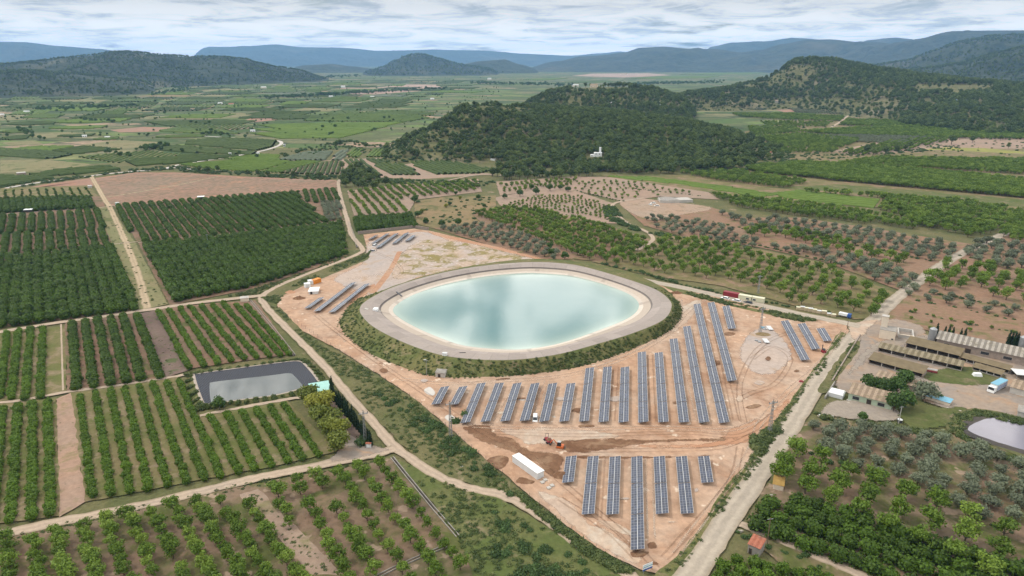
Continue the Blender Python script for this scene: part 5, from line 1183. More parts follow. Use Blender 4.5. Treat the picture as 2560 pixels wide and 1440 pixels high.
# wheel tracks over the site
def ruts(pts, gap=1.9, w=.55, mat='~rut'):
    W = smooth([P(*p) for p in pts], 6)
    for s_ in (-1, 1):
        L_ = []
        for i, p in enumerate(W):
            d_ = (W[min(i+1, len(W)-1)]-W[max(i-1, 0)]).normalized(); L_.append(p+Vector((d_.y, -d_.x, 0))*gap*.5*s_)
        ribbon('wheel_track', None, w, mat, jit=.12, sm=False, world=L_)
for pts in ([(1640, 1425), (1560, 1340), (1440, 1240), (1320, 1140), (1200, 1080), (1060, 985), (940, 905), (840, 830), (790, 790)], [(1690, 1390), (1780, 1270), (1870, 1140), (1900, 1060), (1960, 990), (2050, 910), (2110, 830)], [(1000, 950), (1120, 962), (1260, 955), (1420, 940), (1560, 898), (1660, 845), (1720, 780), (1760, 752)],
            [(1180, 1068), (1400, 1076), (1650, 1072), (1820, 1078), (1900, 1050)], [(1230, 1085), (1450, 1092), (1700, 1085), (1850, 1092), (1930, 1040)], [(1450, 1130), (1650, 1128), (1800, 1122), (1890, 1085)], [(1850, 1120), (1830, 1200), (1760, 1290), (1660, 1400)], [(2100, 820), (1990, 830), (1900, 870), (1850, 960), (1860, 1060)],
            [(1700, 750), (1690, 810), (1600, 870), (1480, 920)], [(920, 625), (985, 655), (1000, 690), (900, 720), (820, 770)], [(1000, 640), (1060, 615), (1200, 622), (1310, 645)], [(870, 700), (940, 690), (1020, 660)], [(1880, 900), (1930, 870), (1975, 900), (1940, 960), (1880, 985), (1850, 1000)], [(1400, 1250), (1520, 1330), (1590, 1400)], [(1340, 1060), (1350, 1000), (1368, 955)],
            [(1240, 1056), (1300, 955)], [(1530, 1056), (1540, 920)], [(1632, 1056), (1625, 890)], [(1735, 1056), (1690, 870)], [(1840, 1056), (1790, 830)], [(1628, 1350), (1622, 1150)], [(1512, 1300), (1520, 1145)]):
    ruts(pts, mat=random.choice(['~rut', '~rut', '~rutp']))
for i, (x, y) in enumerate([(1250, 1035), (1300, 1000), (1450, 1030), (1540, 1000), (1690, 1010), (1790, 980), (1850, 1000), (1900, 960), (1990, 930), (1560, 1250), (1480, 1180), (1740, 1230), (1680, 1310), (1320, 1050), (1920, 900), (1760, 1060), (1400, 1000), (1110, 985), (960, 930), (1060, 955)]):
    r1, r2 = random.uniform(8, 26), random.uniform(3, 8)
    patch('soil_patch', [(x-r1, y), (x-r1*.4, y-r2), (x+r1*.6, y-r2*.7), (x+r1, y+r2*.3), (x+r1*.2, y+r2), (x-r1*.6, y+r2*.7)], random.choice(['~darksoil', '~sandpale', '~sandpale', '~gravelpad']), sm=True)
# ================================================================== SOLAR TABLES
TW, TILT, LEN = 3.5, R(13), 13.0
def wing_mesh():
    w = TW/2-.07; me = bpy.data.meshes.new('solar_panel')
    V = [(x, y, z) for z in (-.04, 0) for y in (0, LEN) for x in (0, w)]
    F = [(4, 5, 7, 6), (0, 2, 3, 1), (0, 1, 5, 4), (2, 6, 7, 3), (0, 4, 6, 2), (1, 3, 7, 5)]
    me.from_pydata(V, [], F); me.materials.append(M['cells']); me.materials.append(M['steel'])
    me.polygons.foreach_set('material_index', [0, 1, 1, 1, 1, 1])
    uv = me.uv_layers.new(name='UVMap')
    for lp in me.loops: v = me.vertices[lp.vertex_index].co; uv.data[lp.index].uv = (v.x/w*2, v.y/LEN*12)
    me.update(); return me
WING = wing_mesh()
b = MB()
for x in (-TW*.36, -TW*.12, TW*.12, TW*.36): b.box(x-.04, .1, -.16, x+.04, LEN-.1, -.05)
b.box(-.04, .02, -.03, .04, LEN-.02, .012, 1)
for x in (-TW/2, TW/2-.05): b.box(x, .0, -.06, x+.05, LEN, .008, 1)
FRAME = b.mesh('frame', [M['dsteel'], M['white']])
b = MB(); b.box(-TW*.42, -.06, -.26, TW*.42, .06, -.17); RAFTER = b.mesh('rafter', M['dsteel'])
def post_mesh(x):
    b = MB(); h = 1.6+math.tan(TILT)*x*math.cos(TILT)-.25
    b.box(x-.07, -.07, -.2, x+.07, .07, h); return b.mesh('post', M['steel'])
POST = [post_mesh(-1.0), post_mesh(1.0)]
def solar_row(far, near_, n, lab, group):
    A, B = P(*near_, 1.6), P(*far, 1.6); d = (B-A); Lr = d.length/n; az = math.atan2(-d.x, d.y)
    for i in range(n):
        p = A.lerp(B, i/n); nm = lab
        if n > 1: nm = f"{['near', 'second', 'third', 'fourth', 'fifth', 'sixth', 'seventh', 'eighth'][i] if i < n-1 or n > 2 else 'far'} table of {lab}" if not (i == n-1) else f"far end table of {lab}"
        t = thing('solar_table', nm, 'solar panels', (p.x, p.y, 0), az, group)
        k = (Lr-.32)/LEN; TL = TILT+random.gauss(0, R(1.3))
        top = 1.6
        def child(name, me, loc=(0, 0, 0), rot=0.0, sy=1.0):
            o = obj(name, me, t, loc); o.rotation_euler = (0, rot, 0); o.scale = (1, sy, 1); return o
        ct, st = math.cos(TL), math.sin(TL)
        for s_ in (-1, 1):
            x = -(TW/2) if s_ < 0 else .07
            child('solar_panel', WING, (x*ct, 0, top+x*st), -TL, k)
        child('frame', FRAME, (0, 0, top), -TL, k)
        for j in range(4):
            y = (j+.5)/4*LEN*k
            child('rafter', RAFTER, (0, y, top), -TL)
            for pm in POST: child('post', pm, (0, y, 0))
LOW = [('a', (1428.5, 1138.4), (1419.7, 1205.4), 1), ('b', (1483.3, 1138.8), (1470, 1284.8), 2), ('c', (1537.9, 1139.6), (1531.4, 1285.2), 2), ('d', (1592, 1139.8), (1594, 1372.8), 3), ('e', (1647.8, 1139.2), (1655.5, 1283.6), 2), ('f', (1703.2, 1139.2), (1718.3, 1283.2), 2), ('g', (1758.6, 1138.8), (1768.6, 1205.9), 1)]
GF = 'solar tables in the front field'
for i, (k, f, n_, c) in enumerate(LOW):
    solar_row(f, n_, c, f"{ordn(i+1)} front field solar row from the white prefab" if c > 1 else ('short front field solar row nearest the white prefab' if i == 0 else 'short front field solar row nearest the gravel road'), GF)
UP = [((1113.5, 965.1), (1089.3, 1009.8), 1), ((1158.8, 965.1), (1134.6, 1010.8), 1), ((1204.1, 956.5), (1162.8, 1056.1), 2), ((1249.4, 956.5), (1213.2, 1053.1), 2), ((1293.7, 956.5), (1262.5, 1052.1), 2), ((1338.4, 956.9), (1310.8, 1051.1), 2), ((1382.3, 957.1), (1360.2, 1052.7), 2), ((1427.6, 957.1), (1410.1, 1052.7), 2),
      ((1475, 918.2), (1459.9, 1052.7), 3), ((1519, 915.8), (1508.6, 1054), 3), ((1562.5, 916.5), (1558.7, 1054.8), 3), ((1604.5, 879), (1608.3, 1054.8), 4), ((1646.5, 880.3), (1658.8, 1054.8), 4), ((1683.4, 846), (1710, 1055.3), 5), ((1716.6, 814.8), (1760.4, 1055.3), 6), ((1742, 759), (1810.8, 1056), 8), ((1777, 755), (1830, 951.5), 6), ((1814.3, 764), (1830, 821.6), 2)]
for i, (f, n_, c) in enumerate(UP):
    solar_row(f, n_, c, f"{ordn(i+1)} solar row of the main field from the white puddle" if c > 1 else f"short {'left' if i == 0 else 'right'} solar table beside the white puddle", 'solar tables in the main field')
for i, (f, n_, c) in enumerate([((1960.8, 801), (2013.5, 899.7), 3), ((2002.8, 808), (2040, 872.4), 2), ((2050.6, 819.7), (2070, 852), 1)]):
    solar_row(f, n_, c, ['long left solar row in the corner by the crossroads', 'middle solar row in the corner by the crossroads', 'small blue solar table in the corner by the crossroads'][i], 'solar tables in the right corner')
for i, (n_, f, c) in enumerate([((767.6, 769.6), (805, 742.7), 1), ((791, 777.4), (884.8, 705.4), 3), ((828.4, 780), (918.6, 708.9), 3)]):
    solar_row(f, n_, c, ['short dark solar table left of the reservoir', 'dark solar row in front of the white flat building', 'dark solar row nearest the reservoir edge'][i], 'solar tables left of the reservoir')
for i, (n_, f, c) in enumerate([((924.7, 597.7), (942, 587.3), 1), ((933.4, 607.3), (970.7, 583), 2), ((943.8, 618.6), (992.4, 583), 3), ((984.6, 608.2), (1018.5, 581.2), 2), ((1016.7, 602), (1035.8, 587.3), 1)]):
    solar_row(f, n_, c, ['leftmost short solar table in the far site corner', 'second dark solar row in the far site corner', 'longest dark solar row in the far site corner', 'fourth dark solar row in the far site corner', 'rightmost short solar table in the far site corner'][i], 'solar tables in the far site corner')
# ================================================================== BUILDINGS
def frame2(a, b, z=0):
    A, B = P(*a, z), P(*b, z); d = B-A; return A, d.length, math.atan2(d.y, d.x)
def add_openings(par, b_list, Lx, dep):
    for kind, x, z, w, h, side in b_list:
        m = MB(); g = MB()
        if side == 'f':
            m.box(x-w/2-.1, -.06, z-.1, x+w/2+.1, -.003, z+h+.1); g.box(x-w/2, -.1, z, x+w/2, -.061, z+h)
        else:
            m.box(Lx+.003, x-w/2-.1, z-.1, Lx+.06, x+w/2+.1, z+h+.1); g.box(Lx+.061, x-w/2, z, Lx+.1, x+w/2, z+h)
        f = m.build(kind, M['conc'] if kind == 'window' else M['wood'], par)
        g.build('pane' if kind == 'window' else 'leaf', M['glass'] if kind == 'window' else M['darkin'], f)
def building(name, label, cat, a, b, dep, h, roof, wall_m, roof_m, opens=(), group=None, over=.25, rise=1.2, z=0):
    A, Lx, az = frame2(a, b, z); t = thing(name, label, cat, (A.x, A.y, z), az, group)
    m = MB()
    if roof == 'gable':
        m.v += [(0, 0, -.3), (Lx, 0, -.3), (Lx, dep, -.3), (0, dep, -.3), (0, 0, h), (Lx, 0, h), (Lx, dep, h), (0, dep, h), (0, dep/2, h+rise), (Lx, dep/2, h+rise)]
        m.f += [(0, 1, 5, 4), (1, 2, 6, 9, 5), (2, 3, 7, 6), (3, 0, 4, 8, 7)]; m.m += [0]*4
        r_ = MB(); e = over; k = rise/(dep/2); n = max(1, int(Lx/3))
        for s_ in (0, 1):
            y0, z0 = (-e, h-e*k) if not s_ else (dep+e, h-e*k); ym, zm = dep/2, h+rise
            for i in range(n):
                x0, x1 = -e+(Lx+2*e)*i/n, -e+(Lx+2*e)*(i+1)/n
                r_.hexa([(x0, y0, z0+.01), (x1, y0, z0+.01), (x1, ym, zm+.01), (x0, ym, zm+.01)], [(x0, y0, z0+.11), (x1, y0, z0+.11), (x1, ym, zm+.11), (x0, ym, zm+.11)])
    elif roof == 'mono':                          # high at the back, falling to the front (rise<0: falling back)
        hb = h+rise
        m.hexa([(0, 0, -.3), (Lx, 0, -.3), (Lx, dep, -.3), (0, dep, -.3)], [(0, 0, h), (Lx, 0, h), (Lx, dep, hb), (0, dep, hb)])
        r_ = MB(); e = over; k = rise/dep
        r_.hexa([(-e, -e, h-e*k+.01), (Lx+e, -e, h-e*k+.01), (Lx+e, dep+e, hb+e*k+.01), (-e, dep+e, hb+e*k+.01)], [(-e, -e, h-e*k+.1), (Lx+e, -e, h-e*k+.1), (Lx+e, dep+e, hb+e*k+.1), (-e, dep+e, hb+e*k+.1)])
    else:
        m.box(0, 0, -.3, Lx, dep, h); r_ = MB(); e = over
        r_.box(-e, -e, h+.004, Lx+e, dep+e, h+.16)
    m.build('wall', M[wall_m], t); r_.build('roof', M[roof_m], t)
    add_openings(t, opens, Lx, dep)
    return t, Lx
def open_shed(name, label, a, b, dep, h, rise, roof_m, bays, group=None):
    A, Lx, az = frame2(a, b); t = thing(name, label, 'shed', (A.x, A.y, 0), az, group); hb = h+rise
    MB().box(0, dep-.2, -.2, Lx, dep, hb-.02).build('back_wall', M['brick'], t)
    MB().box(0, 0, -.2, .2, dep-.203, min(h, hb)-.02).build('end_wall', M['brick'], t); MB().box(Lx-.2, 0, -.2, Lx, dep-.203, min(h, hb)-.02).build('end_wall', M['brick'], t)
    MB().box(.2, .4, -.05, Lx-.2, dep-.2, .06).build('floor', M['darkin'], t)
    m = MB().box(.2, .02, -.2, Lx-.2, .16, .9); m.build('front_rail_wall', M['concd'], t)
    for i in range(1, bays): x = Lx*i/bays; MB().box(x-.17, .18, -.2, x+.17, .5, h-.02).build('pillar', M['conc'], t)
    r_ = MB(); e = .35; k = rise/dep
    r_.hexa([(-e, -e, h-e*k), (Lx+e, -e, h-e*k), (Lx+e, dep+e, hb+e*k), (-e, dep+e, hb+e*k)], [(-e, -e, h-e*k+.1), (Lx+e, -e, h-e*k+.1), (Lx+e, dep+e, hb+e*k+.1), (-e, dep+e, hb+e*k+.1)])
    r_.build('roof', M[roof_m], t); return t
# farm
t, Lx = building('farmhouse', 'low mint green farmhouse with ribbed brown roof', 'house', (2119, 1000), (2226, 1028), 7, 3.0, 'mono', 'green_wall', 'fibrobr', [('window', 2.6, 1.0, 2.2, 1.2, 'f'), ('door', 7.0, 0.1, 1.4, 2.2, 'f'), ('window', 11.0, 1.0, 2.2, 1.2, 'f')], rise=1.1, over=.4)
MB().box(-.2, -.9, -.1, Lx, -.07, .35).build('plinth', M['conc'], t)
t = thing('storage_box', 'white tarpaulin covered box beside the mint green farmhouse', 'store', P(2070, 990), frame2((2070, 990), (2104, 999))[2])
MB().box(0, 0, 0, 5, 4.2, 1.6).build('body', M['offwhite'], t); MB().hexa([(-.1, -.1, 1.604), (5.1, -.1, 1.604), (5.1, 4.3, 1.604), (-.1, 4.3, 1.604)], [(.3, .3, 2.1), (4.7, .3, 2.1), (4.7, 3.9, 2.1), (.3, 3.9, 2.1)]).build('cover', M['white'], t)
t, Lx = building('barn', 'long livestock barn with pale corrugated gable roof', 'barn', (2338, 868), (2640, 935), 11, 4.2, 'gable', 'brick', 'fibro', [('window', 4, 1.6, 2, 1.2, 'f'), ('door', 12, .1, 2, 2.4, 'f'), ('window', 18, 1.6, 3, 1.2, 'f'), ('window', 26, 1.6, 3, 1.2, 'f'), ('window', 34, 1.6, 3, 1.2, 'f'), ('door', 44, .1, 2.2, 2.6, 'f')], rise=2.0, over=.5)
open_shed('livestock_shed', 'mossy open shed nearest the long barn', (2263, 872), (2396, 905), 6.5, 2.9, 1.0, 'mossy', 5, 'open sheds on the farm')
open_shed('livestock_shed', 'ribbed ochre open shed running through the middle of the farm', (2194, 882), (2402, 931), 4.6, 2.6, .7, 'mossyb', 6, 'open sheds on the farm')
open_shed('livestock_shed', 'low mossy shed with open bays left of the rubble', (2170, 912), (2304, 949), 6.5, 2.6, .9, 'mossy', 4, 'open sheds on the farm')
open_shed('livestock_shed', 'mossy stalls at the foot of the long barn', (2398, 905), (2520, 938), 3.6, 2.3, .6, 'mossy', 7, 'open sheds on the farm')
open_shed('livestock_shed', 'short row of stalls in the grass right of the ribbed shed', (2430, 928), (2500, 948), 3.4, 2.0, .6, 'mossy', 4, 'open sheds on the farm')
building('storehouse', 'brown roofed block half hidden behind leafy trees', 'building', (2186, 958), (2286, 985), 5.5, 3.0, 'mono', 'brick', 'fibrobr', [('window', 6, 1.2, 1.2, 1, 'f')], rise=.5, over=.3)
building('storehouse', 'tan roofed block beside the blue topped truck', 'building', (2522, 985), (2660, 1022), 7, 3.0, 'mono', 'conc', 'fibrobr', [], rise=.7)
building('storehouse', 'grey block cut by the right edge above the slurry pond', 'building', (2541, 1045), (2660, 1075), 6, 2.6, 'flat', 'conc', 'concd', [('window', 3, .8, 1.4, 1, 'f')])
t, Lx = building('water_tower_house', 'pale rendered block with a tall square tower by the crossroads', 'building', (2196, 847), (2236, 854), 6.5, 4.6, 'flat', 'render', 'concd', [('window', 5.4, .7, .8, .5, 'f')], over=.05)
MB().box(.0, 4.0, 4.77, 2.6, 6.4, 9.6).build('tower', M['render'], t); MB().box(-.15, 3.85, 9.604, 2.75, 6.55, 9.85).build('tower_cap', M['conc'], t)
A, Lx, az = frame2((2244, 846), (2284, 852)); t = thing('water_tank', 'open rectangular concrete water tank behind the tower block', 'tank', A, az)
m = MB(); m.box(0, 0, -.2, Lx, .5, 2); m.box(0, 9, -.2, Lx, 9.5, 2); m.box(0, .503, -.2, .5, 8.997, 2); m.box(Lx-.5, .503, -.2, Lx, 8.997, 2); m.build('wall', M['conc'], t)
MB().box(.5, .5, -.1, Lx-.5, 9, .5).build('water', M['pondw'], t); MB().box(-.08, -.08, 2.004, Lx+.08, .58, 2.1).build('rim', M['render'], t)
def silo(px, lab):
    p = P(*px); t = thing('silo', lab, 'silo', p, 0, 'feed silos')
    MB().cyl((0, 0, 2.4), (0, 0, 7.6), 1.5, n=20).build('drum', M['steel'], t); MB().cyl((0, 0, .8), (0, 0, 2.4), .3, 1.5, n=20).build('hopper', M['steel'], t); MB().cyl((0, 0, 7.6), (0, 0, 8.4), 1.55, .3, n=20).build('cap', M['steel'], t)
    for i in range(4): a = i*math.pi/2+.6; MB().cyl((1.45*math.cos(a), 1.45*math.sin(a), -.1), (1.45*math.cos(a), 1.45*math.sin(a), 2.6), .09, n=6).build('leg', M['steel'], t)
silo((2326, 862), 'pale metal feed silo at the near end of the long barn'); silo((2551, 884), 'grey metal feed silo near the right edge')
building('trough_shed', 'low cream trough building with a sky blue roof', 'shed', (2313, 1000), (2372, 1018), 3.4, 1.7, 'mono', 'render', 'skyblue', rise=.3)
# lined pond with green shed
POND = thing('lined_pond', 'pond lined with black plastic holding grey water', 'pond', P(630, 960))
op, wp = [(488, 940), (500, 934), (600, 920), (690, 908), (742, 903), (760, 912), (790, 948), (786, 958), (700, 984), (600, 998), (524, 1008), (510, 1004)], [(524, 962), (534, 955), (600, 947), (680, 938), (722, 933), (736, 940), (758, 966), (757, 974), (700, 985), (600, 999), (536, 1008), (527, 1002)]
c0 = P(630, 960); TOPZ = 1.1
Wo = smooth([P(x, y, TOPZ) for x, y in op], 5, True); Wi = smooth([P(x, y, .25) for x, y in wp], 5, True)
m = MB(); n = len(Wo); m.v = [tuple(p-c0) for p in Wo]+[tuple(p-c0) for p in Wi]+[tuple(c0*0+(p-c0)*.97+Vector((0, 0, -.25))) for p in Wi]
for k in range(2):
    for i in range(n): m.f.append((k*n+i, k*n+(i+1) % n, (k+1)*n+(i+1) % n, (k+1)*n+i)); m.m.append(0)
m.build('liner', M['liner'], POND)
m = MB(); m.v = [tuple(p-c0) for p in Wi]; m.f = [tuple(range(n))]; m.m = [0]; w_ = m.build('water', M['pondw'], POND)
m = MB(); ce = sum(Wo, Vector())/n
for k, (z, s_) in enumerate([(TOPZ, 1.0), (TOPZ+.12, 1.02), (TOPZ, 1.05), (0, 1.16)]): m.v += [tuple(Vector((ce.x+(p.x-ce.x)*s_, ce.y+(p.y-ce.y)*s_, z))-c0) for p in Wo]
for k in range(3):
    for i in range(n): m.f.append((k*n+i, k*n+(i+1) % n, (k+1)*n+(i+1) % n, (k+1)*n+i)); m.m.append(0 if k < 2 else 1)
m.build('rim_bank', [M['beige'], M['bank']], POND)
for i in range(520):
    p = Wo[random.randrange(n)]; k = random.uniform(1.06, 1.16)
    q = Vector((ce.x+(p.x-ce.x)*k, ce.y+(p.y-ce.y)*k)); PTS['shrub'].append((q.x, q.y, max(0, TOPZ*(1-(k-1.05)/.11)), random.uniform(.5, 1.05), random.random()*6, None, None))
building('green_shed', 'dark green shed with pale teal metal roof by the cypresses', 'shed', (781, 1000), (827, 992), 6.5, 3.2, 'mono', 'tealwall', 'teal', rise=.35, over=.4)
# small huts
def hut(label, a, b, dep, h, roof, wm, rm, rise, op=(), name='hut', group='small field huts'):
    return building(name, label, 'hut', a, b, dep, h, roof, wm, rm, op, group, .2, rise)
hut('square block hut with a red clay tile roof in the bottom right', (1868, 1382), (1897, 1395), 3.4, 2.8, 'mono', 'concd', 'tile', .8, [('door', .7, .1, .6, 1.6, 'f')])
hut('tan hut with ochre lichen roof beside the gravel road', (1931, 1225), (1957, 1231), 3.6, 2.1, 'mono', 'render', 'ochre', .7)
hut('little grey concrete pump hut on the reservoir slope', (1089, 945), (1112, 947), 2.8, 2.4, 'mono', 'conc', 'concd', .3, [('door', 1.5, .1, .9, 1.7, 'f')])
hut('small cream hut at the bend of the grove lane', (602, 757), (622, 755), 2.6, 2.3, 'mono', 'render', 'conc', .2)
hut('tiny teal tank hut at the corner of the pink field', (291, 514), (299, 513), 3, 2.2, 'flat', 'teal', 'offwhite', .2)
hut('white roofed shelter at the back of the dark groves', (494, 500), (511, 499), 4, 2.6, 'mono', 'darkin', 'white', .2)
hut('white roofed shelter among the left groves', (60, 533), (80, 532), 4, 2.6, 'mono', 'darkin', 'white', .2)
hut('small grey shelter beside the track through the young trees', (222, 471), (231, 470), 3, 2.4, 'flat', 'conc', 'offwhite', .2)
hut('small pale block hut by the stony track bend', (1588, 611), (1602, 611), 3, 2.6, 'flat', 'conc', 'concd', .2)
hut('small stone hut between the orange rows at far left', (44, 440), (66, 438), 5, 3, 'mono', 'brick', 'conc', .4)
hut('white shed on the reddish terrace below the pines', (1226, 403), (1236, 404), 4, 2.8, 'flat', 'white', 'white', .2)
t = thing('meter_cabinet', 'white meter cabinet with terracotta cap at the lane corner', 'cabinet', P(922, 1122), R(-5))
MB().box(-.8, -.35, 0, .8, .35, 2.0).build('body', M['offwhite'], t); MB().box(-.95, -.5, 2.004, .95, .5, 2.2).build('cap', M['tile'], t); MB().box(-.4, -.38, .8, .4, -.353, 1.5).build('door', M['white'], t)
HILLZ = [('H1', H1), ('H2', H2), ('H3', H3)]
def ray_hill(px, py):
    """first hill surface met by a sight line, else the plain"""
    dx, dy, dz = ray(px, py); best = None
    for _, (V, F, nu, nv) in HILLZ:
        A = V.reshape(nu+1, nv+1, 3)
        azs = A[:, 0, 0]/A[:, 0, 1]; k = np.searchsorted(azs, dx/dy)
        if k <= 0 or k > nu: continue
        col = A[k]; r_ = np.hypot(col[:, 0], col[:, 1]); zs = CAM_H+r_*dz/math.hypot(dx, dy)
        hit = np.where((col[:, 2] > zs) & (col[:, 2] > .5))[0]
        if len(hit): q = col[hit[0]]; best = q if best is None or q[1] < best[1] else best
    return Vector(best) if best is not None else P(px, py)
# tower house in the pines
A = ray_hill(1474, 397); Lx = 14.0; t = thing('tower_house', 'white stepped house with a slim tower in the pine wood', 'house', A, R(-8))
MB().box(0, 0, -3, Lx*.45, 7, 2.6).build('wall', M['white'], t); MB().box(Lx*.3, .4, -3, Lx, 8, 5).build('upper_wall', M['white'], t); MB().box(Lx*.74, 3, 5.004, Lx*.74+2.6, 5.6, 11.5).build('tower', M['white'], t)
for x, z in ((Lx*.5, 3.2), (Lx*.8, 3.2), (Lx*.15, .9)):
    y0 = .4 if x > Lx*.3 else 0; w_ = MB().box(x-.8, y0-.05, z, x+.8, y0-.004, z+1.2).build('window', M['offwhite'], t); MB().box(x-.65, y0-.09, z+.15, x+.65, y0-.054, z+1.05).build('pane', M['glass'], w_)
# octagonal tank
p = P(1682, 503); t = thing('concrete_tank', 'low polygonal concrete water tank on the tan pad', 'tank', p, R(12))
m = MB(); oc = [(-15, -6), (-10, -9.5), (2, -9.5), (2, 3), (-4, 8), (-12, 6)]; m.prism(oc, -.3, 2.8); m.build('round_basin', M['conc'], t)
MB().box(2.01, -9.0, -.3, 15, 2.5, 2.6).build('square_basin', M['conc'], t); MB().prism([(x*.93-.3, y*.93) for x, y in oc], 2.804, 2.95).build('roof_slab', M['concd'], t)
# white prefab substation
A, Lx, az = frame2((1281, 1158), (1343, 1203)); t = thing('prefab_substation', 'long white flat roofed prefab cabin on dug red soil', 'prefab', A, az)
MB().box(0, 0, -.1, Lx, 2.6, 2.6).build('wall', M['offwhite'], t); MB().box(-.1, -.1, 2.604, Lx+.1, 2.7, 2.76).build('roof', M['white'], t)
for x in (1.2, 4.2, 7.2): 
    if x+1 < Lx: MB().box(x, -.04, .1, x+1.1, -.003, 2.4).build('door', M['offwhite'], t)
for i, (x, y) in enumerate([(1356, 1210), (1363, 1204), (1372, 1224), (1380, 1218)]):
    q = P(x, y); t = tag(MB().box(-.55, -.55, 0, .55, .55, .8).build('concrete_block', M['conc'], None, q), ['pale concrete block nearest the prefab end', 'concrete block tucked behind the first by the prefab', 'concrete block at the front of the outer pair', 'concrete block at the back of the outer pair'][i], 'block', 'concrete blocks by the prefab'); t.rotation_euler = (0, 0, .5)
m = MB(); hp = smooth([P(x, y, .06) for x, y in [(1354, 1196), (1372, 1204), (1392, 1222), (1408, 1232), (1408, 1226), (1390, 1212), (1366, 1202)]], 5)
for a, b_ in zip(hp, hp[1:]): m.cyl(a, b_, .07, n=5)
tag(m.build('conduit', M['red']), 'red conduit hose looping over the soil beside the prefab', 'hose')
# containers, cabins, boxes
def box_cabin(name, lab, cat, a, b, dep, h, mat, win, group=None):
    A, Lx, az = frame2(a, b); t = thing(name, lab, cat, A, az, group)
    MB().box(0, 0, .1, Lx, dep, h).build('body', M[mat], t)
    m = MB()
    for x in np.arange(0, Lx, .45): m.box(x, -.045, .25, x+.2, -.003, h-.15)
    m.build('ribs' if mat != 'cream' else 'cladding_ribs', M[mat], t)
    MB().box(-.04, -.08, h+.004, Lx+.04, dep+.04, h+.1).build('roof', M[mat], t)
    if win: f = MB().box(Lx*win-.8, -.1, 1.0, Lx*win+.8, -.05, 1.9).build('window', M['offwhite'], t); MB().box(Lx*win-.7, -.13, 1.08, Lx*win+.7, -.103, 1.82).build('pane', M['glass'], f)
    for x in (.2, Lx-.4): MB().box(x, .3, -.1, x+.3, dep-.3, .096).build('skid', M['dsteel'], t)
    return t
box_cabin('container', 'dark red shipping container beside the site road', 'container', (1807, 741), (1845, 748), 2.6, 2.7, 'red', 0)
box_cabin('site_cabin', 'cream site cabin next to the red container', 'cabin', (1845, 749), (1877, 755), 2.6, 2.7, 'cream', .72, 'cream site cabins')
box_cabin('site_cabin', 'cream site cabin at the right end of the cabin row', 'cabin', (1879, 755), (1909, 760), 2.6, 2.7, 'cream', .2, 'cream site cabins')
box_cabin('generator', 'bright orange generator container above the flat white building', 'generator', (787, 713), (803, 707), 2.6, 2.7, 'orange', 0)
for i, (a, b_, l) in enumerate([((763, 722), (777, 720), 'lower white cube cabinet by the flat white building'), ((772, 714), (786, 712), 'upper white cube cabinet next to the orange generator')]):
    A, Lx, az = frame2(a, b_); t = thing('cabinet', l, 'cabinet', A, az, 'white cabinets by the generator'); MB().box(0, 0, 0, Lx, 2.6, 2.6).build('body', M['white'], t); MB().box(-.05, -.05, 2.604, Lx+.05, 2.65, 2.7).build('roof', M['white'], t); MB().box(Lx*.2, -.05, .2, Lx*.7, -.004, 2.3).build('door', M['offwhite'], t)
t, _ = building('pump_building', 'flat white building on a concrete base left of the reservoir', 'building', (772, 738), (795, 737), 7, 2.0, 'flat', 'offwhite', 'white', [('door', 1.4, .1, 1, 1.7, 'f')], over=.3)
MB().box(-1.5, -2, -.3, 8.5, 8.5, .25).build('base_slab', M['conc'], t)
# stacks along the road
for i, (x, y, h) in enumerate([(1996, 774, 1.4), (2006, 775, 1.8), (2016, 777, 1.7), (2026, 779, 1.8), (2036, 781, 1.7), (2047, 783, 1.4), (2060, 785, 1.7), (2073, 789, 1.2), (2083, 791, 1.2)]):
    q = P(x, y); t = thing('pallet_stack', f"{ordn(i+1)} wrapped pallet stack along the road, counted from the cabins", 'pallet', q, R(-17), 'pallet stacks along the site road')
    MB().box(-1.1, -.9, .15, 1.1, .9, h).build('cartons', M['pallet'], t); MB().box(-1.15, -.95, 0, 1.15, .95, .146).build('pallet', M['wood'], t); MB().box(-1.12, -.92, h+.003, 1.12, .92, h+.08).build('cover', M['offwhite'] if i % 2 else M['cream'], t)
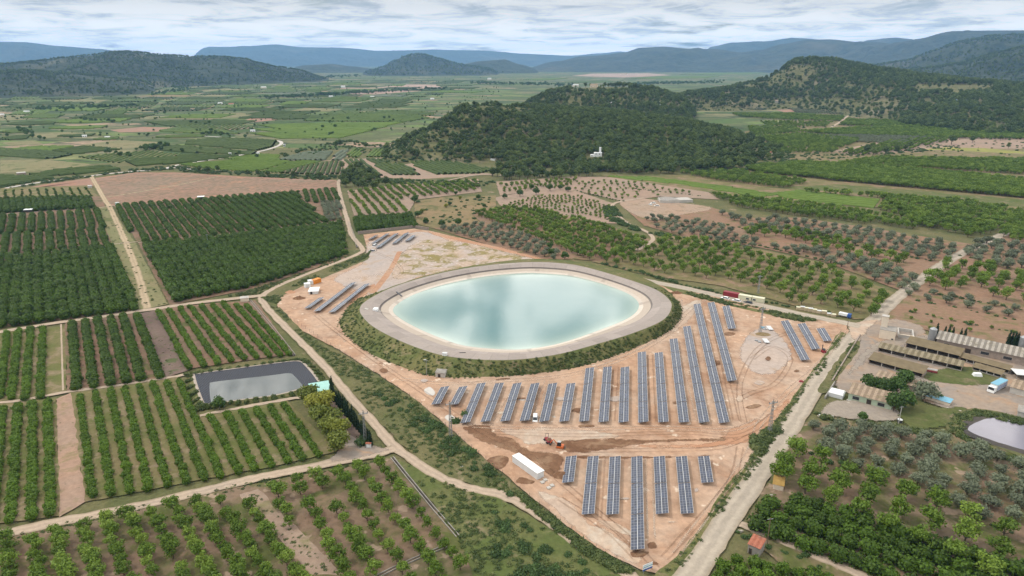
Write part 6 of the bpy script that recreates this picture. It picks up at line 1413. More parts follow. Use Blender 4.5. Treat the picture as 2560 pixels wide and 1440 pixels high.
# ================================================================== VEHICLES
WHEEL = MB().cyl((-.11, 0, 0), (.11, 0, 0), .32, n=12).mesh('wheel', M['black'])
def car(px, az, lab, paint, van=False, name='parked_car'):
    t = thing(name, lab, 'van' if van else 'car', P(*px), az, 'cars on the site'); L_, W_ = (4.6, 1.8)
    m = MB(); hw = W_/2
    m.hexa([(-hw, -L_/2, .28), (hw, -L_/2, .28), (hw, L_/2, .28), (-hw, L_/2, .28)], [(-hw*.96, -L_/2+.05, .8), (hw*.96, -L_/2+.05, .8), (hw*.96, L_/2-.05, .72), (-hw*.96, L_/2-.05, .72)])
    r0, r1 = (-L_/2+.15, L_/2-1.3) if van else (-L_/2+.45, L_/2-1.6)
    m.hexa([(-hw*.92, r0-.1, .8), (hw*.92, r0-.1, .8), (hw*.92, r1+.65, .76), (-hw*.92, r1+.65, .76)], [(-hw*.76, r0+.35, 1.45+.3*van), (hw*.76, r0+.35, 1.45+.3*van), (hw*.76, r1-.05, 1.45+.3*van), (-hw*.76, r1-.05, 1.45+.3*van)])
    m.build('body', M[paint], t)
    zt = 1.45+.3*van
    g = MB(); g.add([(-hw*.84, r1+.62, .86), (hw*.84, r1+.62, .86), (hw*.7, r1+.04, zt-.06), (-hw*.7, r1+.04, zt-.06)], [(0, 1, 2, 3)]); g.build('windscreen', M['glass'], t)
    g = MB(); g.add([(hw*.84, r0-.115, .88), (-hw*.84, r0-.115, .88), (-hw*.7, r0+.27, zt-.08), (hw*.7, r0+.27, zt-.08)], [(0, 1, 2, 3)]); g.build('rear_window', M['glass'], t)
    for s_ in (-1, 1):
        g = MB(); g.add([(s_*hw*.925, r0+.15, .86), (s_*hw*.925, r1+.45, .86), (s_*hw*.79, r1, zt-.1), (s_*hw*.79, r0+.45, zt-.1)], [(0, 1, 2, 3) if s_ > 0 else (3, 2, 1, 0)]); g.build('side_window', M['glass'], t)
        for y in (-L_/2+.85, L_/2-.9): obj('wheel', WHEEL, t, (s_*(hw-.1), y, .32))
    return t
def road_az(a, b): d = P(*b)-P(*a); return math.atan2(-d.x, d.y)
ra = road_az((1900, 766), (1800, 744))
car((1813, 748), ra, 'white car on the site road nearest the red container', 'white'); car((1841, 754), ra+.1, 'silver white car in the middle of three on the road', 'white'); car((1870, 759), ra, 'dark car on the road below the cream cabins', 'navy')
car((1338, 1050), R(176), 'white car parked between two solar rows', 'white', True, 'parked_van')
car((930, 629), R(62), 'silver white car at the far site corner', 'silver'); car((938, 616), R(-30), 'white van at the foot of a dark solar row', 'white', True, 'parked_van')
for i, (x, y, a_) in enumerate([(1626, 513, .3), (1633, 509, 1.2), (1642, 516, 1.5)]): car((x, y), a_, ['leftmost white car by the concrete tank', 'white car at the back by the concrete tank', 'rightmost white car by the concrete tank'][i], 'white')
def wheels(t, spots, r_=.48, w=.3):
    for x, y in spots: obj('wheel', WHEEL, t, (x, y, r_), sc=(w/.22, r_/.32, r_/.32))
p0, p1 = P(2470, 987), P(2510, 966); az = math.atan2(-(p0-p1).x, (p0-p1).y)
t = thing('livestock_truck', 'white cabbed truck with a long sky blue topped body', 'truck', p0.lerp(p1, .5), az)
MB().box(-1.25, -5.2, 1.0, 1.25, 2.9, 3.4).build('cargo_body', M['offwhite'], t); MB().box(-1.3, -5.25, 3.404, 1.3, 2.95, 3.6).build('cargo_roof', M['skyblue'], t)
for z in (1.5, 2.1, 2.7):
    m = MB().box(-1.29, -5.1, z, -1.253, 2.8, z+.25); m.box(1.253, -5.1, z, 1.29, 2.8, z+.25); m.build('side_slot', M['blue'], t)
m = MB(); m.hexa([(-1.2, 3.1, .7), (1.2, 3.1, .7), (1.2, 5.2, .7), (-1.2, 5.2, .7)], [(-1.15, 3.1, 2.9), (1.15, 3.1, 2.9), (1.15, 4.9, 2.9), (-1.15, 4.9, 2.9)]); m.build('cab', M['white'], t)
MB().add([(-1.05, 5.1, 1.75), (1.05, 5.1, 1.75), (1.0, 4.96, 2.7), (-1.0, 4.96, 2.7)], [(0, 1, 2, 3)]).build('windscreen', M['glass'], t); MB().box(-.45, -5.2, .6, .45, 5.0, .96).build('chassis', M['dsteel'], t)
wheels(t, [(s_*1.05, y) for s_ in (-1, 1) for y in (4.0, -2.6, -3.8)])
p = P(2112, 793); t = thing('flatbed_truck', 'small truck with blue cab and white load at the crossroads', 'truck', p, road_az((2060, 785), (2120, 800))+.1)
MB().box(-1, 1.2, .5, 1, 2.8, 2.2).build('cab', M['blue'], t); MB().box(-1.05, -2.8, .9, 1.05, 1.1, 2.1).build('load_box', M['white'], t); MB().box(-.4, -2.7, .5, .4, 1.1, .89).build('chassis', M['dsteel'], t); MB().box(-.85, 2.804, 1.3, .85, 2.83, 2.0).build('windscreen', M['glass'], t)
wheels(t, [(s_*.9, y) for s_ in (-1, 1) for y in (2.0, -1.8)], .4, .25)
p = P(1399, 1121); t = thing('mini_excavator', 'orange mini excavator with black cab digging dark soil', 'excavator', p, R(75))
for s_ in (-1, 1):
    m = MB(); m.hexa([(s_*.75-.2, -1.0, 0), (s_*.75+.2, -1.0, 0), (s_*.75+.2, 1.0, 0), (s_*.75-.2, 1.0, 0)], [(s_*.75-.2, -1.2, .55), (s_*.75+.2, -1.2, .55), (s_*.75+.2, 1.2, .55), (s_*.75-.2, 1.2, .55)]); m.build('track', M['black'], t)
MB().box(-.95, -1.3, .6, .95, .9, 1.25).build('body', M['exc'], t); MB().hexa([(-.85, -.5, 1.254), (.25, -.5, 1.254), (.25, .85, 1.254), (-.85, .85, 1.254)], [(-.75, -.4, 2.6), (.2, -.4, 2.6), (.2, .6, 2.6), (-.75, .6, 2.6)]).build('cab', M['black'], t); MB().box(-.8, -.45, 2.604, .25, .65, 2.7).build('cab_roof', M['silver'], t)
MB().cyl((.5, .8, 1.1), (.5, 2.2, 2.7), .17, .15, 6).build('boom', M['exc'], t); MB().cyl((.5, 2.2, 2.7), (.5, 3.3, 1.2), .14, .11, 6).build('stick', M['exc'], t); MB().hexa([(.2, 2.9, .2), (.8, 2.9, .2), (.8, 3.4, .3), (.2, 3.4, .3)], [(.15, 3.0, .9), (.85, 3.0, .9), (.85, 3.6, 1.1), (.15, 3.6, 1.1)]).build('bucket', M['dsteel'], t); MB().box(-1.0, -1.9, .1, 1.0, -1.75, .6).build('blade', M['dsteel'], t)
p = P(1370, 1107); t = thing('site_dumper', 'dark red dumper heaped with soil and a hoop roll bar', 'dumper', p, R(200))
MB().hexa([(-.7, -.1, .9), (.7, -.1, .9), (.7, 1.4, .9), (-.7, 1.4, .9)], [(-.95, -.2, 1.7), (.95, -.2, 1.7), (.95, 1.9, 1.6), (-.95, 1.9, 1.6)]).build('skip', M['red'], t); MB().sphere((0, .8, 1.6), .85, .95, .5, jit=.1).build('soil_load', M['darksoil'], t); MB().box(-.6, -1.8, .6, .6, -.2, 1.2).build('engine_cover', M['red'], t)
m = MB(); m.cyl((-.6, -1.0, 1.2), (-.6, -1.0, 2.9), .06); m.cyl((.6, -1.0, 1.2), (.6, -1.0, 2.9), .06); m.cyl((-.66, -1.0, 2.9), (.66, -1.0, 2.9), .06); m.build('roll_bar', M['dsteel'], t); wheels(t, [(s_*.8, y) for s_ in (-1, 1) for y in (.9, -1.2)], .5, .4)
p = P(2058, 883); t = thing('pile_driver', 'small dark tracked machine at the end of the corner solar rows', 'machine', p, R(15))
for s_ in (-1, 1): MB().box(s_*.6-.2, -1, 0, s_*.6+.2, 1, .5).build('track', M['black'], t)
MB().box(-.7, -.9, .504, .7, .7, 1.5).build('body', M['red'], t); MB().box(-.15, .75, .4, .15, 1.0, 3.6).build('mast', M['dsteel'], t); MB().box(-.5, -.6, 1.504, .4, .4, 2.2).build('hood', M['dsteel'], t)
p = P(2003, 957); t = tag(MB().sphere((0, 0, .5), 1.0, .7, .6, jit=.2).build('tarp_bundle', M['red'], None, p), 'crumpled dark red tarp bundle beside the road bank', 'tarp')
# material piles near the yard pylon
for nm, lab, px, mats in [('equipment_pile', 'pile of white panels and steel beside the yard pylon', (1915, 824), 1), ('equipment_pile', 'white machine parts lying below the yard pylon', (1905, 856), 0)]:
    t = thing(nm, lab, 'equipment', P(*px), R(-20), 'equipment on the rolled yard')
    for i in range(7 if mats else 4):
        x, y = random.uniform(-2.5, 2.5), random.uniform(-1.6, 1.6); w, l = random.uniform(.5, 1.3), random.uniform(.8, 1.8); o = MB().box(-w/2, -l/2, 0, w/2, l/2, random.uniform(.5, 1.2)).build('crate', M[random.choice(['white', 'offwhite', 'steel', 'skyblue' if mats else 'steel'])], t, (x, y, 0)); o.rotation_euler = (0, 0, random.random())
    o = MB().box(-1.1, -1.9, 0, 1.1, 1.9, .1).build('flat_panel', M['offwhite'], t, (1.5, -.4, 1.25)); o.rotation_euler = (.12, .05, .4)
    o = MB().box(-2.0, -.12, 0, 2.0, .12, .14).build('beam', M['steel'], t, (-2.6, -1.5, .02)); o.rotation_euler = (0, 0, .2)
# earth mounds
def mound(px, rx, ry, h, mat, lab):
    b_ = MB(); nu, nv = 20, 6
    b_.v.append((0, 0, h))
    for j in range(1, nv+1):
        for i in range(nu):
            a = 2*math.pi*i/nu; q = j/nv; k = 1+.18*mn.noise((math.cos(a)*1.5+px[0], math.sin(a)*1.5, q*2)); b_.v.append((rx*q*k*math.cos(a), ry*q*k*math.sin(a), h*(1-q*q*(3-2*q))*(1+.25*mn.noise((a*2, q*4, px[1])))-.05*(j == nv)))
    b_.f = [(0, 1+i, 1+(i+1) % nu) for i in range(nu)]
    for j in range(nv-1):
        for i in range(nu): a = 1+j*nu; b_.f.append((a+i, a+nu+i, a+nu+(i+1) % nu, a+(i+1) % nu))
    b_.m = [0]*len(b_.f)
    return tag(b_.build('soil_mound', M[mat], None, P(*px)), lab, 'mound', 'heaps of soil')
mound((1405, 1192), 4.2, 3.4, 1.6, 'darksoil', 'brown soil heap between the prefab and the first front solar row')
mound((1907, 838), 6.2, 4.6, 1.1, 'drybrown', 'round brown earth mound at the foot of the yard pylon')
mound((748, 748), 5, 3.5, 1.8, 'darksoil', 'brown rubble heap left of the short dark solar table')
mound((727, 733), 4.5, 3, 1.6, 'redsoil', 'pale red earth heap by the grassy bank left of the cabinets')
mound((1690, 735), 6, 2.5, 1.6, 'darksoil', 'dark red soil heap where the site road meets the reservoir')
mound((1452, 1128), 3, 1.6, .9, 'darksoil', 'low soil heap just behind the excavator')
mound((1490, 1127), 3, 1.6, .9, 'darksoil', 'low soil heap right of the excavator spoil')
mound((1632, 1412), 3.5, 1.6, .7, 'darksoil', 'brown soil heap behind the blue billboard')
mound((1876, 1018), 2.6, 2, .5, 'gravelpad', 'flat grey gravel heap right of the main solar rows')
# information board
p = P(1618, 1431); t = thing('billboard', 'white and blue information board on posts at the site corner', 'sign', p, R(28))
for x in (-1.1, 1.1): MB().box(x-.06, .02, -.2, x+.06, .14, 1.2).build('post', M['steel'], t)
MB().box(-1.5, -.04, .9, 1.5, .016, 2.7).build('panel', M['white'], t); MB().box(-1.5, -.06, .9, 1.5, -.043, 1.35).build('blue_band', M['blue'], t); MB().box(-1.5, -.06, 1.75, 1.5, -.043, 2.0).build('pale_band', M['skyblue'], t); MB().box(-1.25, -.06, 2.3, .2, -.043, 2.42).build('text_line', M['skyblue'], t)
# ================================================================== PYLONS AND POLES
def pylon(px, h, lab, w=1.0, arm=3.0):
    t = thing('lattice_pylon', lab, 'pylon', P(*px), R(20), 'lattice power pylons'); m = MB(); w2 = w/2; k = .35
    for sx in (-1, 1):
        for sy in (-1, 1): MB().cyl((sx*w2, sy*w2, -.2), (sx*w2*k, sy*w2*k, h), .075, .06, 5).build('leg', M['steel'], t)
    n = int(h/1.3)
    for i in range(n):
        z0, z1 = h*i/n, h*(i+1)/n; a, b_ = w2*(1-(1-k)*i/n), w2*(1-(1-k)*(i+1)/n)
        for s_ in (-1, 1):
            m.cyl((-a*s_, -a, z0), (b_*s_, -b_, z1), .035, n=4); m.cyl((-a*s_, a, z0), (b_*s_, b_, z1), .035, n=4); m.cyl((-a, -a*s_, z0), (-b_, b_*s_, z1), .035, n=4); m.cyl((a, -a*s_, z0), (b_, b_*s_, z1), .035, n=4)
    m.build('bracing', M['steel'], t)
    c = MB(); c.box(-arm/2, -.12, h-.9, arm/2, .12, h-.7); c.cyl((-arm/2, 0, h-.8), (0, 0, h+.1), .05, n=4); c.cyl((arm/2, 0, h-.8), (0, 0, h+.1), .05, n=4); c.build('crossarm', M['steel'], t)
    for x in (-arm/2+.1, 0, arm/2-.1): MB().cyl((x, 0, h-.65 if x else h+.1), (x, 0, h-.1 if x else h+.6), .09, n=6).build('insulator', M['dsteel'], t)
pylon((1127, 1096), 13.5, 'thin steel lattice pylon at the left scrub edge of the site'); pylon((914, 1110), 12, 'lattice pylon with equipment beside the cypress row'); pylon((1900, 832), 12.5, 'tall lattice pylon standing on the round earth mound'); pylon((1923, 1085), 12.5, 'lattice pylon in the bush patch beside the gravel road', arm=3.6); pylon((1895, 735), 10.5, 'lattice pylon behind the cream site cabins')
def pole(px, h, lab, mat='wood', lamp=False):
    t = thing('utility_pole', lab, 'pole', P(*px), R(10), 'single utility poles'); MB().cyl((0, 0, -.2), (0, 0, h), .13, .09, 8).build('shaft', M[mat], t)
    MB().box(-.8, -.06, h-.5, .8, .06, h-.36).build('crossarm', M['steel'], t)
    if lamp: MB().box(-1.0, -.15, h-.05, .0, .15, h+.1).build('lamp_head', M['offwhite'], t)
pole((1067, 942), 7.5, 'slim steel lamp pole by the grey pump hut', 'steel', True); pole((1917, 1363), 8.5, 'weathered wooden pole at the edge of the thick orange rows'); pole((521, 617), 9, 'slim pole rising out of the dark orange grove', 'steel'); pole((2246, 1060), 7, 'short pole in front of the olive grove by the yard wall', 'conc'); pole((1278, 446), 14, 'tall pole at the edge of the pines above the green orchard', 'conc'); pole((1407, 420), 14, 'tall pole among pines left of the white tower house', 'conc'); pole((1075, 480), 9, 'slim pole in the slanting almond rows', 'conc'); pole((2117, 826), 5, 'gate post pole at the site corner by the crossroads', 'wood')
# person
def person(px, lab, az):
    bm_v = [(0, 0, .95), (0, 0, 1.2), (0, 0, 1.42), (0, 0, 1.52), (0, 0, 1.68), (.1, 0, .9), (.12, .04, .5), (.12, 0, .06), (.12, .12, .03), (-.1, 0, .9), (-.12, -.03, .5), (-.12, -.05, .06), (-.12, .07, .03), (.2, 0, 1.4), (.26, .0, 1.12), (.26, .1, .88), (-.2, 0, 1.4), (-.26, 0, 1.12), (-.26, .08, .88)]
    e = [(0, 1), (1, 2), (2, 3), (3, 4), (0, 5), (5, 6), (6, 7), (7, 8), (0, 9), (9, 10), (10, 11), (11, 12), (2, 13), (13, 14), (14, 15), (2, 16), (16, 17), (17, 18)]
    me = bpy.data.meshes.new('person'); me.from_pydata(bm_v, e, []); me.materials.append(M['cloth']); o = obj('person', me, None, P(*px), az)
    md = o.modifiers.new('skin', 'SKIN'); rad = [.16, .17, .15, .06, .11, .1, .075, .05, .04, .1, .075, .05, .04, .07, .05, .04, .07, .05, .04]
    for v, r_ in zip(me.skin_vertices[0].data, rad): v.radius = (r_, r_*.85)
    me.skin_vertices[0].data[0].use_root = True; o.modifiers.new('sub', 'SUBSURF').levels = 1
    hd = MB().sphere((0, .01, 1.72), .105, .115, .12).build('helmet', M['white'], o)
    return tag(o, lab, 'person', 'workers on the site')
person((942, 629), 'person in dark clothes standing beside the silver white car', R(120)); person((1004, 607), 'person in dark clothes walking among the dark far solar rows', R(20))
# ================================================================== WALLS, CHANNELS, FENCE
def channel(pts, lab, w=.9, h=.7):
    W = [P(*p) for p in pts]; t = thing('irrigation_channel', lab, 'channel', W[0], 0, 'concrete irrigation channels'); o0 = W[0]
    for s_, nm in ((-1, 'side_wall'), (1, 'side_wall'), (0, 'channel_bed')):
        m = MB()
        for a, b_ in zip(W, W[1:]):
            d = (b_-a).normalized(); q = Vector((d.y, -d.x, 0)); a_, c_ = a-o0, b_-o0
            if s_: c0_, hw, z = q*s_*w/2, .1, h
            else: c0_, hw, z = q*0, w/2-.104, .2
            m.hexa([a_+c0_-q*hw-Vector((0, 0, .2)), c_+c0_-q*hw-Vector((0, 0, .2)), c_+c0_+q*hw-Vector((0, 0, .2)), a_+c0_+q*hw-Vector((0, 0, .2))], [a_+c0_-q*hw+Vector((0, 0, z)), c_+c0_-q*hw+Vector((0, 0, z)), c_+c0_+q*hw+Vector((0, 0, z)), a_+c0_+q*hw+Vector((0, 0, z))])
        m.build(nm, M['concd'] if s_ else M['darkin'], t)
channel([(980, 1146), (1020, 1196), (1085, 1275), (1145, 1345)], 'long grey concrete channel along the almond grove edge'); channel([(1118, 1368), (1050, 1396), (985, 1425), (930, 1452)], 'short concrete channel crossing the almonds at the bottom'); channel([(625, 752), (680, 818), (736, 890)], 'concrete channel beside the bright fruit rows'); channel([(872, 556), (885, 590), (893, 620)], 'concrete channel between dark grove and dirt track')
def wall(pts, h, w, lab, mat='concd', name='boundary_wall'):
    W = [P(*p) for p in pts]; o0 = W[0]; m = MB()
    for a, b_ in zip(W, W[1:]):
        d = (b_-a).normalized(); q = Vector((d.y, -d.x, 0))*w/2; a_, c_ = a-o0, b_-o0; z = Vector((0, 0, .2)); hh = Vector((0, 0, h))
        m.hexa([a_-q-z, c_-q-z, c_+q-z, a_+q-z], [a_-q+hh, c_-q+hh, c_+q+hh, a_+q+hh])
    return tag(m.build(name, M[mat], None, o0), lab, 'wall')
wall([(895, 586), (1035, 570), (1072, 576)], 2.2, .5, 'weathered low wall behind the far corner solar rows', 'brick'); wall([(2086, 960), (2062, 998)], 1.2, .4, 'rough wall between the farm and the gravel road'); wall([(2150, 840), (2110, 905), (2080, 955)], 1.0, .5, 'long rough stone wall along the gravel road by the farm', 'brick')
FP = [(700, 782), (850, 882), (950, 946), (1040, 1004), (1130, 1082), (1215, 1154), (1300, 1227), (1400, 1310), (1490, 1376), (1596, 1430)]
W = [P(*p) for p in FP]; t = thing('wire_fence', 'thin steel post fence along the scrub side of the site', 'fence', W[0])
pm = MB().cyl((0, 0, -.2), (0, 0, 2.0), .045, n=6).mesh('post', M['dsteel']); tot = 0; wires = MB(); cnt = 0
for a, b_ in zip(W, W[1:]):
    n_ = max(1, int((b_-a).length/4.2))
    for i in range(n_):
        if cnt < 96: obj('post', pm, t, a.lerp(b_, i/n_)-W[0]); cnt += 1
    for z in (.6, 1.2, 1.85): wires.cyl(a-W[0]+Vector((0, 0, z)), b_-W[0]+Vector((0, 0, z)), .012, n=3)
wires.build('wire', M['steel'], t)
# reservoir fittings
p = P(1112, 888, 5); t = thing('valve_box', 'small white valve box on the near crest of the reservoir', 'box', p, R(-8)); MB().box(-.9, -.6, -.1, .9, .6, 1.0).build('body', M['white'], t); MB().box(-1, -.7, 1.004, 1, .7, 1.12).build('lid', M['offwhite'], t)
p = P(1157, 884, 4.6); t = thing('pontoon', 'dark pipe pontoon lying on the near lining of the reservoir', 'pontoon', p, R(5)); MB().cyl((-1.4, 0, .3), (1.2, 0, .3), .3, n=10).build('float', M['black'], t); MB().cyl((-4.5, -.6, .15), (-1.4, 0, .25), .08, n=6).build('pipe', M['offwhite'], t)
p = P(940, 777, 4.2); t = thing('inlet_chute', 'pale concrete inlet chute at the left end of the reservoir', 'chute', p, R(-4)); MB().hexa([(-5.5, -.8, .2), (2.2, -.8, -.9), (2.2, .8, -.9), (-5.5, .8, .2)], [(-5.5, -.8, 1.1), (2.2, -.8, -.2), (2.2, .8, -.2), (-5.5, .8, 1.1)]).build('chute', M['conc'], t); MB().box(-1.2, -1.4, .2, 1.0, 1.4, 1.3).build('headwall', M['white'], t)
p = P(998, 735, 4.6); t = thing('steel_walkway', 'short dark steel stair on the upper left lining', 'stair', p, R(-52)); MB().hexa([(-3, -.4, .3), (3, -.4, -.6), (3, .4, -.6), (-3, .4, .3)], [(-3, -.4, .5), (3, -.4, -.4), (3, .4, -.4), (-3, .4, .5)]).build('ramp', M['dsteel'], t)
for y in (-.42, .42): MB().cyl((-3, y, 1.3), (3, y, .4), .04, n=5).build('handrail', M['steel'], t)
# loose farm objects
t = thing('cart', 'white hooded cart in the farm grass', 'cart', P(2442, 942), R(-10)); MB().hexa([(-1.6, -1, .5), (1.6, -1, .5), (1.6, 1, .5), (-1.6, 1, .5)], [(-1.3, -.7, 1.7), (1.3, -.7, 1.7), (1.3, .7, 1.7), (-1.3, .7, 1.7)]).build('hood', M['white'], t); wheels(t, [(-1.1, 0), (1.1, 0)], .4)
t = thing('water_drum', 'small dark and white drum at the end of the yard wall', 'drum', P(2249, 1056), 0); MB().cyl((0, 0, 0), (0, 0, 1.1), .8, n=14).build('drum', M['dsteel'], t); MB().cyl((0, 0, 1.104), (0, 0, 1.2), .85, n=14).build('lid', M['offwhite'], t)
t = thing('farm_trailer', 'old red and white trailer beside the low mossy shed', 'trailer', P(2328, 932), R(60)); MB().box(-1.2, -2, .6, 1.2, 2, .8).build('bed', M['wood'], t); MB().box(-1.2, -2, .804, -1.1, 2, 1.4).build('side_board', M['red'], t); MB().box(1.1, -2, .804, 1.2, 2, 1.4).build('side_board', M['white'], t); wheels(t, [(-1.1, 0), (1.1, 0)], .4)
t = thing('garage_shelter', 'white flat roofed shelter at the right edge by the barn', 'shelter', P(2538, 952), R(-15)); MB().box(0, 0, 2.6, 8, 6, 2.75).build('roof', M['offwhite'], t)
for x in (.2, 7.6):
    for y in (.2, 5.6): MB().box(x, y, -.1, x+.2, y+.2, 2.596).build('post', M['steel'], t)
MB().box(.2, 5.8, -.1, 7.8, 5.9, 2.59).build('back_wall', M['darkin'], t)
for i, (x, y) in enumerate([(2050, 1040), (2066, 1043), (2080, 1043), (2230, 1028), (2120, 1010), (2400, 1030), (2368, 1022), (1928, 1240), (1850, 1330), (990, 600), (1058, 616), (1155, 1170), (1385, 1045)]):
    q = P(x, y); m = MB().sphere((0, 0, .25), random.uniform(.5, .9), random.uniform(.4, .7), .4, 8, 5, jit=.2)
    tag(m.build('boulder', M['offwhite' if i in (0, 2, 9, 10) else 'rockgrey'], None, q), ['white stone block at the left of the yard verge', 'pale rock beside the white yard verge stone', 'white slab right in the yard verge line', 'rock under the large farmhouse trees', 'pale rock at the farmhouse door corner', 'grey rock above the slurry pond', 'pale stone at the end of the blue trough', 'white stone in front of the ochre roofed hut', 'white slab by the hedge near the red roofed hut', 'white sack left of the weedy gravel', 'white sack on the weedy gravel', 'pale stone left of the prefab cabin', 'stone between solar rows by the white car'][i], 'stone', 'loose pale stones')
# far houses
HW = [(8, 212, 16, 'white house at the left edge under the wooded hill'), (80, 206, 10, 'first small white house above the left cut road bank'), (95, 203, 10, 'second small white house above the left cut road bank'), (163, 202, 12, 'white house on the dark wooded slope at left'), (225, 196, 18, 'long white farm building at the foot of the left hill'), (238, 196, 8, 'small annex right of the long white farm building'), (305, 189, 9, 'white house right of the long white farm building'), (318, 185, 9, 'white house just above its neighbour on the left hill foot'), (452, 165, 12, 'bright white house on the left hill shoulder'), (507, 173, 11, 'white house below the hill shoulder quarry'), (530, 158, 10, 'pale house highest on the hill shoulder'), (456, 187, 12, 'white house beside the motorway line'), (434, 193, 8, 'small white house left of the motorway line'), (620, 176, 9, 'white house near the tip of the dark hill'),
      (212, 343, 9, 'white shed in the dark green plots at left'), (270, 347, 10, 'white farmhouse among small trees at left'), (482, 275, 9, 'pale domed shed in the far green plots'), (550, 261, 10, 'long white shed amid far vineyards'), (578, 263, 11, 'orange roofed house amid far vineyards'), (632, 330, 11, 'long white shed before the bright green plots'), (66, 282, 10, 'white house by the pale field at far left'), (2, 291, 12, 'pinkish house cut by the left edge'), (660, 222, 12, 'pale farm compound on the tan strip'), (828, 243, 9, 'white shed beside the tree belt'), (930, 244, 9, 'small white house right of the tree belt'), (1080, 249, 9, 'small white house below the quarry'), (858, 219, 10, 'white house near the quarry left end'), (1284, 181, 6, 'tall white block on the plain right of the round hill'), (1224, 199, 9, 'small white house in the middle of the plain'),
      (1178, 172, 12, 'pale house at the foot of the round hill'), (1200, 171, 12, 'second pale house at the foot of the round hill'), (1560, 187, 14, 'pale hall beside the far pink earthworks'), (1640, 262, 16, 'white villa at the right end of the pine wood'), (1681, 280, 9, 'slim white villa on the slope right of the pine wood'), (1530, 261, 12, 'pale house in the trees behind the pine hill'), (1480, 219, 18, 'pale villa group on the wooded ridge'), (1440, 217, 14, 'cream villa left on the wooded ridge'), (1945, 260, 16, 'grey farmhouse in the olive plots at the right hill foot'), (2350, 261, 10, 'pink house among dark trees at right'), (2376, 260, 12, 'pale blue roofed house among dark trees at right'), (2265, 242, 12, 'white house at the edge of the right hill wood'), (1928, 389, 16, 'red roofed cottage below the pine wood'), (2530, 168, 24, 'long pale hall high on the right slope'), (711, 366, 5, 'narrow white tower tank by the lane bend'), (645, 388, 7, 'white stone hut beside the lane'), (575, 388, 6, 'small white cabin left of the lane hut')]
for px, py, w, lab in HW:
    q = ray_hill(px, py); r_ = q.length; w_m = w/FPX*r_*.95; dep = w_m*.6; h = min(max(3.2, w_m*.32), 9)
    if 'tower' in lab or 'tall' in lab: h = w_m*1.1
    t = thing('farmhouse' if 'shed' not in lab else 'farm_shed', lab, 'house' if 'shed' not in lab else 'shed', (q.x, q.y, q.z-.3), math.atan2(q.x, q.y)*-1+random.uniform(-.35, .35), 'white houses across the plain')
    wm = 'white' if 'white' in lab else ('conc' if 'grey' in lab else 'render'); rm = 'tile' if ('red' in lab or 'orange' in lab) else ('skyblue' if 'blue' in lab else ('fibrobr' if random.random() < .35 and 'white' not in lab else 'offwhite'))
    MB().box(-w_m/2, 0, -.5, w_m/2, dep, h).build('wall', M[wm], t)
    m = MB(); e = .3; m.add([(-w_m/2-e, -e, h), (w_m/2+e, -e, h), (w_m/2+e, dep+e, h), (-w_m/2-e, dep+e, h), (-w_m/2-e, dep/2, h+dep*.22), (w_m/2+e, dep/2, h+dep*.22)], [(0, 1, 5, 4), (2, 3, 4, 5), (0, 4, 3), (1, 2, 5), (3, 2, 1, 0)]); m.build('roof', M[rm], t)
    for x in (-w_m*.28, w_m*.2): MB().box(x-.6, -.06, h*.35, x+.6, -.004, h*.35+1.2).build('window', M['glass'], t)
# ================================================================== TREES: the nearest as individuals, the rest as groves
build_rows()
LIMIT = {'orange': 300, 'fruit': 300, 'almond': 300, 'olive': 300, 'pine': 60, 'cypress': 60, 'broad': 60, 'autumn': 40, 'hedge': 30, 'shrub': 0}
def seen(p):
    x, y = proj(p[0], p[1], p[2]+2); return -25 < x < 2585 and -20 < y < 1475
for kind, pts in PTS.items():
    vis = [p for p in pts if p[1] > 20 and (seen(p) or (-250 < proj(*p[:3])[0] < 2810 and proj(*p[:3])[1] < 1560))]
    lab = sorted([p for p in vis if p[5] and seen(p)], key=lambda p: p[0]**2+p[1]**2)[:LIMIT[kind]]
    ids = {id(p) for p in lab}; rest = [p for p in vis if id(p) not in ids]
    crowns, trunk = TREE[kind]; src = {}
    for i, p in enumerate(lab):
        if len(p[5].split()) > 16: p = (*p[:5], p[5].replace(' the ', ' '), p[6])
        assert len(p[5].split()) <= 16, p[5]
        v = i % len(crowns); t = place_tree(kind, *p[:7], i=v)
        if v not in src: src[v] = list(t.children)
    if not rest: continue
    if not src:
        # first few of the group stand as single bushes and lend their mesh to the rest
        for v in range(len(crowns)):
            p = rest[v]; o = place_tree(kind, *p[:5], 'low scrubby bush on the pale soil bank between almond plots' if kind == 'shrub' else 'low round bush on the slope of the near pine hill', 'low bushes on the soil bank' if kind == 'shrub' else 'low bushes on the pine hill', i=v); src[v] = list(o.children)
        rest = rest[len(crowns):]
    SRC[kind] = list(src.values())
    gn_scatter(kind, rest); print(kind, len(lab), len(rest))
# ================================================================== SKY, SUN, AIR
W_ = bpy.data.worlds.new('World'); scene.world = W_; W_.use_nodes = True
class WT(NT):
    def __init__(s, tree): s.t = tree; tree.nodes.clear()
w = WT(W_.node_tree)
SUN_EL, SUN_AZ = R(52), R(-75)            # azimuth from +Y, clockwise positive: the sun stands to the left
sky = w.n('ShaderNodeTexSky', sky_type='NISHITA', sun_disc=False, sun_elevation=SUN_EL, sun_rotation=SUN_AZ)
d = w.n('ShaderNodeTexCoord').outputs['Generated']; s3 = w.n('ShaderNodeSeparateXYZ', {0: d})
z = w.math('MAXIMUM', s3.outputs[2], 0.0); den = w.math('ADD', z, .085)
pv = w.n('ShaderNodeCombineXYZ', {0: w.math('DIVIDE', s3.outputs[0], den), 1: w.math('DIVIDE', s3.outputs[1], den), 2: .4}).outputs[0]
n1 = w.n('ShaderNodeTexNoise', {'Vector': pv, 'Scale': .8, 'Detail': 9, 'Roughness': .58, 'Distortion': .3}).outputs[0]
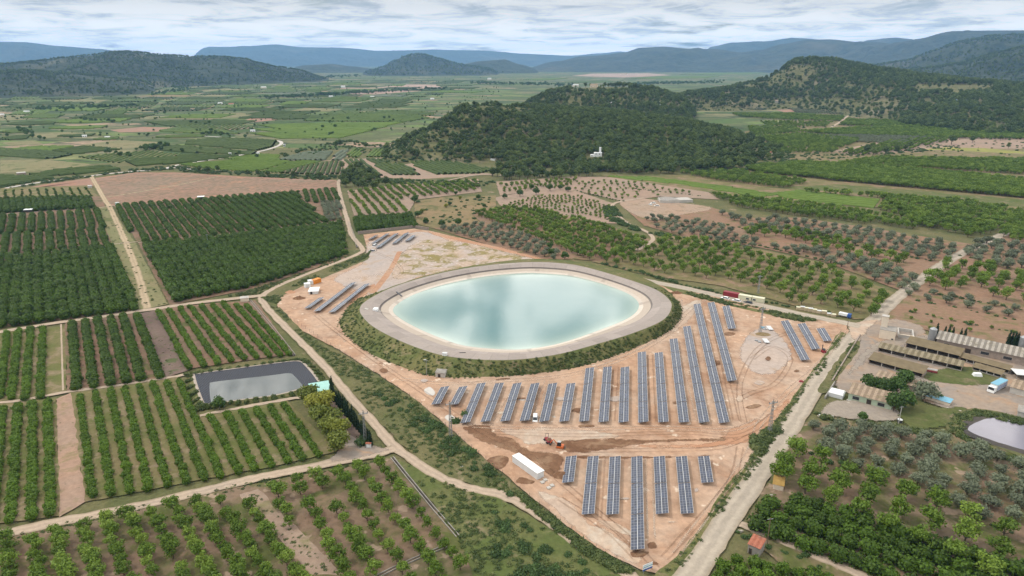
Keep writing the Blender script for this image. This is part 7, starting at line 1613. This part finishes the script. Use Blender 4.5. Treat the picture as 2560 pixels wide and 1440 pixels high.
n2 = w.n('ShaderNodeTexNoise', {'Vector': w.n('ShaderNodeVectorMath', {0: pv, 1: (7.3, 2.1, 1.4)}, operation='ADD').outputs[0], 'Scale': 1.5, 'Detail': 10, 'Roughness': .64, 'Distortion': .45}).outputs[0]
n3 = w.n('ShaderNodeTexNoise', {'Vector': w.n('ShaderNodeVectorMath', {0: d, 1: (1.9, .3, .7)}, operation='ADD').outputs[0], 'Scale': 9.0, 'Detail': 7, 'Roughness': .6, 'Distortion': .9}).outputs[0]
cover = w.rng(n1, .30, .42, 0, 1)
bright = w.math('ADD', w.math('MULTIPLY', n2, .8), w.math('MULTIPLY', n1, .2))
up = w.rng(z, .08, .2, 0, 1)
bright = w.math('ADD', w.math('MULTIPLY', w.rng(bright, .37, .555, 0, 1), w.math('SUBTRACT', 1.0, up)), w.math('MULTIPLY', w.rng(n3, .42, .555, 0, 1), up))
cl = w.ramp(bright, [(0, (.60, .675, .725)), (.36, (.79, .825, .85)), (.62, (1.0, 1.01, 1.01)), (1, (1.18, 1.17, 1.14))])
cl = w.mix(w.math('MULTIPLY', up, .8), cl, w.mix(bright, (.66, .68, .69), (1.16, 1.12, 1.05)))
hor = w.rng(z, .0, .03, .6, 0)
cl = w.mix(hor, cl, (1.42, 1.34, 1.24))
k = w.math('MULTIPLY', w.rng(z, .05, .75, 1.0, CLOUD_TOP), w.math('ADD', 1.0, w.math('MULTIPLY', w.math('MULTIPLY', up, bright), 1.7)))
k = w.math('MULTIPLY', k, w.rng(z, .0, .07, LOWGAIN, 1.0))
cl = w.n('ShaderNodeVectorMath', {0: cl, 3: w.math('MULTIPLY', k, 10.0)}, operation='SCALE').outputs[0]
bl = w.n('ShaderNodeVectorMath', {0: sky.outputs[0], 3: SKYGAIN}, operation='SCALE').outputs[0]
colr = w.mix(cover, bl, cl)
bg = w.n('ShaderNodeBackground', {0: colr, 1: .1}); w.n('ShaderNodeOutputWorld', {0: bg.outputs[0]})
sd = bpy.data.lights.new('sun', 'SUN'); sd.energy = SUN_E; sd.angle = R(8); sd.color = (1, .95, .87)
so = bpy.data.objects.new('sun', sd); COL.objects.link(so)
sv = Vector((math.sin(SUN_AZ)*math.cos(SUN_EL), math.cos(SUN_AZ)*math.cos(SUN_EL), math.sin(SUN_EL)))
so.rotation_euler = sv.to_track_quat('Z', 'Y').to_euler(); so.location = (-200, 200, 400)
# haze
hm = bpy.data.materials.new('air_haze'); hm.use_nodes = True; t_ = hm.node_tree; t_.nodes.clear()
pvn = t_.nodes.new('ShaderNodeVolumePrincipled'); pvn.inputs['Color'].default_value = (.30, .58, 1.0, 1); pvn.inputs['Density'].default_value = HAZE; pvn.inputs['Anisotropy'].default_value = 0
ou = t_.nodes.new('ShaderNodeOutputMaterial'); t_.links.new(pvn.outputs[0], ou.inputs['Volume'])
hz_ = MB().box(-17500, -600, -60, 17500, 22500, 585).build('haze', hm); tag(hz_, 'faint blue haze over the valley', 'haze', kind='stuff')
scene.cycles.volume_bounces = 1
scene.cycles.max_bounces = 6; scene.cycles.diffuse_bounces = 3; scene.cycles.glossy_bounces = 2; scene.cycles.transmission_bounces = 3; scene.cycles.transparent_max_bounces = 8
scene.view_settings.view_transform = 'Standard'; scene.view_settings.look = 'None'; scene.view_settings.exposure = EXPO; scene.view_settings.gamma = 1
bpy.context.view_layer.update()
